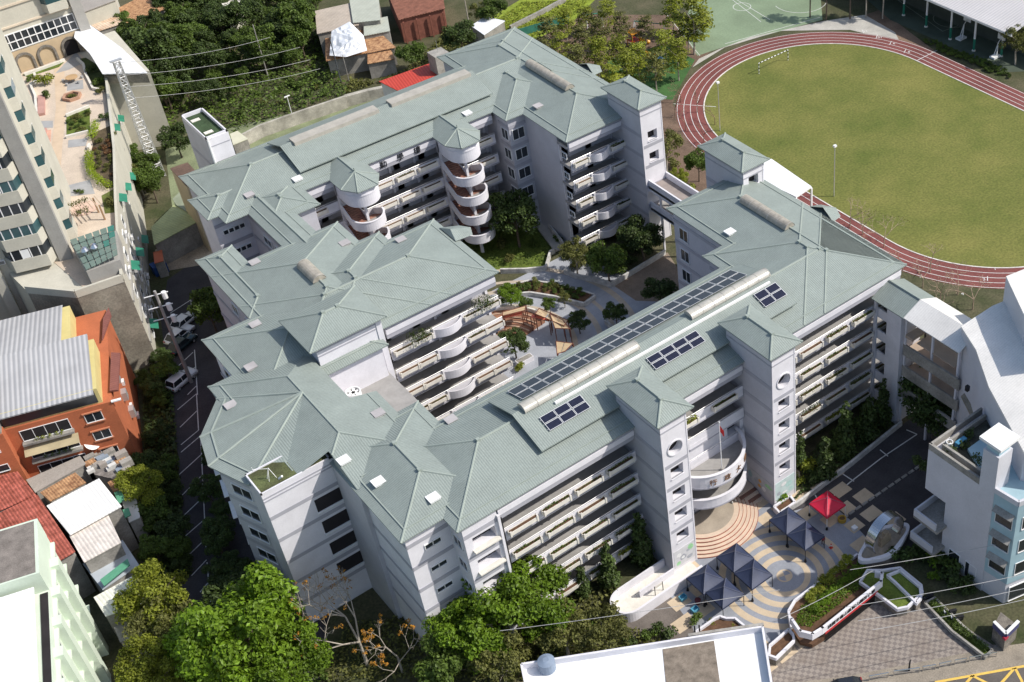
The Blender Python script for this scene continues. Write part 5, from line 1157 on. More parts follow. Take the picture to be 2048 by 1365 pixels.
# --- mint building bottom left
MINT = M('pale_mint_render', (.58,.66,.55), .85, .07, .4, fine=.04); mb_ = thing('mint_apartment_building', 'pale mint apartment block with stepped wall fins at the bottom left', 'apartment building', (0,105,0))
q = [at(p[0],p[1],18.0) for p in ((74,1038),(78,1145))]; eu = (Vector((q[0].x,q[0].y))-Vector((q[1].x,q[1].y))).normalized(); frM = Fr(q[0].x+eu.x*-34, q[0].y+eu.y*-34, eu.x, eu.y)  # faces right; u=34 at the far corner
P = frM.P; MB().prism([P(0,0,0)[:2],P(34,0,0)[:2],P(34,-22,0)[:2],P(0,-22,0)[:2]], -.4, 15.4).build('wall', MINT, mb_)
MB().prism([P(26.3,0.02,0)[:2],P(34.05,0.02,0)[:2],P(34.05,-22,0)[:2],P(26.3,-22,0)[:2]], 15.4, 18.0).build('roof_block', MINT, mb_)
MB().prism([P(26.5,-.3,0)[:2],P(33.8,-.3,0)[:2],P(33.8,-21,0)[:2],P(26.5,-21,0)[:2]], 17.9, 18.02).build('flat_roof', M('grey_blotched_roof', (.21,.185,.165), .95, .35, .9, fine=.3), mb_)
WSH = M('white_sheet_roof', (.76,.78,.78), .45, .05, .3, ribs=(.5, math.atan2(eu.y, eu.x)+math.pi/2, .2))
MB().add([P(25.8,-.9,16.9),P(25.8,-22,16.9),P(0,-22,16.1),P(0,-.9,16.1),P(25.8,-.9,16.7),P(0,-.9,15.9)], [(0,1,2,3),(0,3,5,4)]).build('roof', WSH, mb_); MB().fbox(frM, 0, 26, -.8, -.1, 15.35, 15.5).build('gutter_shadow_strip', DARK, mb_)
for i in range(8):
    u = 2+i*4.0; MB().fbox(frM, u, u+1.2, 0, .8, -.3, 14.8).build('wall_fin', MINT, mb_)
    for z in (2.0, 5.4, 8.8, 12.2): win_block(frM, u+2.0, u+3.2, z, z+1.3, mb_); MB().fbox(frM, u+1.2, u+4.0, 0, .35, z+1.9, z+2.15).build('ledge', MINT, mb_)
p = frM.P(9,1.2,11); MB().tube(p, (p[0],p[1],13), .7, n=14).build('water_tank', M('grey_tank', (.16,.19,.20), .5), mb_)
# --- cluster of low houses between
def house(name, label, pxs, z, roofm, wallm=CONCD, ridge=0.0, slope=None, group=None, cat='house', zs=None):
    q = [at(*p, (zs[i] if zs else z)) for i, p in enumerate(pxs)]; c = sum(q, Vector())/len(q); t = thing(name, label, cat, (c.x, c.y, 0), group)
    MB().prism([((v.x*.95+c.x*.05), (v.y*.95+c.y*.05)) for v in q], -.3, min(v.z for v in q)-.15).build('wall', wallm, t)
    if ridge and len(q) == 4:
        m0, m1 = (q[0]+q[3])/2+Vector((0,0,ridge)), (q[1]+q[2])/2+Vector((0,0,ridge))
        vs = q+[m0,m1]; fs = [(0,1,5,4),(3,4,5,2)]; vv = vs+[v-Vector((0,0,.12)) for v in vs]; MB().add(vv, fs+[(6,10,11,7),(9,8,11,10),(0,6,7,1),(2,8,9,3),(0,4,10,6),(4,3,9,10),(1,7,11,5),(5,11,8,2)]).build('roof', roofm, t)
        MB().tube(m0+Vector((0,0,.03)), m1+Vector((0,0,.03)), .12).build('ridge_cap', roofm, t)
    else: n = len(q); MB().add(q+[v-Vector((0,0,.12)) for v in q], [tuple(range(n)), tuple(range(2*n-1,n-1,-1))]+[(i,n+i,n+(i+1)%n,(i+1)%n) for i in range(n)]).build('roof', roofm, t)
    return t
REDR = M('faded_red_roof', (.40,.115,.085), .8, .5, 1.1, fine=.4, ribs=(.35, .05, .5), dark=(.20,.05,.03)); RUST = M('rust_sheet', (.42,.25,.13), .85, .6, 1.6, fine=.3, dark=(.17,.07,.035), ribs=(.3,.1,.4)); WCOR = M('white_corrugated', (.80,.79,.77), .5, .06, .5, ribs=(.4, .03, .3)); WDIRT = M('dirty_white_corrugated', (.68,.62,.57), .6, .22, .9, ribs=(.4, .03, .3), fine=.1)
GREYR = M('grey_flat_roof', (.34,.31,.28), .9, .12, .4, fine=.15)
house('low_house', 'low house with a weathered red tiled gable roof behind the mint block', ((-60,965),(35,943),(72,990),(-45,1040)), 7.2, REDR)
house('low_house', 'long narrow house with a patchy red roof beside the white corrugated shed', ((40,1010),(75,990),(150,1103),(118,1122)), 7.0, REDR)
house('low_house', 'house with a faded pink red roof touching the grey mint block roof', ((-40,1045),(73,990),(78,1042),(-30,1075)), 7.1, REDR)
house('shed', 'big white corrugated shed roof in the cluster of low houses', ((93,1012),(198,957),(243,1013),(140,1070)), 7.0, WCOR, cat='shed')
house('shed', 'dirty white corrugated roof with stains below the clean white shed', ((138,1071),(217,1031),(242,1085),(168,1125)), 6.6, WDIRT, cat='shed')
house('shed', 'rusty striped sheet roof on the upper side of the white shed', ((80,985),(150,945),(172,965),(100,1003)), 6.6, RUST, cat='shed')
house('low_house', 'grey flat roof strip at the foot of the orange building', ((52,960),(160,912),(172,928),(70,985)), 5.6, GREYR)
house('low_house', 'cluttered grey roof with a round white dish near the orange building', ((160,905),(205,888),(272,945),(235,960),(190,950)), 5.0, M('cluttered_roof', (.22,.20,.185), .95, .5, 1.4, fine=.4))
house('low_house', 'bright white flat terrace right of the rusted roof', ((225,950),(262,945),(280,1035),(258,1045)), 4.5, M('white_terrace', (.62,.62,.60), .85, .1, .6))
house('low_house', 'white walled house with a green strip awning below the stained shed', ((165,1128),(245,1080),(278,1130),(205,1180)), 4.5, M('blue_grey_roof', (.42,.46,.50), .85, .12, .6))
house('shed', 'pale white sheet roof shed above the yellow green tree', ((187,1195),(289,1139),(293,1205),(211,1233)), 6.0, M('pale_sheet', (.70,.70,.62), .5, .1, .8, ribs=(.4,.1,.3)), cat='shed')
house('low_house', 'small dark walled house with a white ledge beside the yellow green tree', ((222,1240),(285,1215),(290,1265),(240,1285)), 4.0, M('shade_roof', (.30,.29,.28), .9, .2))
house('shed', 'small rust striped roof next to the green awnings', ((215,965),(238,952),(248,972),(227,985)), 5.2, RUST, cat='shed')
for i, (px, lab) in enumerate(((((228,985),(242,982),(250,998),(237,1008)),'upper small green awning beside the white shed'), (((245,1020),(257,1016),(262,1030),(250,1036)),'lower small green awning beside the white shed'), (((200,1160),(255,1118),(260,1130),(208,1172)),'long green roof strip across the white house'))):
    q = [at(*p, 5.4) for p in px]; tag(MB().prism([(v.x,v.y) for v in q], 5.3, 5.42).build('awning', M('green_sheet', (.10,.30,.19), .6, .2, 1)), lab, 'awning')
p = at(188,898,5.4); tag(MB().tube(p-Vector((0,0,.4)), p+Vector((0,0,.9)), .12, n=6).tube(p+Vector((0,0,.9)), p+Vector((.1,-.2,1.15)), .3, .95, 16).build('satellite_dish', FRAME), 'round white satellite dish on the cluttered grey roof', 'satellite dish')
for i in range(26):
    p = at(R.uniform(175,262), R.uniform(905,950), 5.0); c = R.choice((GREYR, CONCD, M('rag_blue', (.25,.3,.36), .8), M('rag_white', (.6,.6,.58), .8), RUST)); s = R.uniform(.25,.7)
    tag(MB().box(-s,s,-s*.6,s*.6,0,s*R.uniform(.4,1.4)).build('junk_box', c), 'piece of rooftop clutter on the grey roof by the satellite dish', 'clutter', 'clutter on the grey roof').location = p
# --- bottom flat roofed white building
WFL = M('white_flat_roof', (.74,.75,.76), .7, .06, .25, fine=.03); bb_ = thing('flat_roofed_building', 'white flat roofed building with a brown blotched strip across its roof at the bottom', 'building', (42,62,0))
q = [at(*p, 9.0) for p in ((1043,1330),(1525,1255),(1548,1400),(1078,1500))]; c = [(v.x,v.y) for v in q]
MB().prism(c, -.4, 8.3).build('wall', WHITE, bb_); MB().prism([((v[0]*.99+sum(w_[0] for w_ in c)/400), (v[1]*.99+sum(w_[1] for w_ in c)/400)) for v in c], 8.3, 8.36).build('flat_roof', WFL, bb_)
pr = MB()
for a, b in zip(c, c[1:]+c[:1]): pr.bar((*a,8.2), (*b,8.2), .22, .95)
pr.build('parapet', WHITE, bb_); s = [at(*p, 8.38) for p in ((1325,1299),(1428,1282),(1445,1400),(1335,1400))]
MB().prism([(v.x,v.y) for v in s], 8.33, 8.40).build('blotched_strip', M('brown_blotched_roof', (.21,.175,.14), .95, .4, 1.3, fine=.25), bb_)
a, b = at(1376,1270,9.2), at(1527,1248,9.2); MB().bar((a.x,a.y-.02,8.15), (b.x,b.y-.02,8.15), .3, 1.08).build('stained_parapet', CONCD, bb_)
p = at(1095,1337,8.4); tag(MB().tube(p, p+Vector((0,0,1.2)), .85, n=20).tube(p+Vector((0,0,1.2)), p+Vector((0,0,1.4)), .85, .3, 20).build('water_tank', M('blue_grey_tank', (.20,.25,.33), .5, .15, 1)), 'blue grey round water tank on the white flat roof', 'water tank')
# --- right hand white building with roof terrace, and the hall with the white metal roof
rb_ = thing('white_office_building', 'white building with planted roof terrace, capped pillar and pale blue bays on the right', 'building', (82,57,0))
WB = M('bluish_white_wall', (.55,.55,.59), .8, .07, .3, fine=.05); SKYB = M('pale_blue_panel', (.33,.47,.53), .7, .12, .5)
MB().prism([(77.2,55.2),(81,51.5),(98,44),(112,62),(86,63.0),(77.2,63.0)], 9.2, 15.2).prism([(77.2,55.2),(81,51.5),(98,44),(112,62),(86,60.0),(77.2,60.0)], -.4, 9.2).build('wall', WB, rb_)
tp = MB()
for a, b in (((77.35,63),(77.35,55.5)), ((77.35,62.85),(85.5,62.85)), ((78.3,62),(78.3,55.8)), ((78.3,61.9),(85.0,61.9))): tp.bar((*a,15.2), (*b,15.2), .28, .85)
tp.build('terrace_kerb', CONCD, rb_); MB().prism([(78.4,55.5),(85,50.2),(100,49),(100,61.8),(78.4,61.8)], 15.2, 15.26).build('terrace_floor', M('dark_terrace', (.075,.075,.06), .95, .5, .6, fine=.4), rb_)
MB().box(77.15,79.3,53.9,55.9,-.3,20.6).build('pillar', WB, rb_); MB().box(77.4,79.0,54.1,55.7,20.6,21.9).build('pillar_neck', SKYB, rb_); MB().box(76.75,79.7,53.5,56.3,21.9,22.25).build('pillar_cap', FRAME, rb_)
frL = Fr(77.2,53.9,.62,-.62); bl = MB()
fr1 = Fr(77.2, 53.9, 0.28, -2.9); fr2 = Fr(77.48, 51.0, 1, -.28)
MB().prism([(77.2,53.95),(77.48,51.0),(98,45),(98,60),(80,60)], 3.4, 15.6).build('blue_wall', SKYB, rb_); MB().prism([(77.3,53.95),(77.58,51.15),(97.9,45.1),(98,60),(80,60)], -.4, 3.4).build('base_wall', WB, rb_)
tp = MB(); tp.bar((77.3,53.9,15.6),(77.55,51.1,15.6),.3,.7); tp.bar((77.55,51.1,15.6),(90,47.4,15.6),.3,.7); tp.build('parapet', WB, rb_)
for z in (4.6, 8.2, 11.8):
    win_block(fr1, .5, 2.5, z, z+1.8, rb_); win_block(fr2, .8, 3.6, z, z+1.8, rb_, mull=1); win_block(fr2, 5.2, 8.0, z, z+1.8, rb_, mull=1)
    MB().add([fr1.P(.3,.02,z+2.3),fr1.P(2.7,.02,z+2.3),fr1.P(2.7,.7,z+1.9),fr1.P(.3,.7,z+1.9)], [(0,1,2,3)]).build('awning', CONCD, rb_)
for u in (.5, 3.6): win_block(fr2, u, u+2.4, .4, 2.6, rb_)
wf = Fr(77.2,60,0,-1)
for u in (1.2, 3.6): win_block(wf, u, u+1.5, .4, 2.8, rb_)
for k, z in enumerate((6.0, 2.6)):
    MB().box(75.6-.3*k,80.5,59.5,63.0,z-.35,z).build('balcony_slab', CONCD, rb_); MB().box(75.6-.3*k,75.8-.3*k,59.8,63.0,z,z+1.0).box(75.8-.3*k,80,62.8,63.0,z,z+1.0).build('balcony_parapet', WB, rb_)
for i, (u, v) in enumerate(((78.9,61.2),(80.2,60.6),(79.4,58.3),(81.8,61.3),(79,56.6),(83,58))): leafcards([(u+R.uniform(-.5,.5),v+R.uniform(-.5,.5),15.6,.55) for _ in range(4)], 160, .25, R).build('terrace_plants', L_DARK, rb_)
p = Vector((78.9,61.6,15.3)); tag(MB().ring(p.x,p.y,.0,.35,p.z,p.z+.45,n=12).ring(p.x,p.y,.3,.38,p.z+.8,p.z+.9,n=12).build('garden_chair', FRAME), 'white garden chair at the corner of the roof terrace', 'chair')
tag(MB().box(79.5,80.9,60.9,61.4,15.3,15.9).build('blue_tarp', M('blue_tarp', (.06,.22,.36), .6)), 'small blue tarpaulin bundle on the roof terrace', 'tarpaulin')
hl = thing('assembly_hall', 'white assembly hall with a pale ribbed metal roof at the right edge', 'hall', (98,66,0))
hr = [at(1922,653,20), at(1985,612,20.6), at(2110,560,21), at(2200,900,21.5), at(2048,905,20.0), at(1978,775,20.0), at(1952,700,20)]
MB().add(hr+[v-Vector((0,0,.3)) for v in hr], [(0,1,2,3,4,5,6)]+[(i,7+i,7+(i+1)%7,(i+1)%7) for i in range(7)]).build('roof', WMET, hl)
MB().prism([(v.x+.25,v.y+.1) for v in hr], -.4, 19.6).build('wall', WB, hl)
up_ = [at(2012,555,24), at(2100,520,24), at(2200,700,24), at(2080,700,24)]
MB().prism([(v.x,v.y) for v in up_], 18, 24).build('upper_wall', WB, hl); MB().prism([(v.x,v.y) for v in up_], 24, 24.15).build('upper_roof', WMET, hl)
can = [at(1922,792,11.5), at(1957,764,12.5), at(1995,823,12.5), at(2060,862,12.5), at(2060,905,11.3), at(1998,893,11.3), at(1955,858,11.3)]
MB().add(can+[v-Vector((0,0,.2)) for v in can], [(0,1,2,6),(2,3,4,5),(2,5,6),(0,7,8,1),(0,6,13,7),(6,5,12,13),(5,4,11,12)]).build('canopy', M('stained_canopy', (.25,.225,.18), .9, .3, .5, fine=.25), hl)
for px in ((1960,868),(1935,812)): p = at(*px,15.3); MB().tube((p.x,p.y,8),(p.x,p.y,11.4),.2).build('canopy_post', BLACK, hl)
v0, v1 = hr[5], hr[4]; fh = Fr(v0.x+.25, v0.y+.1, v1.x-v0.x, v1.y-v0.y); win_block(fh, 4.0, 5.2, 15.6, 16.9, hl, mull=1)
q = at(1935,775,16); tag(MB().box(q.x-.2,q.x+.2,q.y-.2,q.y+.2,q.z-.5,q.z+.2).build('floodlight', BLACK), 'black floodlight fixed on the hall wall above the brown canopy', 'lamp')
# --- white square tower with mossy roof at the north west corner of the school
nt_ = thing('roof_tower', 'pale blank tower with a mossy sunken roof at the back left of the school', 'tower', (44,167,0)); MB().box(42.4,45.5,163.5,171.8,-.4,23.6).build('wall', [LAV], nt_)
MB().box(45.42,45.55,163.45,164.0,12,23.9).box(42.6,45.5,163.4,163.52,20.2,23.9).build('front_face', WHITE, nt_)
pr = MB()
for x0,x1,y0,y1 in ((42.4,42.55,163.5,171.8),(45.3,45.5,163.5,171.8),(42.4,45.5,163.5,163.7),(42.4,45.5,171.6,171.8)): pr.box(x0,x1,y0,y1,23.6,24.2)
pr.build('parapet', WHITE, nt_); MB().box(42.55,45.3,163.7,171.6,23.58,23.66).build('flat_roof', M('green_felt_roof', (.045,.075,.035), .95, .4, .5, fine=.3), nt_)
for y in (165.2,169.6): MB().box(43.0,44.2,y,y+.7,23.66,23.75).build('roof_slab', CREAM, nt_)
MB().tube((42.55,163.3,18),(42.55,163.3,23.9),.16,n=8).tube((42.55,163.3,23.9),(43.2,163.5,24.1),.16,n=8).build('vent_pipe', FRAME, nt_); bd = MB(); bd.fbox(FX(42.4,171.8),0,8.3,-.02,.03,19.0,19.5); bd.fbox(FY(163.4),42.6,45.4,-.02,.03,22.6,22.75); bd.build('band', BAND, nt_)
house('low_house', 'brown flat roof annexe with a tan wall beside the blank tower', ((340,337),(375,325),(400,352),(372,372)), 12.0, M('brown_roof', (.13,.085,.065), .95, .3, .6, fine=.3), M('tan_render', (.50,.41,.27), .85, .12, .6))
house('green_canopy', 'big pale green lean-to roof over the work yard', ((302,455),(350,408),(398,442),(308,490)), 4.2, M('pale_green_sheet', (.36,.40,.21), .7, .15, .4, fine=.1, ribs=(.45,.3,.25)), cat='canopy')
house('green_canopy', 'shaded grey green roof next to the lean-to and the left wall of the school', ((345,398),(372,372),(398,440),(352,410)), 4.4, M('grey_green_sheet', (.23,.26,.19), .8, .2, .4), cat='canopy')
house('shed', 'small orange red cabin roof at the yard corner', ((306,505),(324,500),(327,522),(309,527)), 2.8, M('orange_cabin', (.45,.13,.07), .7, .1), cat='shed')
q = at(318,534,1.0); tag(MB().box(q.x-1,q.x+1,q.y-.8,q.y+.8,0,1.6).build('blue_bin', M('bin_blue', (.03,.08,.25), .6)), 'blue storage bin below the orange red cabin', 'bin')
for i, (px, c_) in enumerate((((352,505),RUST),((365,500),M('bin_red',(.5,.05,.03),.6)),((360,490),FRAME),((380,482),CREAM),((395,470),RUST),((405,478),M('bin_red',(.5,.05,.03),.6)),((340,500),GREYR),((372,495),GREYR))):
    p = at(*px); s = R.uniform(.4,.9); tag(MB().box(p.x-s,p.x+s,p.y-s*.7,p.y+s*.7,0,s*1.2).box(p.x-s*.6,p.x+s*.3,p.y-s*.9,p.y-s*.2,0,s*.7).build('scrap_heap', c_), 'heap of scrap and old furniture in the work yard', 'scrap', 'scrap in the work yard')
# --- old houses at the top
TIN = M('tan_tin_roof', (.42,.36,.30), .8, .15, .5, fine=.12, ribs=(.4,.2,.3)); TIN2 = M('grey_green_tin', (.40,.42,.36), .8, .12, .5, ribs=(.4,.2,.3)); TARP = M('white_tarp', (.74,.76,.80), .4, .1, .7, bump=.6); RTILE = M('red_clay_tile', (.25,.105,.07), .9, .35, 1.0, fine=.3, ribs=(.45,.35,.6))
house('old_house', 'low house with a tan tin roof at the top edge', ((630,22),(702,6),(718,50),(634,68)), 5.0, TIN)
house('old_house', 'house with a grey green tin roof at the top edge', ((698,-5),(757,-8),(761,40),(706,46)), 5.4, TIN2)
house('old_house', 'small tin roofed house below the grey green roof', ((727,43),(775,33),(780,62),(728,72)), 4.4, TIN2)
t = house('old_house', 'shabby house under crumpled white tarpaulins and a rusty eave', ((650,72),(740,48),(792,95),(652,122)), 3.6, RUST)
tp = MB(); qa = [at(664,66,5), at(700,47,5.5), at(708,80,6.2), at(660,115,4), at(735,105,4.3), at(728,75,4.6), at(693,118,4.0)]
g = 8
for k, tri in enumerate(((0,1,2),(0,2,3),(2,6,3),(2,4,6),(1,5,2),(2,5,4))):
    a, b, c = (qa[i] for i in tri); pts_ = []; idx = {}
    for i in range(g+1):
        for j in range(g+1-i): u, v = i/g, j/g; p = a+(b-a)*u+(c-a)*v; idx[(i,j)] = len(pts_); e = 0 if i == 0 or j == 0 or i+j == g else R.uniform(-.18,.18); pts_.append(p+Vector((0,0,.35+e)))
    fs = [(idx[(i,j)],idx[(i+1,j)],idx[(i,j+1)]) for i in range(g) for j in range(g-i)]+[(idx[(i+1,j)],idx[(i+1,j+1)],idx[(i,j+1)]) for i in range(g) for j in range(g-i-1)]; tp.add(pts_, fs)
tp.build('tarpaulin', TARP, t)
house('old_house', 'small patched tin shed with rust streaks right of the tarpaulin house', ((735,72),(770,75),(790,118),(735,128)), 3.2, RUST)
t = house('old_house', 'brick house with a dark red clay tile roof at the top', ((768,-30),(880,-42),(890,17),(797,40)), 5.0, RTILE, M('brick_red_wall', (.22,.085,.06), .9, .3, 1.2))
fr = Fr(at(797,40,5).x, at(797,40,5).y, *(at(890,17,5)-at(797,40,5)).xy); 
for i in range(4): MB().fbox(fr, .6+i*2.6, .85+i*2.6, 0, .3, 0, 4.4).build('porch_post', M('brick_red_wall', (.22,.085,.06)), t)
house('shed', 'small shed under a sagging white tarpaulin near the power pole', ((942,52),(970,33),(1010,42),(968,70)), 3.2, TARP, cat='shed')
t = house('red_roofed_house', 'house with a bright red metal roof just behind the rear wing', ((758,163),(868,124),(880,148),(796,182)), 5.5, M('bright_red_metal', (.46,.055,.035), .5, .1, .4, ribs=(.5,-.2,.3)), WHITE)
house('red_roofed_house', 'small white walled house with a red roof by the concrete water tower', ((893,112),(925,105),(930,122),(905,130)), 5.5, M('bright_red_metal', (.46,.055,.035), .5), WHITE)
wt = thing('water_tower', 'square grey concrete water tank house with an aerial behind the school', 'water tower', at(877,118,0)); p = at(876,105,9); MB().box(p.x-1.4,p.x+1.4,p.y-1.4,p.y+1.4,-.3,9).build('tank', CONCD, wt); MB().box(p.x-2.2,p.x+1.8,p.y-1.8,p.y+1.4,-.3,5.4).build('base', CONCD, wt); MB().tube((p.x,p.y,9),(p.x,p.y,11.2),.04,n=4).build('aerial', RAIL, wt)
house('old_house', 'long rust stained white tin roof at the top left', ((160,35),(222,14),(250,45),(198,62)), 5.0, M('rust_stained_white', (.56,.47,.37), .7, .35, .5, fine=.2, dark=(.42,.24,.13), ribs=(.5,.1,.3)), CONCD)
house('old_house', 'brown and rust striped tin roof beside the long rust stained roof', ((225,22),(285,-8),(332,18),(250,48)), 5.0, RUST, CONCD)
house('old_house', 'grey house block with wall air conditioners at the top edge', ((150,-10),(225,-35),(232,0),(158,28)), 8.0, GREYR, CRM)
house('old_house', 'pale ruined house wall among the trees at the top', ((440,0),(478,-12),(482,8),(450,22)), 4.5, CREAM, CREAM)
# sports hall pavilion at the top right
sh = thing('sports_pavilion', 'open sports pavilion with a pale metal roof on white and green columns', 'pavilion', (172,150,0)); a, b = at(2023,70,6.6), at(1830,-25,6.6)
RFM = M('pale_pavilion_roof', (.52,.50,.50), .5, .06, .3, ribs=(.6, math.pi/2, .25)); x0 = a.x
MB().add([(x0,a.y,6.6),(x0,190,6.6),(x0+16,190,9),(x0+16,a.y,9),(x0,a.y,6.3),(x0,190,6.3)], [(3,2,1,0),(0,1,5,4)]).add([(x0+16,a.y,9),(x0+16,190,9),(x0+32,190,6.6),(x0+32,a.y,6.6)], [(3,2,1,0)]).build('roof', RFM, sh)
MB().box(x0-.05,x0+.2,a.y,190,6.2,6.55).build('gutter', FRAME, sh); MB().box(x0+3,x0+5.5,150,153.5,7.2,7.7).build('roof_light', CREAM, sh)
for i, px in enumerate(((1805,32),(1850,55),(1898,80),(1945,103),(2000,114))):
    p = at(*px); MB().tube((p.x+.3,p.y,2.4),(p.x+.3,p.y,6.6),.2,n=10).build('column', FRAME, sh); MB().tube((p.x+.3,p.y,0),(p.x+.3,p.y,2.4),.23,n=10).build('column_pad', M('green_pad', (.02,.17,.11), .6), sh); MB().tube((p.x+.3,p.y,0),(p.x+.3,p.y,.25),.38,.3,10).build('column_foot', CREAM, sh)
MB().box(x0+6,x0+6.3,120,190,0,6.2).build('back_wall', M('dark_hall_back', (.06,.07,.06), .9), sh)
for i, (px, lab) in enumerate((((1922,78),'white wheeled basketball stand in the pavilion, left of the two'),((1990,115),'white wheeled basketball stand in the pavilion, nearer the corner'))):
    p = at(*px); t = thing('basketball_stand', lab, 'basketball stand', p, 'basketball stands'); MB().box(p.x-.9,p.x+.9,p.y-.6,p.y+.6,0,.35).build('base', FRAME, t)
    MB().tube((p.x,p.y-.3,.3),(p.x+.8,p.y+.2,2.6),.1).tube((p.x,p.y+.3,.3),(p.x+.8,p.y+.2,2.6),.08).tube((p.x+.8,p.y+.2,2.6),(p.x+1.9,p.y+.5,3.0),.08).build('mast', FRAME, t); MB().box(p.x+1.85,p.x+1.95,p.y-.4,p.y+1.3,2.7,3.8).build('backboard', FRAME, t); MB().ring(p.x+2.25,p.y+.5,.2,.25,2.95,3.0,n=12).build('hoop', ORAD, t)
# ================================================================== COURTYARD
amp = thing('amphitheatre', 'curved stepped seating bowl of red brown paving in the courtyard', 'amphitheatre', (CC.x, CC.y, 0)); BRK = M('red_brown_paving', (.27,.135,.085), .9, .25, .8, fine=.15); BEI = M('seat_edge', (.46,.33,.24), .9, .15, 1)
for i in range(6):
    mb = MB(); mb.ring(CC.x, CC.y, 3.6+i*.75, 3.6+(i+1)*.75, -.05, .12+.16*i, .15, 2.3, 30); mb.ring(CC.x, CC.y, 3.6+i*.75-.01, 3.6+i*.75+.16, .12+.16*i-.14, .12+.16*i+.012, .15, 2.3, 30, mi=1); mb.build('seating_step', [BRK, BEI], amp)
MB().ring(CC.x, CC.y, 8.1, 8.35, 0, 1.5, .2, 2.2, 30).build('back_wall', CREAM, amp)
for i in range(5):
    a = 1.25; r = 3.95+i*.75; x, y = CC.x+r*math.cos(a), CC.y+r*math.sin(a); MB().box(x-.9,x+.6,y-.12,y+.12,.14+.16*i,.26+.16*i).build('bench_slat', GLASS, amp)
SAIL = M('beige_sail', (.56,.42,.27), .8, .1, .8, transl=.2); SAILR = M('red_sail', (.52,.13,.10), .8, .12, 1)
def sail(pxs, z, mat, label, parts=(4,2), zs=None):
    q = [at(*p, zs[i] if zs else z) for i, p in enumerate(pxs)]; t = thing('shade_sail', label, 'shade sail', (q[0].x,q[0].y,0), 'shade sails over the seating bowl'); nx, ny = parts
    for i in range(nx):
        for j in range(ny):
            f = lambda a, b: q[0].lerp(q[1], a).lerp(q[3].lerp(q[2], a), b)-Vector((0,0,.35*math.sin(math.pi*a)*math.sin(math.pi*b)))
            e = .02; MB().add([f(i/nx+e,j/ny+e), f((i+1)/nx-e,j/ny+e), f((i+1)/nx-e,(j+1)/ny-e), f(i/nx+e,(j+1)/ny-e)], [(0,1,2,3)]).build('cloth_panel', mat if j or not isinstance(mat, tuple) else mat, t)
    fr_ = MB()
    for k in range(4): fr_.tube(q[k], q[(k+1)%4], .06, n=5)
    for k in (0,1,2,3): fr_.tube((q[k].x,q[k].y,0), q[k], .07, n=5)
    fr_.build('frame', M('rust_frame', (.16,.06,.04), .7), t)
sail(((1005,625),(1052,612),(1050,621),(1005,632)), 2.9, SAIL, 'narrow beige shade sail above a red one at the left end of the seating bowl', (1,2)); sail(((1008,633),(1046,622),(1044,630),(1006,638)), 2.3, SAILR, 'red shade sail at the left end of the seating bowl', (1,1))
sail(((1078,617),(1136,641),(1128,652),(1070,628)), 3.0, SAIL, 'striped beige shade sail behind the middle red sail', (3,2)); sail(((1066,629),(1100,638),(1098,643),(1061,635)), 2.5, SAILR, 'red shade sail at the middle of the seating bowl', (1,1))
sail(((1100,628),(1125,640),(1140,658),(1110,657)), 3.0, SAIL, 'square beige four panel shade sail at the right end of the bowl', (2,2)); sail(((1112,683),(1146,687),(1130,703),(1114,708)), 2.8, SAIL, 'beige two panel shade sail in front next to the solar roof', (2,1))
def kerbwall(pxs, z, label, name='low_wall', mat=None, w=.3, group=None, cat='wall', z0=0.0):
    q = [at(*p, z) for p in pxs]; mb = MB()
    for a, b in zip(q[:-1], q[1:]): mb.bar((a.x,a.y,z0-.05),(b.x,b.y,z0-.05), w, z-z0+.05)
    return tag(mb.build(name, mat or WHITE), label, cat, group)
WW = M('worn_white_kerb', (.52,.51,.49), .9, .35, 1.2, fine=.15)
kerbwall(((1000,538),(1050,537),(1091,533),(1100,502),(1108,497)), .8, 'worn white kerb wall round the courtyard lawn', mat=WW); kerbwall(((1128,538),(1150,548),(1190,556),(1222,566),(1330,500)), .8, 'worn white kerb wall in front of the dark courtyard shrubs', mat=WW)
kerbwall(((990,590),(1060,584),(1110,592),(1168,606),(1190,590)), .7, 'long worn white kerb of the central planting strip', mat=WW); kerbwall(((1000,585),(1000,575),(1060,560),(1120,568),(1188,588)), .6, 'far kerb of the central planting strip', mat=WW)
sheet('planting_strip', ((998,588),(1000,574),(1060,562),(1120,570),(1186,588),(1168,604),(1110,591),(1060,583)), .5, SOIL)
kerbwall(((1210,640),(1228,655),(1245,645)), .7, 'short white kerb round the dark courtyard bush', mat=WW)
q = at(1050,725,0); t = thing('trough_planter', 'rectangular white trough planter by the centre block corner', 'planter', q); MB().box(q.x-1.2,q.x+1.2,q.y-.5,q.y+.5,0,.7).build('trough', WHITE, t); MB().box(q.x-1.1,q.x+1.1,q.y-.4,q.y+.4,.7,.72).build('bed', CONCD, t)
q = at(1108,480,0); t = thing('garden_ramp', 'narrow concrete ramp path beside the blank courtyard wall', 'ramp', q); a, b = at(1072,440,.3), at(1118,500,.3); MB().bar((a.x,a.y,.1),(b.x,b.y,.1),1.4,.3).build('path', PAVEP, t); MB().bar((a.x+.9,a.y,.1),(b.x+.9,b.y,.1),.25,1.2).build('side_wall', WW, t)
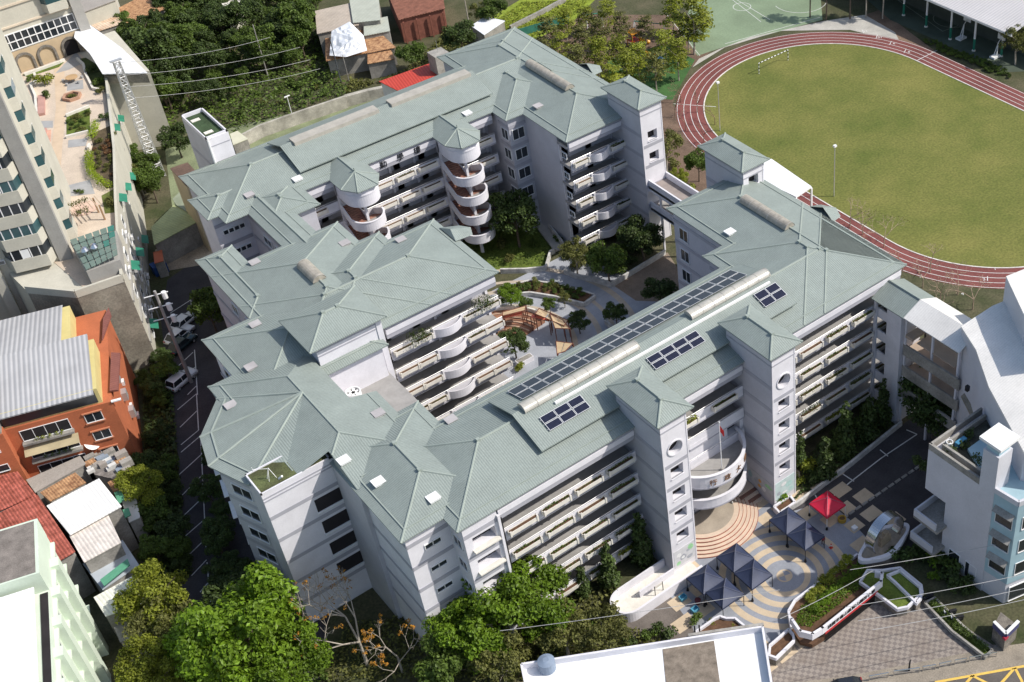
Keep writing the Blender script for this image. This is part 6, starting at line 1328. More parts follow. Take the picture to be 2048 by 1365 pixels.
# driveway hedge wall, white edged
kerbwall(((1563,1022),(1600,1000),(1700,925),(1803,842)), .75, 'long low kerb wall between the driveway and the shaded garden', mat=WW)
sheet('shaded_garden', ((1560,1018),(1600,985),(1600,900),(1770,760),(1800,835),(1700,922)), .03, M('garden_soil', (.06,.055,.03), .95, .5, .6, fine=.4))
q = [at(*p, .9) for p in ((1548,1012),(1560,1025),(1590,1003),(1580,990))]; t = thing('corner_planter', 'white corner planter with a leafy shrub at the foot of the east entrance tower', 'planter', q[0]); mb = MB()
for a, b in zip(q, q[1:]+q[:1]): mb.bar((a.x,a.y,-.05),(b.x,b.y,-.05),.25,.9)
mb.build('rim', WHITE, t); MB().prism([(v.x,v.y) for v in q], 0, .6).build('bed', SOIL, t)
# rear boundary wall and small things there
kerbwall(((440,292),(520,250),(600,222),(690,192)), 2.3, 'long white topped boundary wall behind the rear wing', 'boundary_wall', M('old_boundary_wall', (.40,.38,.33), .9, .4, .5, fine=.2), .45)
kerbwall(((690,192),(735,180),(775,172),(800,172)), 2.0, 'stained pale wall running from the boundary wall to the red roof', 'boundary_wall', M('old_boundary_wall', (.40,.38,.33)), .9)
house('shed', 'small cream canopy shed right of the blank tower', ((460,268),(475,262),(496,278),(466,290)), 3.0, M('cream_sheet', (.55,.54,.42), .7, .1), cat='shed')
for px, lab in (((586,236),'thin white lamp post behind the rear wing'),):
    p = at(*px); t = thing('lamp_post', lab, 'lamp post', p); MB().tube(p, p+Vector((0,0,4.2)), .07, n=6).build('pole', FRAME, t); MB().tube(p+Vector((-.5,0,4.2)), p+Vector((.5,0,4.25)), .12, n=6).build('lamp', FRAME, t)
for px, h, lab in (((1668,393),9,'thin floodlight pole standing at the edge of the track'), ((1440,262),9,'thin floodlight pole at the left bend of the track')):
    p = at(*px); t = thing('light_pole', lab, 'lamp post', p); MB().tube(p, p+Vector((0,0,h)), .09, .06, 6).build('pole', RAIL, t); MB().box(p.x-.25,p.x+.25,p.y-.2,p.y+.2,h,h+.3).build('lamp', FRAME, t)
# ================================================================== POLES, WIRES, LATTICE TOWER
def pole(px, h, label, r=.16, tilt=(0,0), mat=CONCD, arms=0):
    p = at(*px); t = thing('utility_pole', label, 'utility pole', p); top = p+Vector((tilt[0],tilt[1],h)); MB().tube(p, top, r, r*.65, 8).build('pole', mat, t)
    if arms:
        m, n_ = MB(), MB()
        for i in range(arms): z = h-.6-i*1.9; c = p+(top-p)*(z/h); m.tube(c+Vector((-1.4,.4,0)), c+Vector((1.4,-.4,0)), .07, n=5); n_.tube(c+Vector((.9,-.2,-.9)), c+Vector((.9,-.2,.1)), .32, n=8)
        m.build('cross_arm', FRAME, t); n_.build('transformer', FRAME, t)
    return top
PT = pole((383,765), 15.5, 'tall grey utility pole with white transformers beside the parking lot', .26, (0,0), CONC, 3)
pole((538,160), 11, 'slim utility pole among the trees at the top left', .13); pole((682,165), 9, 'dark utility pole in front of the tarpaulin house', .12, mat=M('dark_pole', (.07,.08,.09), .8)); pole((945,88), 9, 'grey utility pole beside the sagging white shed', .14, mat=BARKP)
pole((700,170), 6, 'short post with a bent pipe below the tarpaulin house', .09); pole((320,640), 9, 'thin pole with white insulator boxes beside the podium wall', .10, mat=RAIL, arms=0)
p = at(318,352); LT = thing('lattice_tower', 'leaning looking galvanised lattice pylon beside the podium wall', 'lattice tower', p); H = 21.0; mb = MB(); w0, w1 = .85, .42; cr = [(-1,-1),(1,-1),(1,1),(-1,1)]; N = 16
cp_ = lambda k, i: p+Vector((cr[k][0]*(w0+(w1-w0)*i/N), cr[k][1]*(w0+(w1-w0)*i/N), H*i/N))
for k in range(4): mb.tube(cp_(k,0), cp_(k,N), .085, n=5)
mb.build('leg', RAIL, LT); mb = MB()
for i in range(N):
    for k in range(4): mb.tube(cp_(k,i), cp_((k+1)%4,i+1), .045, n=4); mb.tube(cp_((k+1)%4,i), cp_(k,i+1), .045, n=4); mb.tube(cp_(k,i+1), cp_((k+1)%4,i+1), .045, n=4)
mb.build('bracing', RAIL, LT); MB().box(p.x-.9,p.x+.9,p.y-.3,p.y+.3,H,H+.15).build('top_plate', RAIL, LT); LTOP = p+Vector((0,0,H))
def wire(a, b, sag, label, r=.035, group='overhead power lines'):
    mb = MB(); n = 14; pts = [a+(b-a)*(i/n)-Vector((0,0,sag*4*(i/n)*(1-i/n))) for i in range(n+1)]
    for q, s in zip(pts[:-1], pts[1:]): mb.tube(q, s, r, n=4)
    return tag(mb.build('power_line', M('wire_grey', (.36,.36,.36), .6)), label, 'power line', group)
for i, (a, b, lab) in enumerate((((1000,1262),(1560,1180),'thin overhead wire crossing the small navy tents'), ((1700,1140),(2090,1070),'overhead wire crossing the ring sculpture planter'), ((1690,1215),(2090,1140),'upper of three overhead wires over the tiled forecourt'), ((1716,1242),(2090,1168),'middle of three overhead wires over the tiled forecourt'), ((1745,1260),(2090,1190),'lowest of three overhead wires over the tiled forecourt'), ((1560,1238),(1745,1142),'thin wire running over the gate wall planting'))):
    wire(at(*a, 8.5), at(*b, 8.5), .25, lab)
for i, (dz, q) in enumerate(((-.3,(540,75)), (-2.5,(600,95)), (-4.5,(620,120)), (-6.5,(640,138)))): wire(LTOP+Vector((0,0,dz)), at(*q, 9.0), .8, 'one of four overhead lines running from the lattice pylon over the forest', .03)
# ================================================================== VEHICLES
def wheel_mesh(r=.32, w=.2):
    return MB().tube((0,-w/2,0),(0,w/2,0), r, n=16).mesh('tyre', BLACK), MB().tube((0,-w/2-.01,0),(0,w/2+.01,0), r*.6, n=12).mesh('rim', RAIL)
TY, RI = wheel_mesh()
def car(px, ang, label, paint, suv=False):
    p = at(*px, .0); t = thing('parked_car', label, 'car', p, None, ang); L, W = 4.4, 1.75; h1 = .95 if suv else .82; h2 = 1.65 if suv else 1.43
    prof = [(-2.2,.35),(-2.2,.72),(-2.12,h1-.03),(-1.75,h1),(-.95,h1+.02),(1.75,h1+.02),(2.12,h1-.04),(2.2,.7),(2.2,.35)]
    mb = MB(); vs = []
    for y in (-W/2, -W/2+.06, W/2-.06, W/2):
        k = 0 if abs(y) < W/2-.01 else .05
        for x, z in prof: vs.append((x*(1-k*.4), y, z-k*(z > .6)))
    n = len(prof); mb.add(vs, [(r*n+i, r*n+i+1, (r+1)*n+i+1, (r+1)*n+i) for r in range(3) for i in range(n-1)]+[tuple(range(n-1,-1,-1)), tuple(range(3*n,4*n)), (0,n,2*n,3*n,4*n-1,3*n-1,2*n-1,n-1)]); put(mb.mesh('body', paint, True), 'body', t, world=False)
    cab = MB(); b = [(-1.05,h1),(-.35,h2-.02),(1.25 if not suv else 1.75,h2-.02),(1.9 if not suv else 2.05,h1)]; vs = []
    for s in (-1,1):
        for i, (x, z) in enumerate(b): vs.append((x, s*(W/2-.06-(.14 if z > h1+.2 else 0)), z))
    cab.add(vs, [(0,1,2,3),(7,6,5,4),(0,4,5,1),(2,6,7,3)]); g_ = put(cab.mesh('window_glass', GLASS), 'window_glass', t, world=False)
    put(MB().add([(b[1][0]-.03,-W/2+.19,h2-.02),(b[2][0]+.03,-W/2+.19,h2-.02),(b[2][0]+.03,W/2-.19,h2-.02),(b[1][0]-.03,W/2-.19,h2-.02),(b[1][0]+.1,-W/2+.26,h2+.03),(b[2][0]-.1,-W/2+.26,h2+.03),(b[2][0]-.1,W/2-.26,h2+.03),(b[1][0]+.1,W/2-.26,h2+.03)], [(4,5,6,7),(0,1,5,4),(1,2,6,5),(2,3,7,6),(3,0,4,7)]).mesh('roof', paint), 'roof', t, world=False)
    pm = MB()
    for s in (-1,1):
        for i, j in ((0,1),(2,3)): pm.tube(vs[i if s < 0 else i+4], vs[j if s < 0 else j+4], .05, n=4)
        m = (.45, s*(W/2-.05), h1); pm.tube(m, (.45, s*(W/2-.2), h2), .045, n=4)
    put(pm.mesh('pillar', paint), 'pillar', t, world=False)
    for x in (-1.35, 1.35):
        for s in (-1,1): w_ = put(TY, 'wheel', t, (x, s*(W/2-.1), .32), world=False); put(RI, 'rim', w_, world=False)
    for s in (-1,1):
        put(MB().box(-2.23,-2.1,s*.62-.2,s*.62+.2,.6,.75).mesh('headlight', FRAME), 'headlight', t, world=False); put(MB().box(2.1,2.23,s*.65-.18,s*.65+.18,.62,.78).mesh('tail_light', M('lamp_red', (.3,.02,.02), .4)), 'tail_light', t, world=False); put(MB().box(-.75,-.6,s*(W/2)-.08+s*.06,s*(W/2)+.08+s*.06,h1-.02,h1+.14).mesh('mirror', paint), 'mirror', t, world=False)
    return t
PW = M('white_paint', (.72,.73,.74), .25, .03, spec=.6); PD = M('dark_teal_paint', (.02,.04,.045), .2, .1, spec=.7); PS = M('silver_paint', (.42,.43,.45), .3, .05, metal=.4); PK = M('black_paint', (.018,.02,.025), .2, .1, spec=.7)
ba = math.atan2(*(at(355,823)-at(393,790)).yx)
car((361,676), ba, 'white car parked under the tree in the left parking lot', PW); car((366,694), ba, 'dark teal car parked right beside the white car', PD); car((366,766), ba, 'white car with black glass standing alone by the tall utility pole', PW, True)
car((372,648), ba, 'white car mostly hidden under the round tree in the parking lot', PW)
car((1684,1384), math.atan2(*(at(2030,1336)-at(1870,1365)).yx), 'dark grey car at the bottom edge by the forecourt railing', PK)
def scooter(px, ang, label):
    p = at(*px); t = thing('scooter', label, 'scooter', p, 'scooters beside the grass strip', ang); mb = MB()
    mb.box(-.75,-.1,-.16,.16,.35,.72).box(-.1,.45,-.15,.15,.25,.36).box(.42,.55,-.2,.2,.3,.95); put(mb.mesh('body', PK), 'body', t, world=False); put(MB().box(-.8,.0,-.15,.15,.72,.85).mesh('seat', BLACK), 'seat', t, world=False)
    put(MB().tube((.5,-.35,1.05),(.5,.35,1.05),.03,n=5).tube((.5,0,.9),(.52,0,1.1),.05,n=5).mesh('handlebar', BLACK), 'handlebar', t, world=False); put(MB().box(.5,.62,-.14,.14,.8,1.05).mesh('headlight', FRAME), 'headlight', t, world=False)
    for x in (-.55,.65): put(MB().tube((x,-.06,.24),(x,.06,.24),.24,n=12).mesh('wheel', BLACK), 'wheel', t, world=False)
for px, a, lab in (((1852,1200),2.6,'dark scooter with a white lamp at the upper end of the grass strip'),((1898,1232),2.7,'dark scooter in the middle of the row along the grass strip'),((1912,1243),2.6,'dark scooter at the lower end of the row along the grass strip')): scooter(px, a, lab)
# forecourt railings
for i, (a, b) in enumerate((((1738,1362),(1776,1355)),((1787,1352),(1838,1345)),((1845,1343),(1870,1339)),((1878,1337),(1901,1332)),((1909,1330),(1932,1326)),((1938,1324),(1962,1320)),((1968,1318),(1992,1314)))):
    A, B = at(*a), at(*b); d = (B-A); o = MB()
    for q in (A, B): o.tube(q, q+Vector((0,0,.8)), .05, n=6)
    o.tube(A+Vector((0,0,.8)), B+Vector((0,0,.8)), .06, n=6).tube(A+Vector((0,0,.4)), B+Vector((0,0,.4)), .03, n=5); tag(o.build('railing', STEEL), 'short steel railing between the tiled forecourt and the street', 'railing', 'railings along the street')
p = at(1818,1342); tag(MB().tube(p, p+Vector((0,0,1.1)), .12, .08, 8).tube(p+Vector((0,0,1.1)), p+Vector((.2,.1,1.6)), .1, .06, 6).build('bollard', BLACK), 'dark bent post rising behind the dark grey car', 'post')
q = at(2000,1300,0); t = thing('sign_pier', 'stone pier with a white topped angular sign in blue and red at the right corner', 'sign', q); a, b, c = at(1988,1244,3), at(2012,1268,3), at(2037,1243,3)
mb = MB(); mb.bar((a.x,a.y,2.2),(b.x,b.y,2.2),.3,.8).bar((b.x,b.y,2.2),(c.x,c.y,2.2),.3,.8); mb.build('sign_panel', M('sign_navy', (.07,.07,.16), .5), t); mb = MB(); mb.bar((a.x,a.y,3.0),(b.x,b.y,3.0),.34,.12).bar((b.x,b.y,3.0),(c.x,c.y,3.0),.34,.12); mb.build('sign_cap', FRAME, t)
MB().prism([(a.x,a.y),(b.x,b.y),(c.x,c.y),((a.x+c.x)/2+1,(a.y+c.y)/2+1.5)], -.1, 2.3).build('pier', STONE, t); MB().box(b.x-.25,b.x+.25,b.y-.2,b.y+.2,2.2,2.55).build('red_panel', M('sign_red', (.4,.03,.06), .5), t)
for px, lab in (((1393,1300),'dark post with a rough timber pole by the bottom flat roof, left one'),((1402,1298),'dark post by the bottom flat roof, right one')): p = at(*px); tag(MB().tube(p, p+Vector((0,0,4)), .09, n=6).build('post', BLACK), lab, 'post')
q = at(1318,1190,0); t = thing('notice_frame', 'dark two legged notice frame standing in front of the ramp wall', 'notice board', q)
for dx in (-.55,.55): MB().tube((q.x+dx,q.y-.1,0),(q.x+dx,q.y-.1,1.9),.05,n=5).build('leg', BLACK, t)
MB().box(q.x-.5,q.x+.5,q.y-.13,q.y-.07,1.5,1.9).build('board', CREAM, t)
# goal, play frames, slide
def goal(pl, pr_, label):
    A, B = at(*pl), at(*pr_); t = thing('football_goal', label, 'goal', A, 'goals'); h = 2.1; back = Vector((.0,.0,0))
    MB().tube(A, A+Vector((0,0,h)), .07, n=6).build('post', FRAME, t); MB().tube(B, B+Vector((0,0,h)), .07, n=6).build('post', FRAME, t); MB().tube(A+Vector((0,0,h)), B+Vector((0,0,h)), .07, n=6).build('crossbar', FRAME, t)
    k = MB()
    for i in range(9): c = A+(B-A)*((i+.5)/9)+Vector((0,0,h)); d = (B-A).normalized()*.18; k.tube(c-d, c+d, .075, n=6)
    for q in (A, B):
        for z in (.4,1.1,1.8): k.tube(q+Vector((0,0,z-.15)), q+Vector((0,0,z+.15)), .075, n=6)
    k.build('stripe', BLACK, t)
goal((1518,148), (1576,121), 'black and white striped goal standing in the field corner')
def aframe(px, label, ang, L=3.2):
    p = at(*px); t = thing('swing_frame', label, 'swing', p, None, ang); mb = MB()
    for s in (-1,1): mb.tube((-L/2,s*1.1,0),(-L/2,0,2.5),.08,n=6).tube((L/2,s*1.1,0),(L/2,0,2.5),.08,n=6)
    put(mb.mesh('leg', FRAME), 'leg', t, world=False); put(MB().tube((-L/2,0,2.5),(L/2,0,2.5),.09,n=6).mesh('top_bar', M('green_bar', (.05,.22,.15), .5)), 'top_bar', t, world=False)
    for x in (-.7,.7): put(MB().tube((x-.2,0,2.5),(x-.2,0,.6),.02,n=4).tube((x+.2,0,2.5),(x+.2,0,.6),.02,n=4).box(x-.25,x+.25,-.12,.12,.55,.6).mesh('swing_seat', BLACK), 'swing_seat', t, world=False)
aframe((1300,70), 'white legged swing frame with a long green top bar', -1.0, 6); aframe((1190,52), 'white swing frame half hidden in the yellow green trees', -.5, 3)
p = at(1320,130); t = thing('playground_slide', 'blue and yellow tube slide on the artificial turf', 'slide', p); zs = [(-2.4,1.6,2.6),(-1.4,.9,2.2),(-.5,.3,1.6)]
MB().tube((p.x-2.0,p.y+1.9,2.4),(p.x-.6,p.y+.6,1.5),.55,.6,12).build('yellow_tube', M('slide_yellow', (.62,.30,.02), .4), t); MB().tube((p.x-.6,p.y+.6,1.5),(p.x+.6,p.y-.6,.4),.62,.75,12).build('blue_chute', M('slide_blue', (.02,.17,.50), .4), t); MB().box(p.x-3.4,p.x-2,p.y+1.5,p.y+2.9,1.3,1.45).build('platform', RAIL, t)
for dx,dy in ((-3.3,1.6),(-2.1,1.6),(-3.3,2.8),(-2.1,2.8)): MB().tube((p.x+dx,p.y+dy,0),(p.x+dx,p.y+dy,3),.08,n=6).build('post', RAIL, t)
p = at(1268,92); t = thing('play_tower', 'orange and red climbing tower among the playground trees', 'play tower', p); MB().box(p.x-.9,p.x+.9,p.y-.9,p.y+.9,1.2,1.35).build('platform', M('play_red', (.45,.05,.03), .5), t)
for dx in (-.8,.8):
    for dy in (-.8,.8): MB().tube((p.x+dx,p.y+dy,0),(p.x+dx,p.y+dy,2.8),.1,n=6).build('post', M('play_orange', (.60,.26,.02), .5), t)
MB().box(p.x-1,p.x+1,p.y-1,p.y+1,2.8,2.95).build('roof', M('play_orange', (.60,.26,.02)), t); MB().tube((p.x+.9,p.y-.5,1.3),(p.x+2.6,p.y-1.4,.3),.35,.4,10).build('chute', M('slide_yellow', (.62,.30,.02)), t)
q = at(1080,60,1.2); tag(MB().bar(at(1035,75,0),at(1140,45,0),.08,1.6).build('mesh_fence', M('green_net', (.04,.17,.13), .8, .3, 1)), 'green mesh fence between the crop field and the trees', 'fence')
kerbwall(((1020,52),(1080,22),(1130,-5)), .9, 'dark low wall crossing the bright green crop field', 'field_wall', CONCD, .5)
# white podium stage roof beside the track
t = thing('viewing_stand', 'flat white stand roof between the right tower and the track', 'stand', at(1560,370)); q = [at(*p, 5.0) for p in ((1528,322),(1543,318),(1623,373),(1592,394),(1526,362))]; MB().prism([(v.x,v.y) for v in q], 4.7, 5.0).build('roof', WFL, t)
for v in q: MB().box(v.x-.12,v.x+.12,v.y-.12,v.y+.12,0,4.7).build('post', FRAME, t)
rf = MB(); c = Vector((95.4,97.8,19.9)); rf.add([(94.4,100.2,19.9),(96.3,99.6,19.6),(97.2,97.8,19.6),(96.3,96,19.6),(94.4,95.4,19.9),(94.9,97.8,20.7)], [(0,1,5),(1,2,5),(2,3,5),(3,4,5),(4,3,2,1,0)]); rf.build('roof', ROOF, SCH)
rf = MB(); rf.add([(95.0,152.2,19.9),(96.9,151.6,19.6),(97.8,149.8,19.6),(96.9,148,19.6),(95.0,147.4,19.9),(95.5,149.8,20.7)], [(0,1,5),(1,2,5),(2,3,5),(3,4,5),(4,3,2,1,0)]); rf.build('roof', ROOF, SCH)
# ================================================================== VEGETATION
T_DARK = make_tree_meshes('dark_tree', L_DARK, 3, 2.6, 2.3, 4.2, 5000, .34, 22, rb=(.22,.4)); T_MID = make_tree_meshes('mid_tree', L_MID, 3, 2.6, 2.2, 4.2, 5000, .34, 24, rb=(.2,.38)); T_BRI = make_tree_meshes('bright_tree', L_BRIGHT, 3, 2.6, 2.2, 4.0, 9000, .22, 34, rb=(.18,.32)); T_YEL = make_tree_meshes('yellow_tree', L_YEL, 2, 2.6, 2.2, 4.0, 8000, .22, 30, rb=(.18,.32))
T_OLI = make_tree_meshes('olive_tree', L_OLIVE, 2, 2.6, 2.2, 4.0, 3600, .25, 24, bark=BARKP, rb=(.16,.3)); T_LAY = make_tree_meshes('tiered_tree', L_YEL, 3, 3.0, 2.0, 4.6, 1500, .40, layered=True, bark=BARKP, flat=.5, trunk_r=.12)
T_LAYO = make_tree_meshes('tiered_olive', L_OLIVE, 2, 2.8, 2.0, 4.6, 1100, .40, layered=True, bark=BARKP, flat=.4, trunk_r=.12)
T_CON = []
for k in range(2):
    rnd = random.Random(70+k); T_CON.append((leafcards([(rnd.uniform(-.2,.2), rnd.uniform(-.2,.2), .8+i*.5, .85*(1-i/11)+.12) for i in range(10)], 1500, .32, rnd).mesh('cone_crown', L_DARK), trunk_mb(rnd, 3.5, .1, 3, .4).mesh('cone_trunk', BARK)))
SH = {}
def shrub_meshes(kind, mat, n=1, r=1.0, nl=420, size=.26):
    SH[kind] = [(leafcards([(random.Random(k*9+i).uniform(-.6,.6)*r, random.Random(k*5+i+40).uniform(-.6,.6)*r, r*.55+.2*random.Random(i).random(), r*.55) for i in range(5)], nl, size, random.Random(k+len(kind))).mesh(kind+'_foliage', mat), trunk_mb(random.Random(k), .6*r, .06, 3, .3*r).mesh(kind+'_stem', BARK)) for k in range(n)]
for k_, m_ in (('dark', L_DARK), ('mid', L_MID), ('bright', L_BRIGHT), ('yellow', L_YEL), ('olive', L_OLIVE), ('red', L_RED), ('lime', L_LIME)): shrub_meshes(k_, m_, 2)
def shrub(kind, x, y, z, sc, label, group=None, cat='shrub', name='shrub'):
    f, s = R.choice(SH[kind]); t = thing(name, label, cat, (x, y, z), group, R.uniform(0, 6.28)); put(f, 'foliage', t, sc=sc, world=False); put(s, 'stem', t, sc=sc, world=False); return t
def tree_px(meshes, px, zc, sc, label, group=None, name='tree', h=4.2):
    p = at(*px, zc); return place_tree(name, meshes, p.x, p.y, 0, sc, label, group)
def inpoly(x, y, P):
    c = False; n = len(P)
    for i in range(n):
        (x1,y1),(x2,y2) = P[i], P[i-1]
        if (y1 > y) != (y2 > y) and x < (x2-x1)*(y-y1)/(y2-y1)+x1: c = not c
    return c
def scatter_px(poly, step, z=0.0, jit=.4):
    Q = [at(*p, z) for p in poly]; P = [(q.x,q.y) for q in Q]; xs = [p[0] for p in P]; ys = [p[1] for p in P]; out = []
    x = min(xs)
    while x < max(xs):
        y = min(ys)
        while y < max(ys):
            a, b = x+R.uniform(-jit,jit)*step, y+R.uniform(-jit,jit)*step
            if inpoly(a, b, P): out.append((a,b))
            y += step
        x += step
    return out
# undergrowth, one mass
def ground_leaves(name, poly, n, size, mat, z=0.0, h=.8, kind='stuff', world=None):
    Q = [at(*p, z) for p in poly]; P = [(q.x,q.y) for q in Q]; xs = [p[0] for p in P]; ys = [p[1] for p in P]; mb = MB(); k = 0; guard = 0
    while k < n and guard < n*12:
        guard += 1; x, y = R.uniform(min(xs),max(xs)), R.uniform(min(ys),max(ys))
        if not inpoly(x, y, P): continue
        k += 1; c = Vector((x, y, z+h*R.random()**1.5)); nn = Vector((R.gauss(0,.5),R.gauss(0,.5),1)).normalized(); t = Matrix.Rotation(R.uniform(0,6.28),3,nn) @ nn.orthogonal().normalized(); u = nn.cross(t); a = size*R.uniform(.6,1.4)
        mb.add([c-t*a*.5, c+u*a*.3, c+t*a*.5, c-u*a*.3], [(0,1,2,3)])
    return mb.build(name, mat, kind=kind)
FORP = ((250,60),(300,30),(350,0),(480,-30),(640,-20),(640,60),(660,130),(700,180),(690,192),(520,248),(470,265),(440,255),(360,225),(340,290),(310,270),(290,150),(250,110))
ground_leaves('undergrowth', FORP, 16000, .55, L_MID, 0, 1.6); ground_leaves('undergrowth', ((690,190),(700,160),(780,170),(860,100),(900,60),(960,90),(900,110),(760,165)), 2500, .5, L_OLIVE, 0, .8)
for (x, y) in scatter_px(((250,70),(300,30),(350,-5),(480,-30),(640,-20),(640,60),(650,120),(560,150),(470,220),(430,215),(360,220),(330,280),(300,240),(285,150),(250,110)), 4.6):
    k = R.random(); place_tree('broadleaf_tree', T_DARK if k < .45 else T_MID, x, y, -.3, R.uniform(.75,1.25) if k < .8 else R.uniform(.5,.7), 'dark broadleaf tree in the dense thicket behind the school', 'trees of the thicket at the top left')
for (x, y) in scatter_px(((440,240),(560,160),(660,140),(690,180),(520,240)), 3.0): shrub(R.choice(('mid','mid','olive','dark')), x, y, 0, R.uniform(.7,1.3), 'low green bush on the overgrown slope behind the boundary wall', 'bushes on the overgrown slope')
big = [((300,105),7,1.75,T_DARK,'large dark broadleaf tree beside the lattice pylon'), ((345,75),7,1.6,T_MID,'tall mid green tree in front of the rusty top left roofs'), ((520,85),6,1.3,T_MID,'tree with bright upper leaves behind the slim utility pole'), ((590,40),6,1.4,T_MID,'tree right beside the tan tin roofed house'), ((320,170),5,1.3,T_DARK,'dark tree above the blank tower roof'), ((350,275),4,1.0,T_DARK,'dark round tree at the left foot of the blank tower'),
       ((820,105),4,1.0,T_MID,'leafy tree between the tarpaulin house and the red metal roof'), ((920,75),4.5,1.1,T_DARK,'dark tree behind the concrete water tower'), ((985,20),4.5,1.1,T_MID,'bush tree at the edge of the bright crop field'), ((960,20),4,.9,T_OLI,'reddish olive tree next to the clay tile house'),
       ((1060,110),5,1.1,T_DARK,'dark leafy tree by the green mesh fence'), ((420,625),5.0,1.2,T_MID,'round green tree over the parked cars in the left lot'),
       ((280,985),4,1.1,T_YEL,'small yellow green tree between the white terrace and the parking lot'), ((320,1195),6,1.5,T_YEL,'yellow green tree above the shaded parking lot end'), ((300,1340),5,1.3,T_YEL,'lime coloured tree at the bottom left corner'), ((330,1255),5,1.4,T_OLI,'dull green tree between two yellow green trees'),
       ((500,1290),7.5,2.4,T_BRI,'big bright green tree at the bottom left of the school'), ((410,1300),6,1.7,T_BRI,'bright green tree left of the big one at the bottom'), ((580,1335),6.0,1.6,T_BRI,'bright tree at the bottom edge below the west block'), ((470,1215),5,1.3,T_DARK,'dark shaded tree behind the big bright tree'),
       ((990,1215),7,2.0,T_BRI,'large vivid green tree in front of the south west facade'), ((930,1265),6.5,1.6,T_BRI,'vivid green tree touching the south west wing corner'), ((1060,1200),6.5,1.75,T_BRI,'vivid green tree at the right of the front trees'), ((1125,1260),5,1.3,T_OLI,'olive flowering tree below the vivid front trees'), ((1210,1275),4.2,1.25,T_OLI,'olive tree beside the brown side path'), ((1000,1320),5,1.3,T_OLI,'dry olive tree at the bottom middle'), ((900,1340),4,1.2,T_MID,'green tree at the bottom edge left of the white flat roof'),
       ((1860,770),6.5,1.5,T_DARK,'tall dark leaning tree under the skybridge'), ((1870,830),4,1.2,T_DARK,'dark spreading tree below the tall one at the driveway end'), ((1855,700),9,1.0,T_DARK,'upper dark crown of foliage in front of the skybridge decks'),
       ((1030,440),5,1.35,T_DARK,'large dark tree in the courtyard near the round stairs'), ((1150,515),3.2,.95,T_OLI,'olive green bush tree at the left of the courtyard hedge row'), ((1215,530),3.4,1.05,T_MID,'green bush tree in the middle of the courtyard hedge row'), ((1285,480),4,1.2,T_DARK,'dark tree below the footbridge'), ((1320,590),3,.9,T_DARK,'dark tree tucked beside the east wing wall'), ((1233,635),1.8,.6,T_DARK,'dark red tinged bush in the courtyard beside the solar roof'),
       ((1015,575),4.0,.75,T_BRI,'bright feathery tree at the corner of the centre block'), ((1028,690),2.4,.75,T_DARK,'dark rounded tree at the foot of the seating bowl'), ((1158,650),1.6,.55,T_DARK,'dark tree at the right end of the shade sails'), ((1098,606),2.2,.42,T_MID,'green tree behind the beige shade sails'), ((1050,602),2.0,.4,T_MID,'small tree between the two groups of shade sails'), ((1125,582),3.0,.42,T_OLI,'thin bright tree on the planting strip'), ((1330,300),4.5,1.15,T_OLI,'olive tree left of the two track side towers'), ((1395,310),5,.8,T_MID,'tall narrow leafy tree in front of the track side tower'), ((1355,360),2.5,.7,T_YEL,'yellow green bush beside the footbridge'), ((2035,90),4,1.2,T_OLI,'olive tree at the corner of the pavilion roof')]
for px, zc, sc, ms, lab in big: tree_px(ms, px, zc, sc, lab)
for px, zc, sc in (((1530,855),6.5,1.0),): pass
for px, zc, s, lab in (((1690,870),3.5,1.6,'dark conifer in the middle of the shaded garden'), ((1650,930),2.6,1.3,'dark conifer nearest the east entrance tower'), ((1735,845),3.2,1.5,'tall dark conifer near the corner stair tower'), ((1765,820),3.0,1.3,'dark conifer against the corner stair tower'), ((1215,1145),2.5,1.3,'dark conifer in front of the lower corridor'), ((1285,1095),2.8,1.45,'dark conifer beside the west entrance tower'), ((1600,905),2.5,1.0,'small conifer at the edge of the east entrance tower'), ((1165,1165),2.2,1.0,'dark bush conifer half hidden by the vivid trees')):
    p = at(*px, zc); place_tree('conifer', T_CON, p.x, p.y, 0, s, lab)
# tiered playground trees
lays = [(1095,70),(1120,100),(1130,45),(1160,85),(1170,30),(1195,120),(1200,60),(1215,25),(1235,100),(1245,50),(1255,140),(1275,115),(1150,130),(1180,165),(1225,160),(1290,50),(1330,95),(1355,120),(1375,60),(1400,35),(1345,30),(1310,140)]
for i, px in enumerate(lays):
    p = at(px[0], px[1], 4.2); place_tree('tiered_tree', T_LAY if i % 3 else T_LAYO, p.x, p.y, 0, R.uniform(.8,1.15), 'slender tiered tree with pale trunk in the playground grove', 'tiered trees of the playground grove')
p = at(1385,55,5.5); place_tree('tiered_tree', T_LAY, p.x, p.y, 0, 1.75, 'largest spreading yellow green tree beside the green court')
for i, px in enumerate(((1620,35),(1652,40),(1700,38),(1732,35),(1765,38))):
    p = at(*px); cm, tm = T_OLI[i%2]; t = thing('palm_trunk_tree', 'slim tall trunk standing at the top of the track', 'tree', p, 'slim trunks at the top of the track'); put(trunk_mb(random.Random(i), 6.5, .17, 3, .8, start=.85).mesh('trunk', BARKP if i > 2 else BARK), 'trunk', t, world=False); put(cm, 'crown', t, (0,0,3.6), sc=.8, world=False)
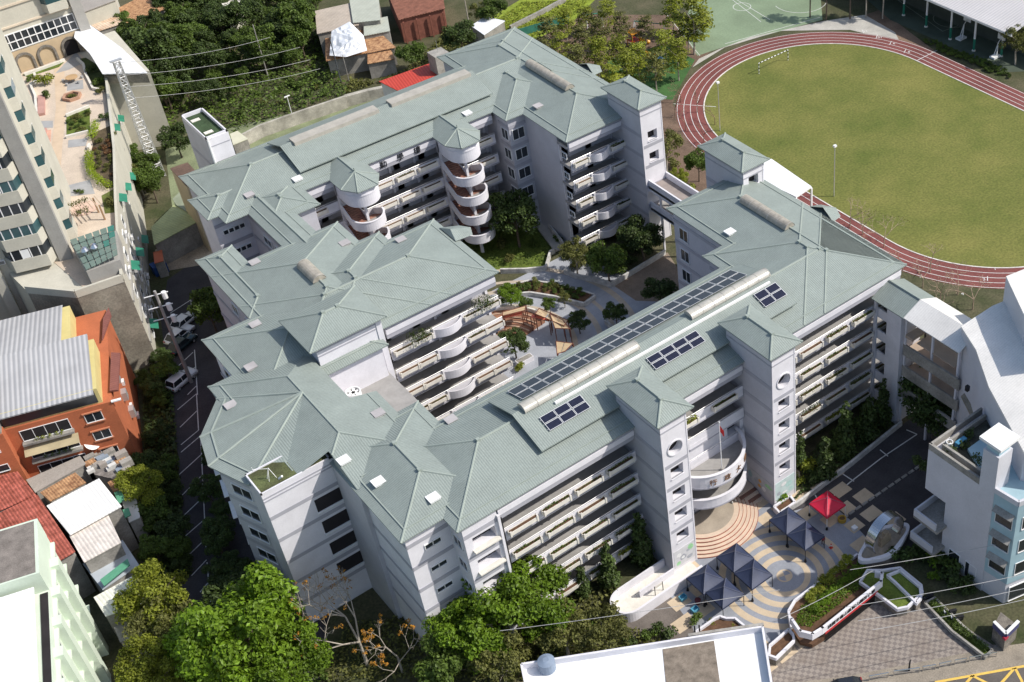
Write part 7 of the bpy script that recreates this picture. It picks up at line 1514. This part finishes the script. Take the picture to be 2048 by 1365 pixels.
# bare trees
def bare(px, h, label, mat, leaf=None, seed=1, group=None, spread=.7, leafn=260, depth=5):
    p = at(*px); mb, tips = branchy(random.Random(seed), h, h*.018, depth, spread); t = thing('bare_tree', label, 'tree', p, group); put(mb.mesh('branches', mat), 'branches', t, world=False)
    if leaf: rnd = random.Random(seed); rnd.shuffle(tips); put(leafcards([(v.x,v.y,v.z-.1,.28) for v in tips[:max(4,len(tips)//3)]], leafn, .24, rnd).mesh('leaves', leaf), 'leaves', t, world=False)
bare((735,1330), 11.5, 'nearly bare tree with a few orange leaves in front of the west wing recess', BARKP, L_ORANGE, 5, None, .62, 420); bare((805,1345), 8, 'smaller half bare tree with orange leaves at the bottom of the recess', BARKP, L_ORANGE, 8, None, .7, 500)
for i, px in enumerate(((1395,225),(1372,262),(1430,250),(1350,235),(1362,205),(1408,285),(1340,300),(1300,215),(1255,215))): bare(px, R.uniform(4.2,5.6), 'bare brown tree leaning over the bend of the red track', BARKR, None, 20+i, 'bare trees along the left bend of the track', .75, depth=4)
for i, px in enumerate(((1725,470),(1768,495),(1700,455),(1805,545),(1845,575),(1880,605),(1915,590),(1860,545),(1945,620),(1900,640))): bare(px, R.uniform(4.5,6.0), 'bare pale twigged tree growing beside the track behind the east wing', M('tan_twig', (.36,.27,.20), .95, .3, 3), L_OLIVE if i in (0,1) else None, 40+i, 'bare trees beside the track behind the east wing', .8, 60, depth=4)
# hedge strip between buildings and parking lot
for (x, y) in scatter_px(((322,720),(345,760),(350,860),(362,960),(372,1070),(385,1150),(330,1180),(300,1080),(290,960),(310,890),(290,790),(300,740)), 2.9):
    k = R.random(); place_tree('thicket_tree', T_DARK if k < .6 else T_MID, x, y, -.2, R.uniform(.42,.8), 'dark bushy tree in the strip between the houses and the parking lot', 'bushy trees along the parking lot')
ground_leaves('ground_cover', ((322,720),(345,760),(355,900),(372,1070),(385,1150),(320,1200),(300,1080),(290,900),(290,760)), 4500, .5, L_DARK, 0, 1.0)
for (x, y) in scatter_px(((430,860),(450,980),(520,1150),(560,1240),(440,1250),(428,1100),(415,960)), 2.6): place_tree('thicket_tree', T_DARK, x, y, -.3, R.uniform(.45,.75), 'dark tree in the shade along the west wall of the school', 'dark trees along the west wall')
for (x, y) in scatter_px(((230,330),(300,360),(320,390),(310,420),(300,440),(280,400)), 2.6, 0): place_tree('thicket_tree', T_OLI, x, y, 0, R.uniform(.5,.9), 'olive bushy tree between the podium wall and the green lean-to roof', 'olive trees by the podium wall')
for (x, y) in scatter_px(((255,330),(318,350),(330,420),(290,440)), 2.4, 0): place_tree('thicket_tree', T_OLI if R.random() < .6 else T_MID, x, y, 0, R.uniform(.6,.95), 'olive bushy tree between the podium wall and the green lean-to roof', 'olive trees by the podium wall')
# courtyard shrubs, strip planting, garden
for (x, y) in scatter_px(((1000,587),(1002,576),(1060,564),(1120,572),(1184,588),(1168,602),(1110,590),(1060,582)), .95, .5): shrub(R.choice(('dark','mid','olive','mid')), x, y, .5, R.uniform(.45,.75), 'shrub in the curved central planting strip of the courtyard', 'shrubs of the central planting strip')
for (x, y) in scatter_px(((1125,535),(1150,545),(1220,562),(1325,500),(1300,460),(1230,500),(1140,505)), 1.7): shrub(R.choice(('dark','dark','mid','olive')), x, y, 0, R.uniform(.8,1.4), 'dark shrub in the bed below the north wing corridors', 'shrubs below the north wing')
for px, k, s, lab in (((1005,490),'olive',1.3,'olive bush on the courtyard lawn'), ((1020,520),'olive',1.0,'small olive bush near the lawn kerb'), ((1070,490),'mid',1.0,'bright small bush by the garden ramp'), ((1115,480),'mid',.9,'bush at the corner of the garden ramp'), ((1040,735),'yellow',.9,'yellow green bush by the trough planter'), ((1100,740),'olive',.9,'dry palm like bush in the bowl floor'), ((1240,470),'red',1.3,'reddish bush at the foot of the north corridors'), ((1565,995),'bright',1.2,'leafy shrub in the white corner planter by the east tower'), ((1605,935),'yellow',1.5,'yellow green shrub at the end of the shaded garden'), ((1590,960),'yellow',1.1,'small yellow shrub near the corner planter'), ((1425,1250),'yellow',.8,'yellow shrub in the curved white planter'), ((1465,1252),'yellow',.7,'smaller yellow shrub in the curved white planter'), ((1390,1240),'mid',.9,'green bush behind the small navy tents'), ((1865,1120),'bright',1.3,'bright green bush beside the hooked planter'), ((1870,1155),'bright',.9,'small bright bush at the tip of the hooked planter'), ((1845,1090),'dark',1.6,'dark bush between the ring sculpture and the white building'), ((1900,1130),'mid',1.8,'big dark green bush against the white building wall'), ((1920,1170),'dark',1.5,'dark bush at the foot of the white building'), ((1800,1120),'dark',1.6,'dark bush behind the ring sculpture'), ((1880,1080),'mid',1.6,'tall green bush at the white building corner'), ((1840,930),'dark',1.2,'dark bush hanging from the upper balcony of the white building'), ((1375,380),'yellow',1.2,'yellow bush under the track side tower'), ((1345,330),'olive',1.2,'olive bush near the footbridge end'), ((1660,320),'olive',.01,'x')):
    if s < .1: continue
    p = at(*px, .4); z = 0.0
    if 'balcony' in lab: p = at(*px, 6.6); z = 6.0
    shrub(k, p.x, p.y, z, s, lab)
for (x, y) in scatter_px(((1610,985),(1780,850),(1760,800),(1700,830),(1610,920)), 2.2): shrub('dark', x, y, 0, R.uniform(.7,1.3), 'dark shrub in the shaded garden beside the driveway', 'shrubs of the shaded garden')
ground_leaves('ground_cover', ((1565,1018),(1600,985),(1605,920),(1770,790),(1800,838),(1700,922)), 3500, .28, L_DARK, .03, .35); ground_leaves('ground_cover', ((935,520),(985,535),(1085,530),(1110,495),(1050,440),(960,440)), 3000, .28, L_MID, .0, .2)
# planting behind the gate wall: yellow row and lime row
Y0 = [at(1612,1205,.8), at(1700,1118,.8)]; 
for i in range(16):
    f = i/15; q = Y0[0].lerp(Y0[1], f); shrub('yellow', q.x+R.uniform(-.25,.25), q.y+R.uniform(-.25,.25), .7, R.uniform(.55,.75), 'yellow shrub in the back row of the gate wall planting', 'yellow shrubs behind the gate wall'); 
Y0 = [at(1628,1222,.8), at(1715,1140,.8)]
for i in range(16):
    f = i/15; q = Y0[0].lerp(Y0[1], f); shrub('bright', q.x+R.uniform(-.3,.3), q.y+R.uniform(-.3,.3), .6, R.uniform(.5,.7), 'bright green low shrub in the front row of the gate wall planting', 'green shrubs behind the gate wall')
ground_leaves('ground_cover', ((1590,1250),(1620,1255),(1750,1155),(1720,1120),(1600,1215)), 2600, .22, L_BRIGHT, .75, .25); ground_leaves('grass_strip', ((1858,1205),(1910,1258),(1972,1305),(1982,1298),(1922,1250),(1872,1198)), 1500, .22, L_MID, .45, .25)
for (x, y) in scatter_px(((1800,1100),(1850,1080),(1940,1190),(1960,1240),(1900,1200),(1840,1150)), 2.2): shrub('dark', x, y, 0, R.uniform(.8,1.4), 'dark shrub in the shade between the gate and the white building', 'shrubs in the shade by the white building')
for (x, y) in scatter_px(((880,1300),(1000,1250),(1240,1235),(1390,1290),(1100,1330),(900,1365)), 2.4): shrub(R.choice(('olive','olive','mid','dark')), x, y, 0, R.uniform(.9,1.6), 'scrubby bush on the bank in front of the school', 'scrub on the bank in front of the school')
ground_leaves('undergrowth', ((640,1365),(700,1250),(860,1230),(1000,1180),(1240,1180),(1230,1250),(1390,1300),(1030,1365)), 7000, .4, L_OLIVE, 0, .9); ground_leaves('undergrowth', ((360,1365),(380,1220),(480,1230),(640,1300),(660,1365)), 5000, .45, L_MID, 0, 1.0)
ground_leaves('field_crop_leaves', ((965,62),(1045,5),(1180,0),(1140,40),(1010,105)), 4500, .35, L_YEL, 0, .35)
# roof garden plants on the podium
for px, k, s, lab in (((88,165),'yellow',1.9,'yellow green bush tree beside the roof garden path'), ((92,190),'mid',1.2,'green bush below the yellow roof garden tree'), ((145,192),'olive',.9,'shrub in the hexagonal roof garden planter'), ((57,158),'mid',.9,'bush in front of the left arch'), ((195,165),'mid',1.3,'leafy bush in the shaded canopy bed'), ((185,140),'dark',1.5,'dark bush under the stair canopy edge'), ((200,180),'olive',1.0,'olive bush at the end of the canopy bed'), ((210,235),'dark',1.2,'dark bush beside the trellis on the podium edge'), ((220,405),'olive',1.3,'ivy bush by the podium parapet'), ((160,382),'mid',.7,'small spiky plant on the grey slab'), ((150,380),'dark',.5,'smaller spiky plant on the grey slab')):
    p = at(*px, ZD+.5); shrub(k, p.x, p.y, ZD, s*.8, lab)
def hedge(pxs, label):
    mb = MB(); q = [at(*p, ZD+.8) for p in pxs]; bl = []
    for a, b in zip(q[:-1], q[1:]):
        n = max(2, int((b-a).length/.55))
        for i in range(n): c = a.lerp(b, i/n); bl.append((c.x, c.y, ZD+.7, .75, .9))
    tag(leafcards(bl, 130*len(bl), .18, R, .2).build('hedge', L_LIME), label, 'hedge')
hedge(((190,245),(187,262),(180,275)), 'short lime green clipped hedge at the top of the roof garden'); hedge(((177,305),(178,325),(182,345),(200,362),(222,372)), 'long curved lime green clipped hedge on the roof garden')
for (x, y) in scatter_px(((135,240),(178,222),(178,262),(136,272)), 1.1, ZD): shrub(R.choice(('mid','olive')), x, y, ZD, R.uniform(.4,.6), 'low shrub in the square roof garden bed', 'shrubs of the square roof garden bed')
for (x, y) in scatter_px(((186,285),(226,262),(228,372),(205,360),(190,335)), 1.5, ZD): shrub(R.choice(('olive','red','olive')), x, y, ZD, R.uniform(.4,.7), 'dry low shrub in the earthy roof garden bed', 'shrubs of the earthy roof garden bed')
for (x, y) in scatter_px(((77,265),(82,265),(80,312),(75,312)), .9, ZD): shrub('olive', x, y, ZD+.4, R.uniform(.3,.45), 'small plant in the narrow raised roof garden bed', 'plants of the narrow raised bed')
for (x, y) in scatter_px(((1840,75),(1870,85),(2008,140),(2030,160),(1990,150),(1860,95)), .9): shrub('mid', x, y, 0, R.uniform(.45,.65), 'clipped green shrub of the low hedge beside the pavilion', 'hedge shrubs beside the pavilion')
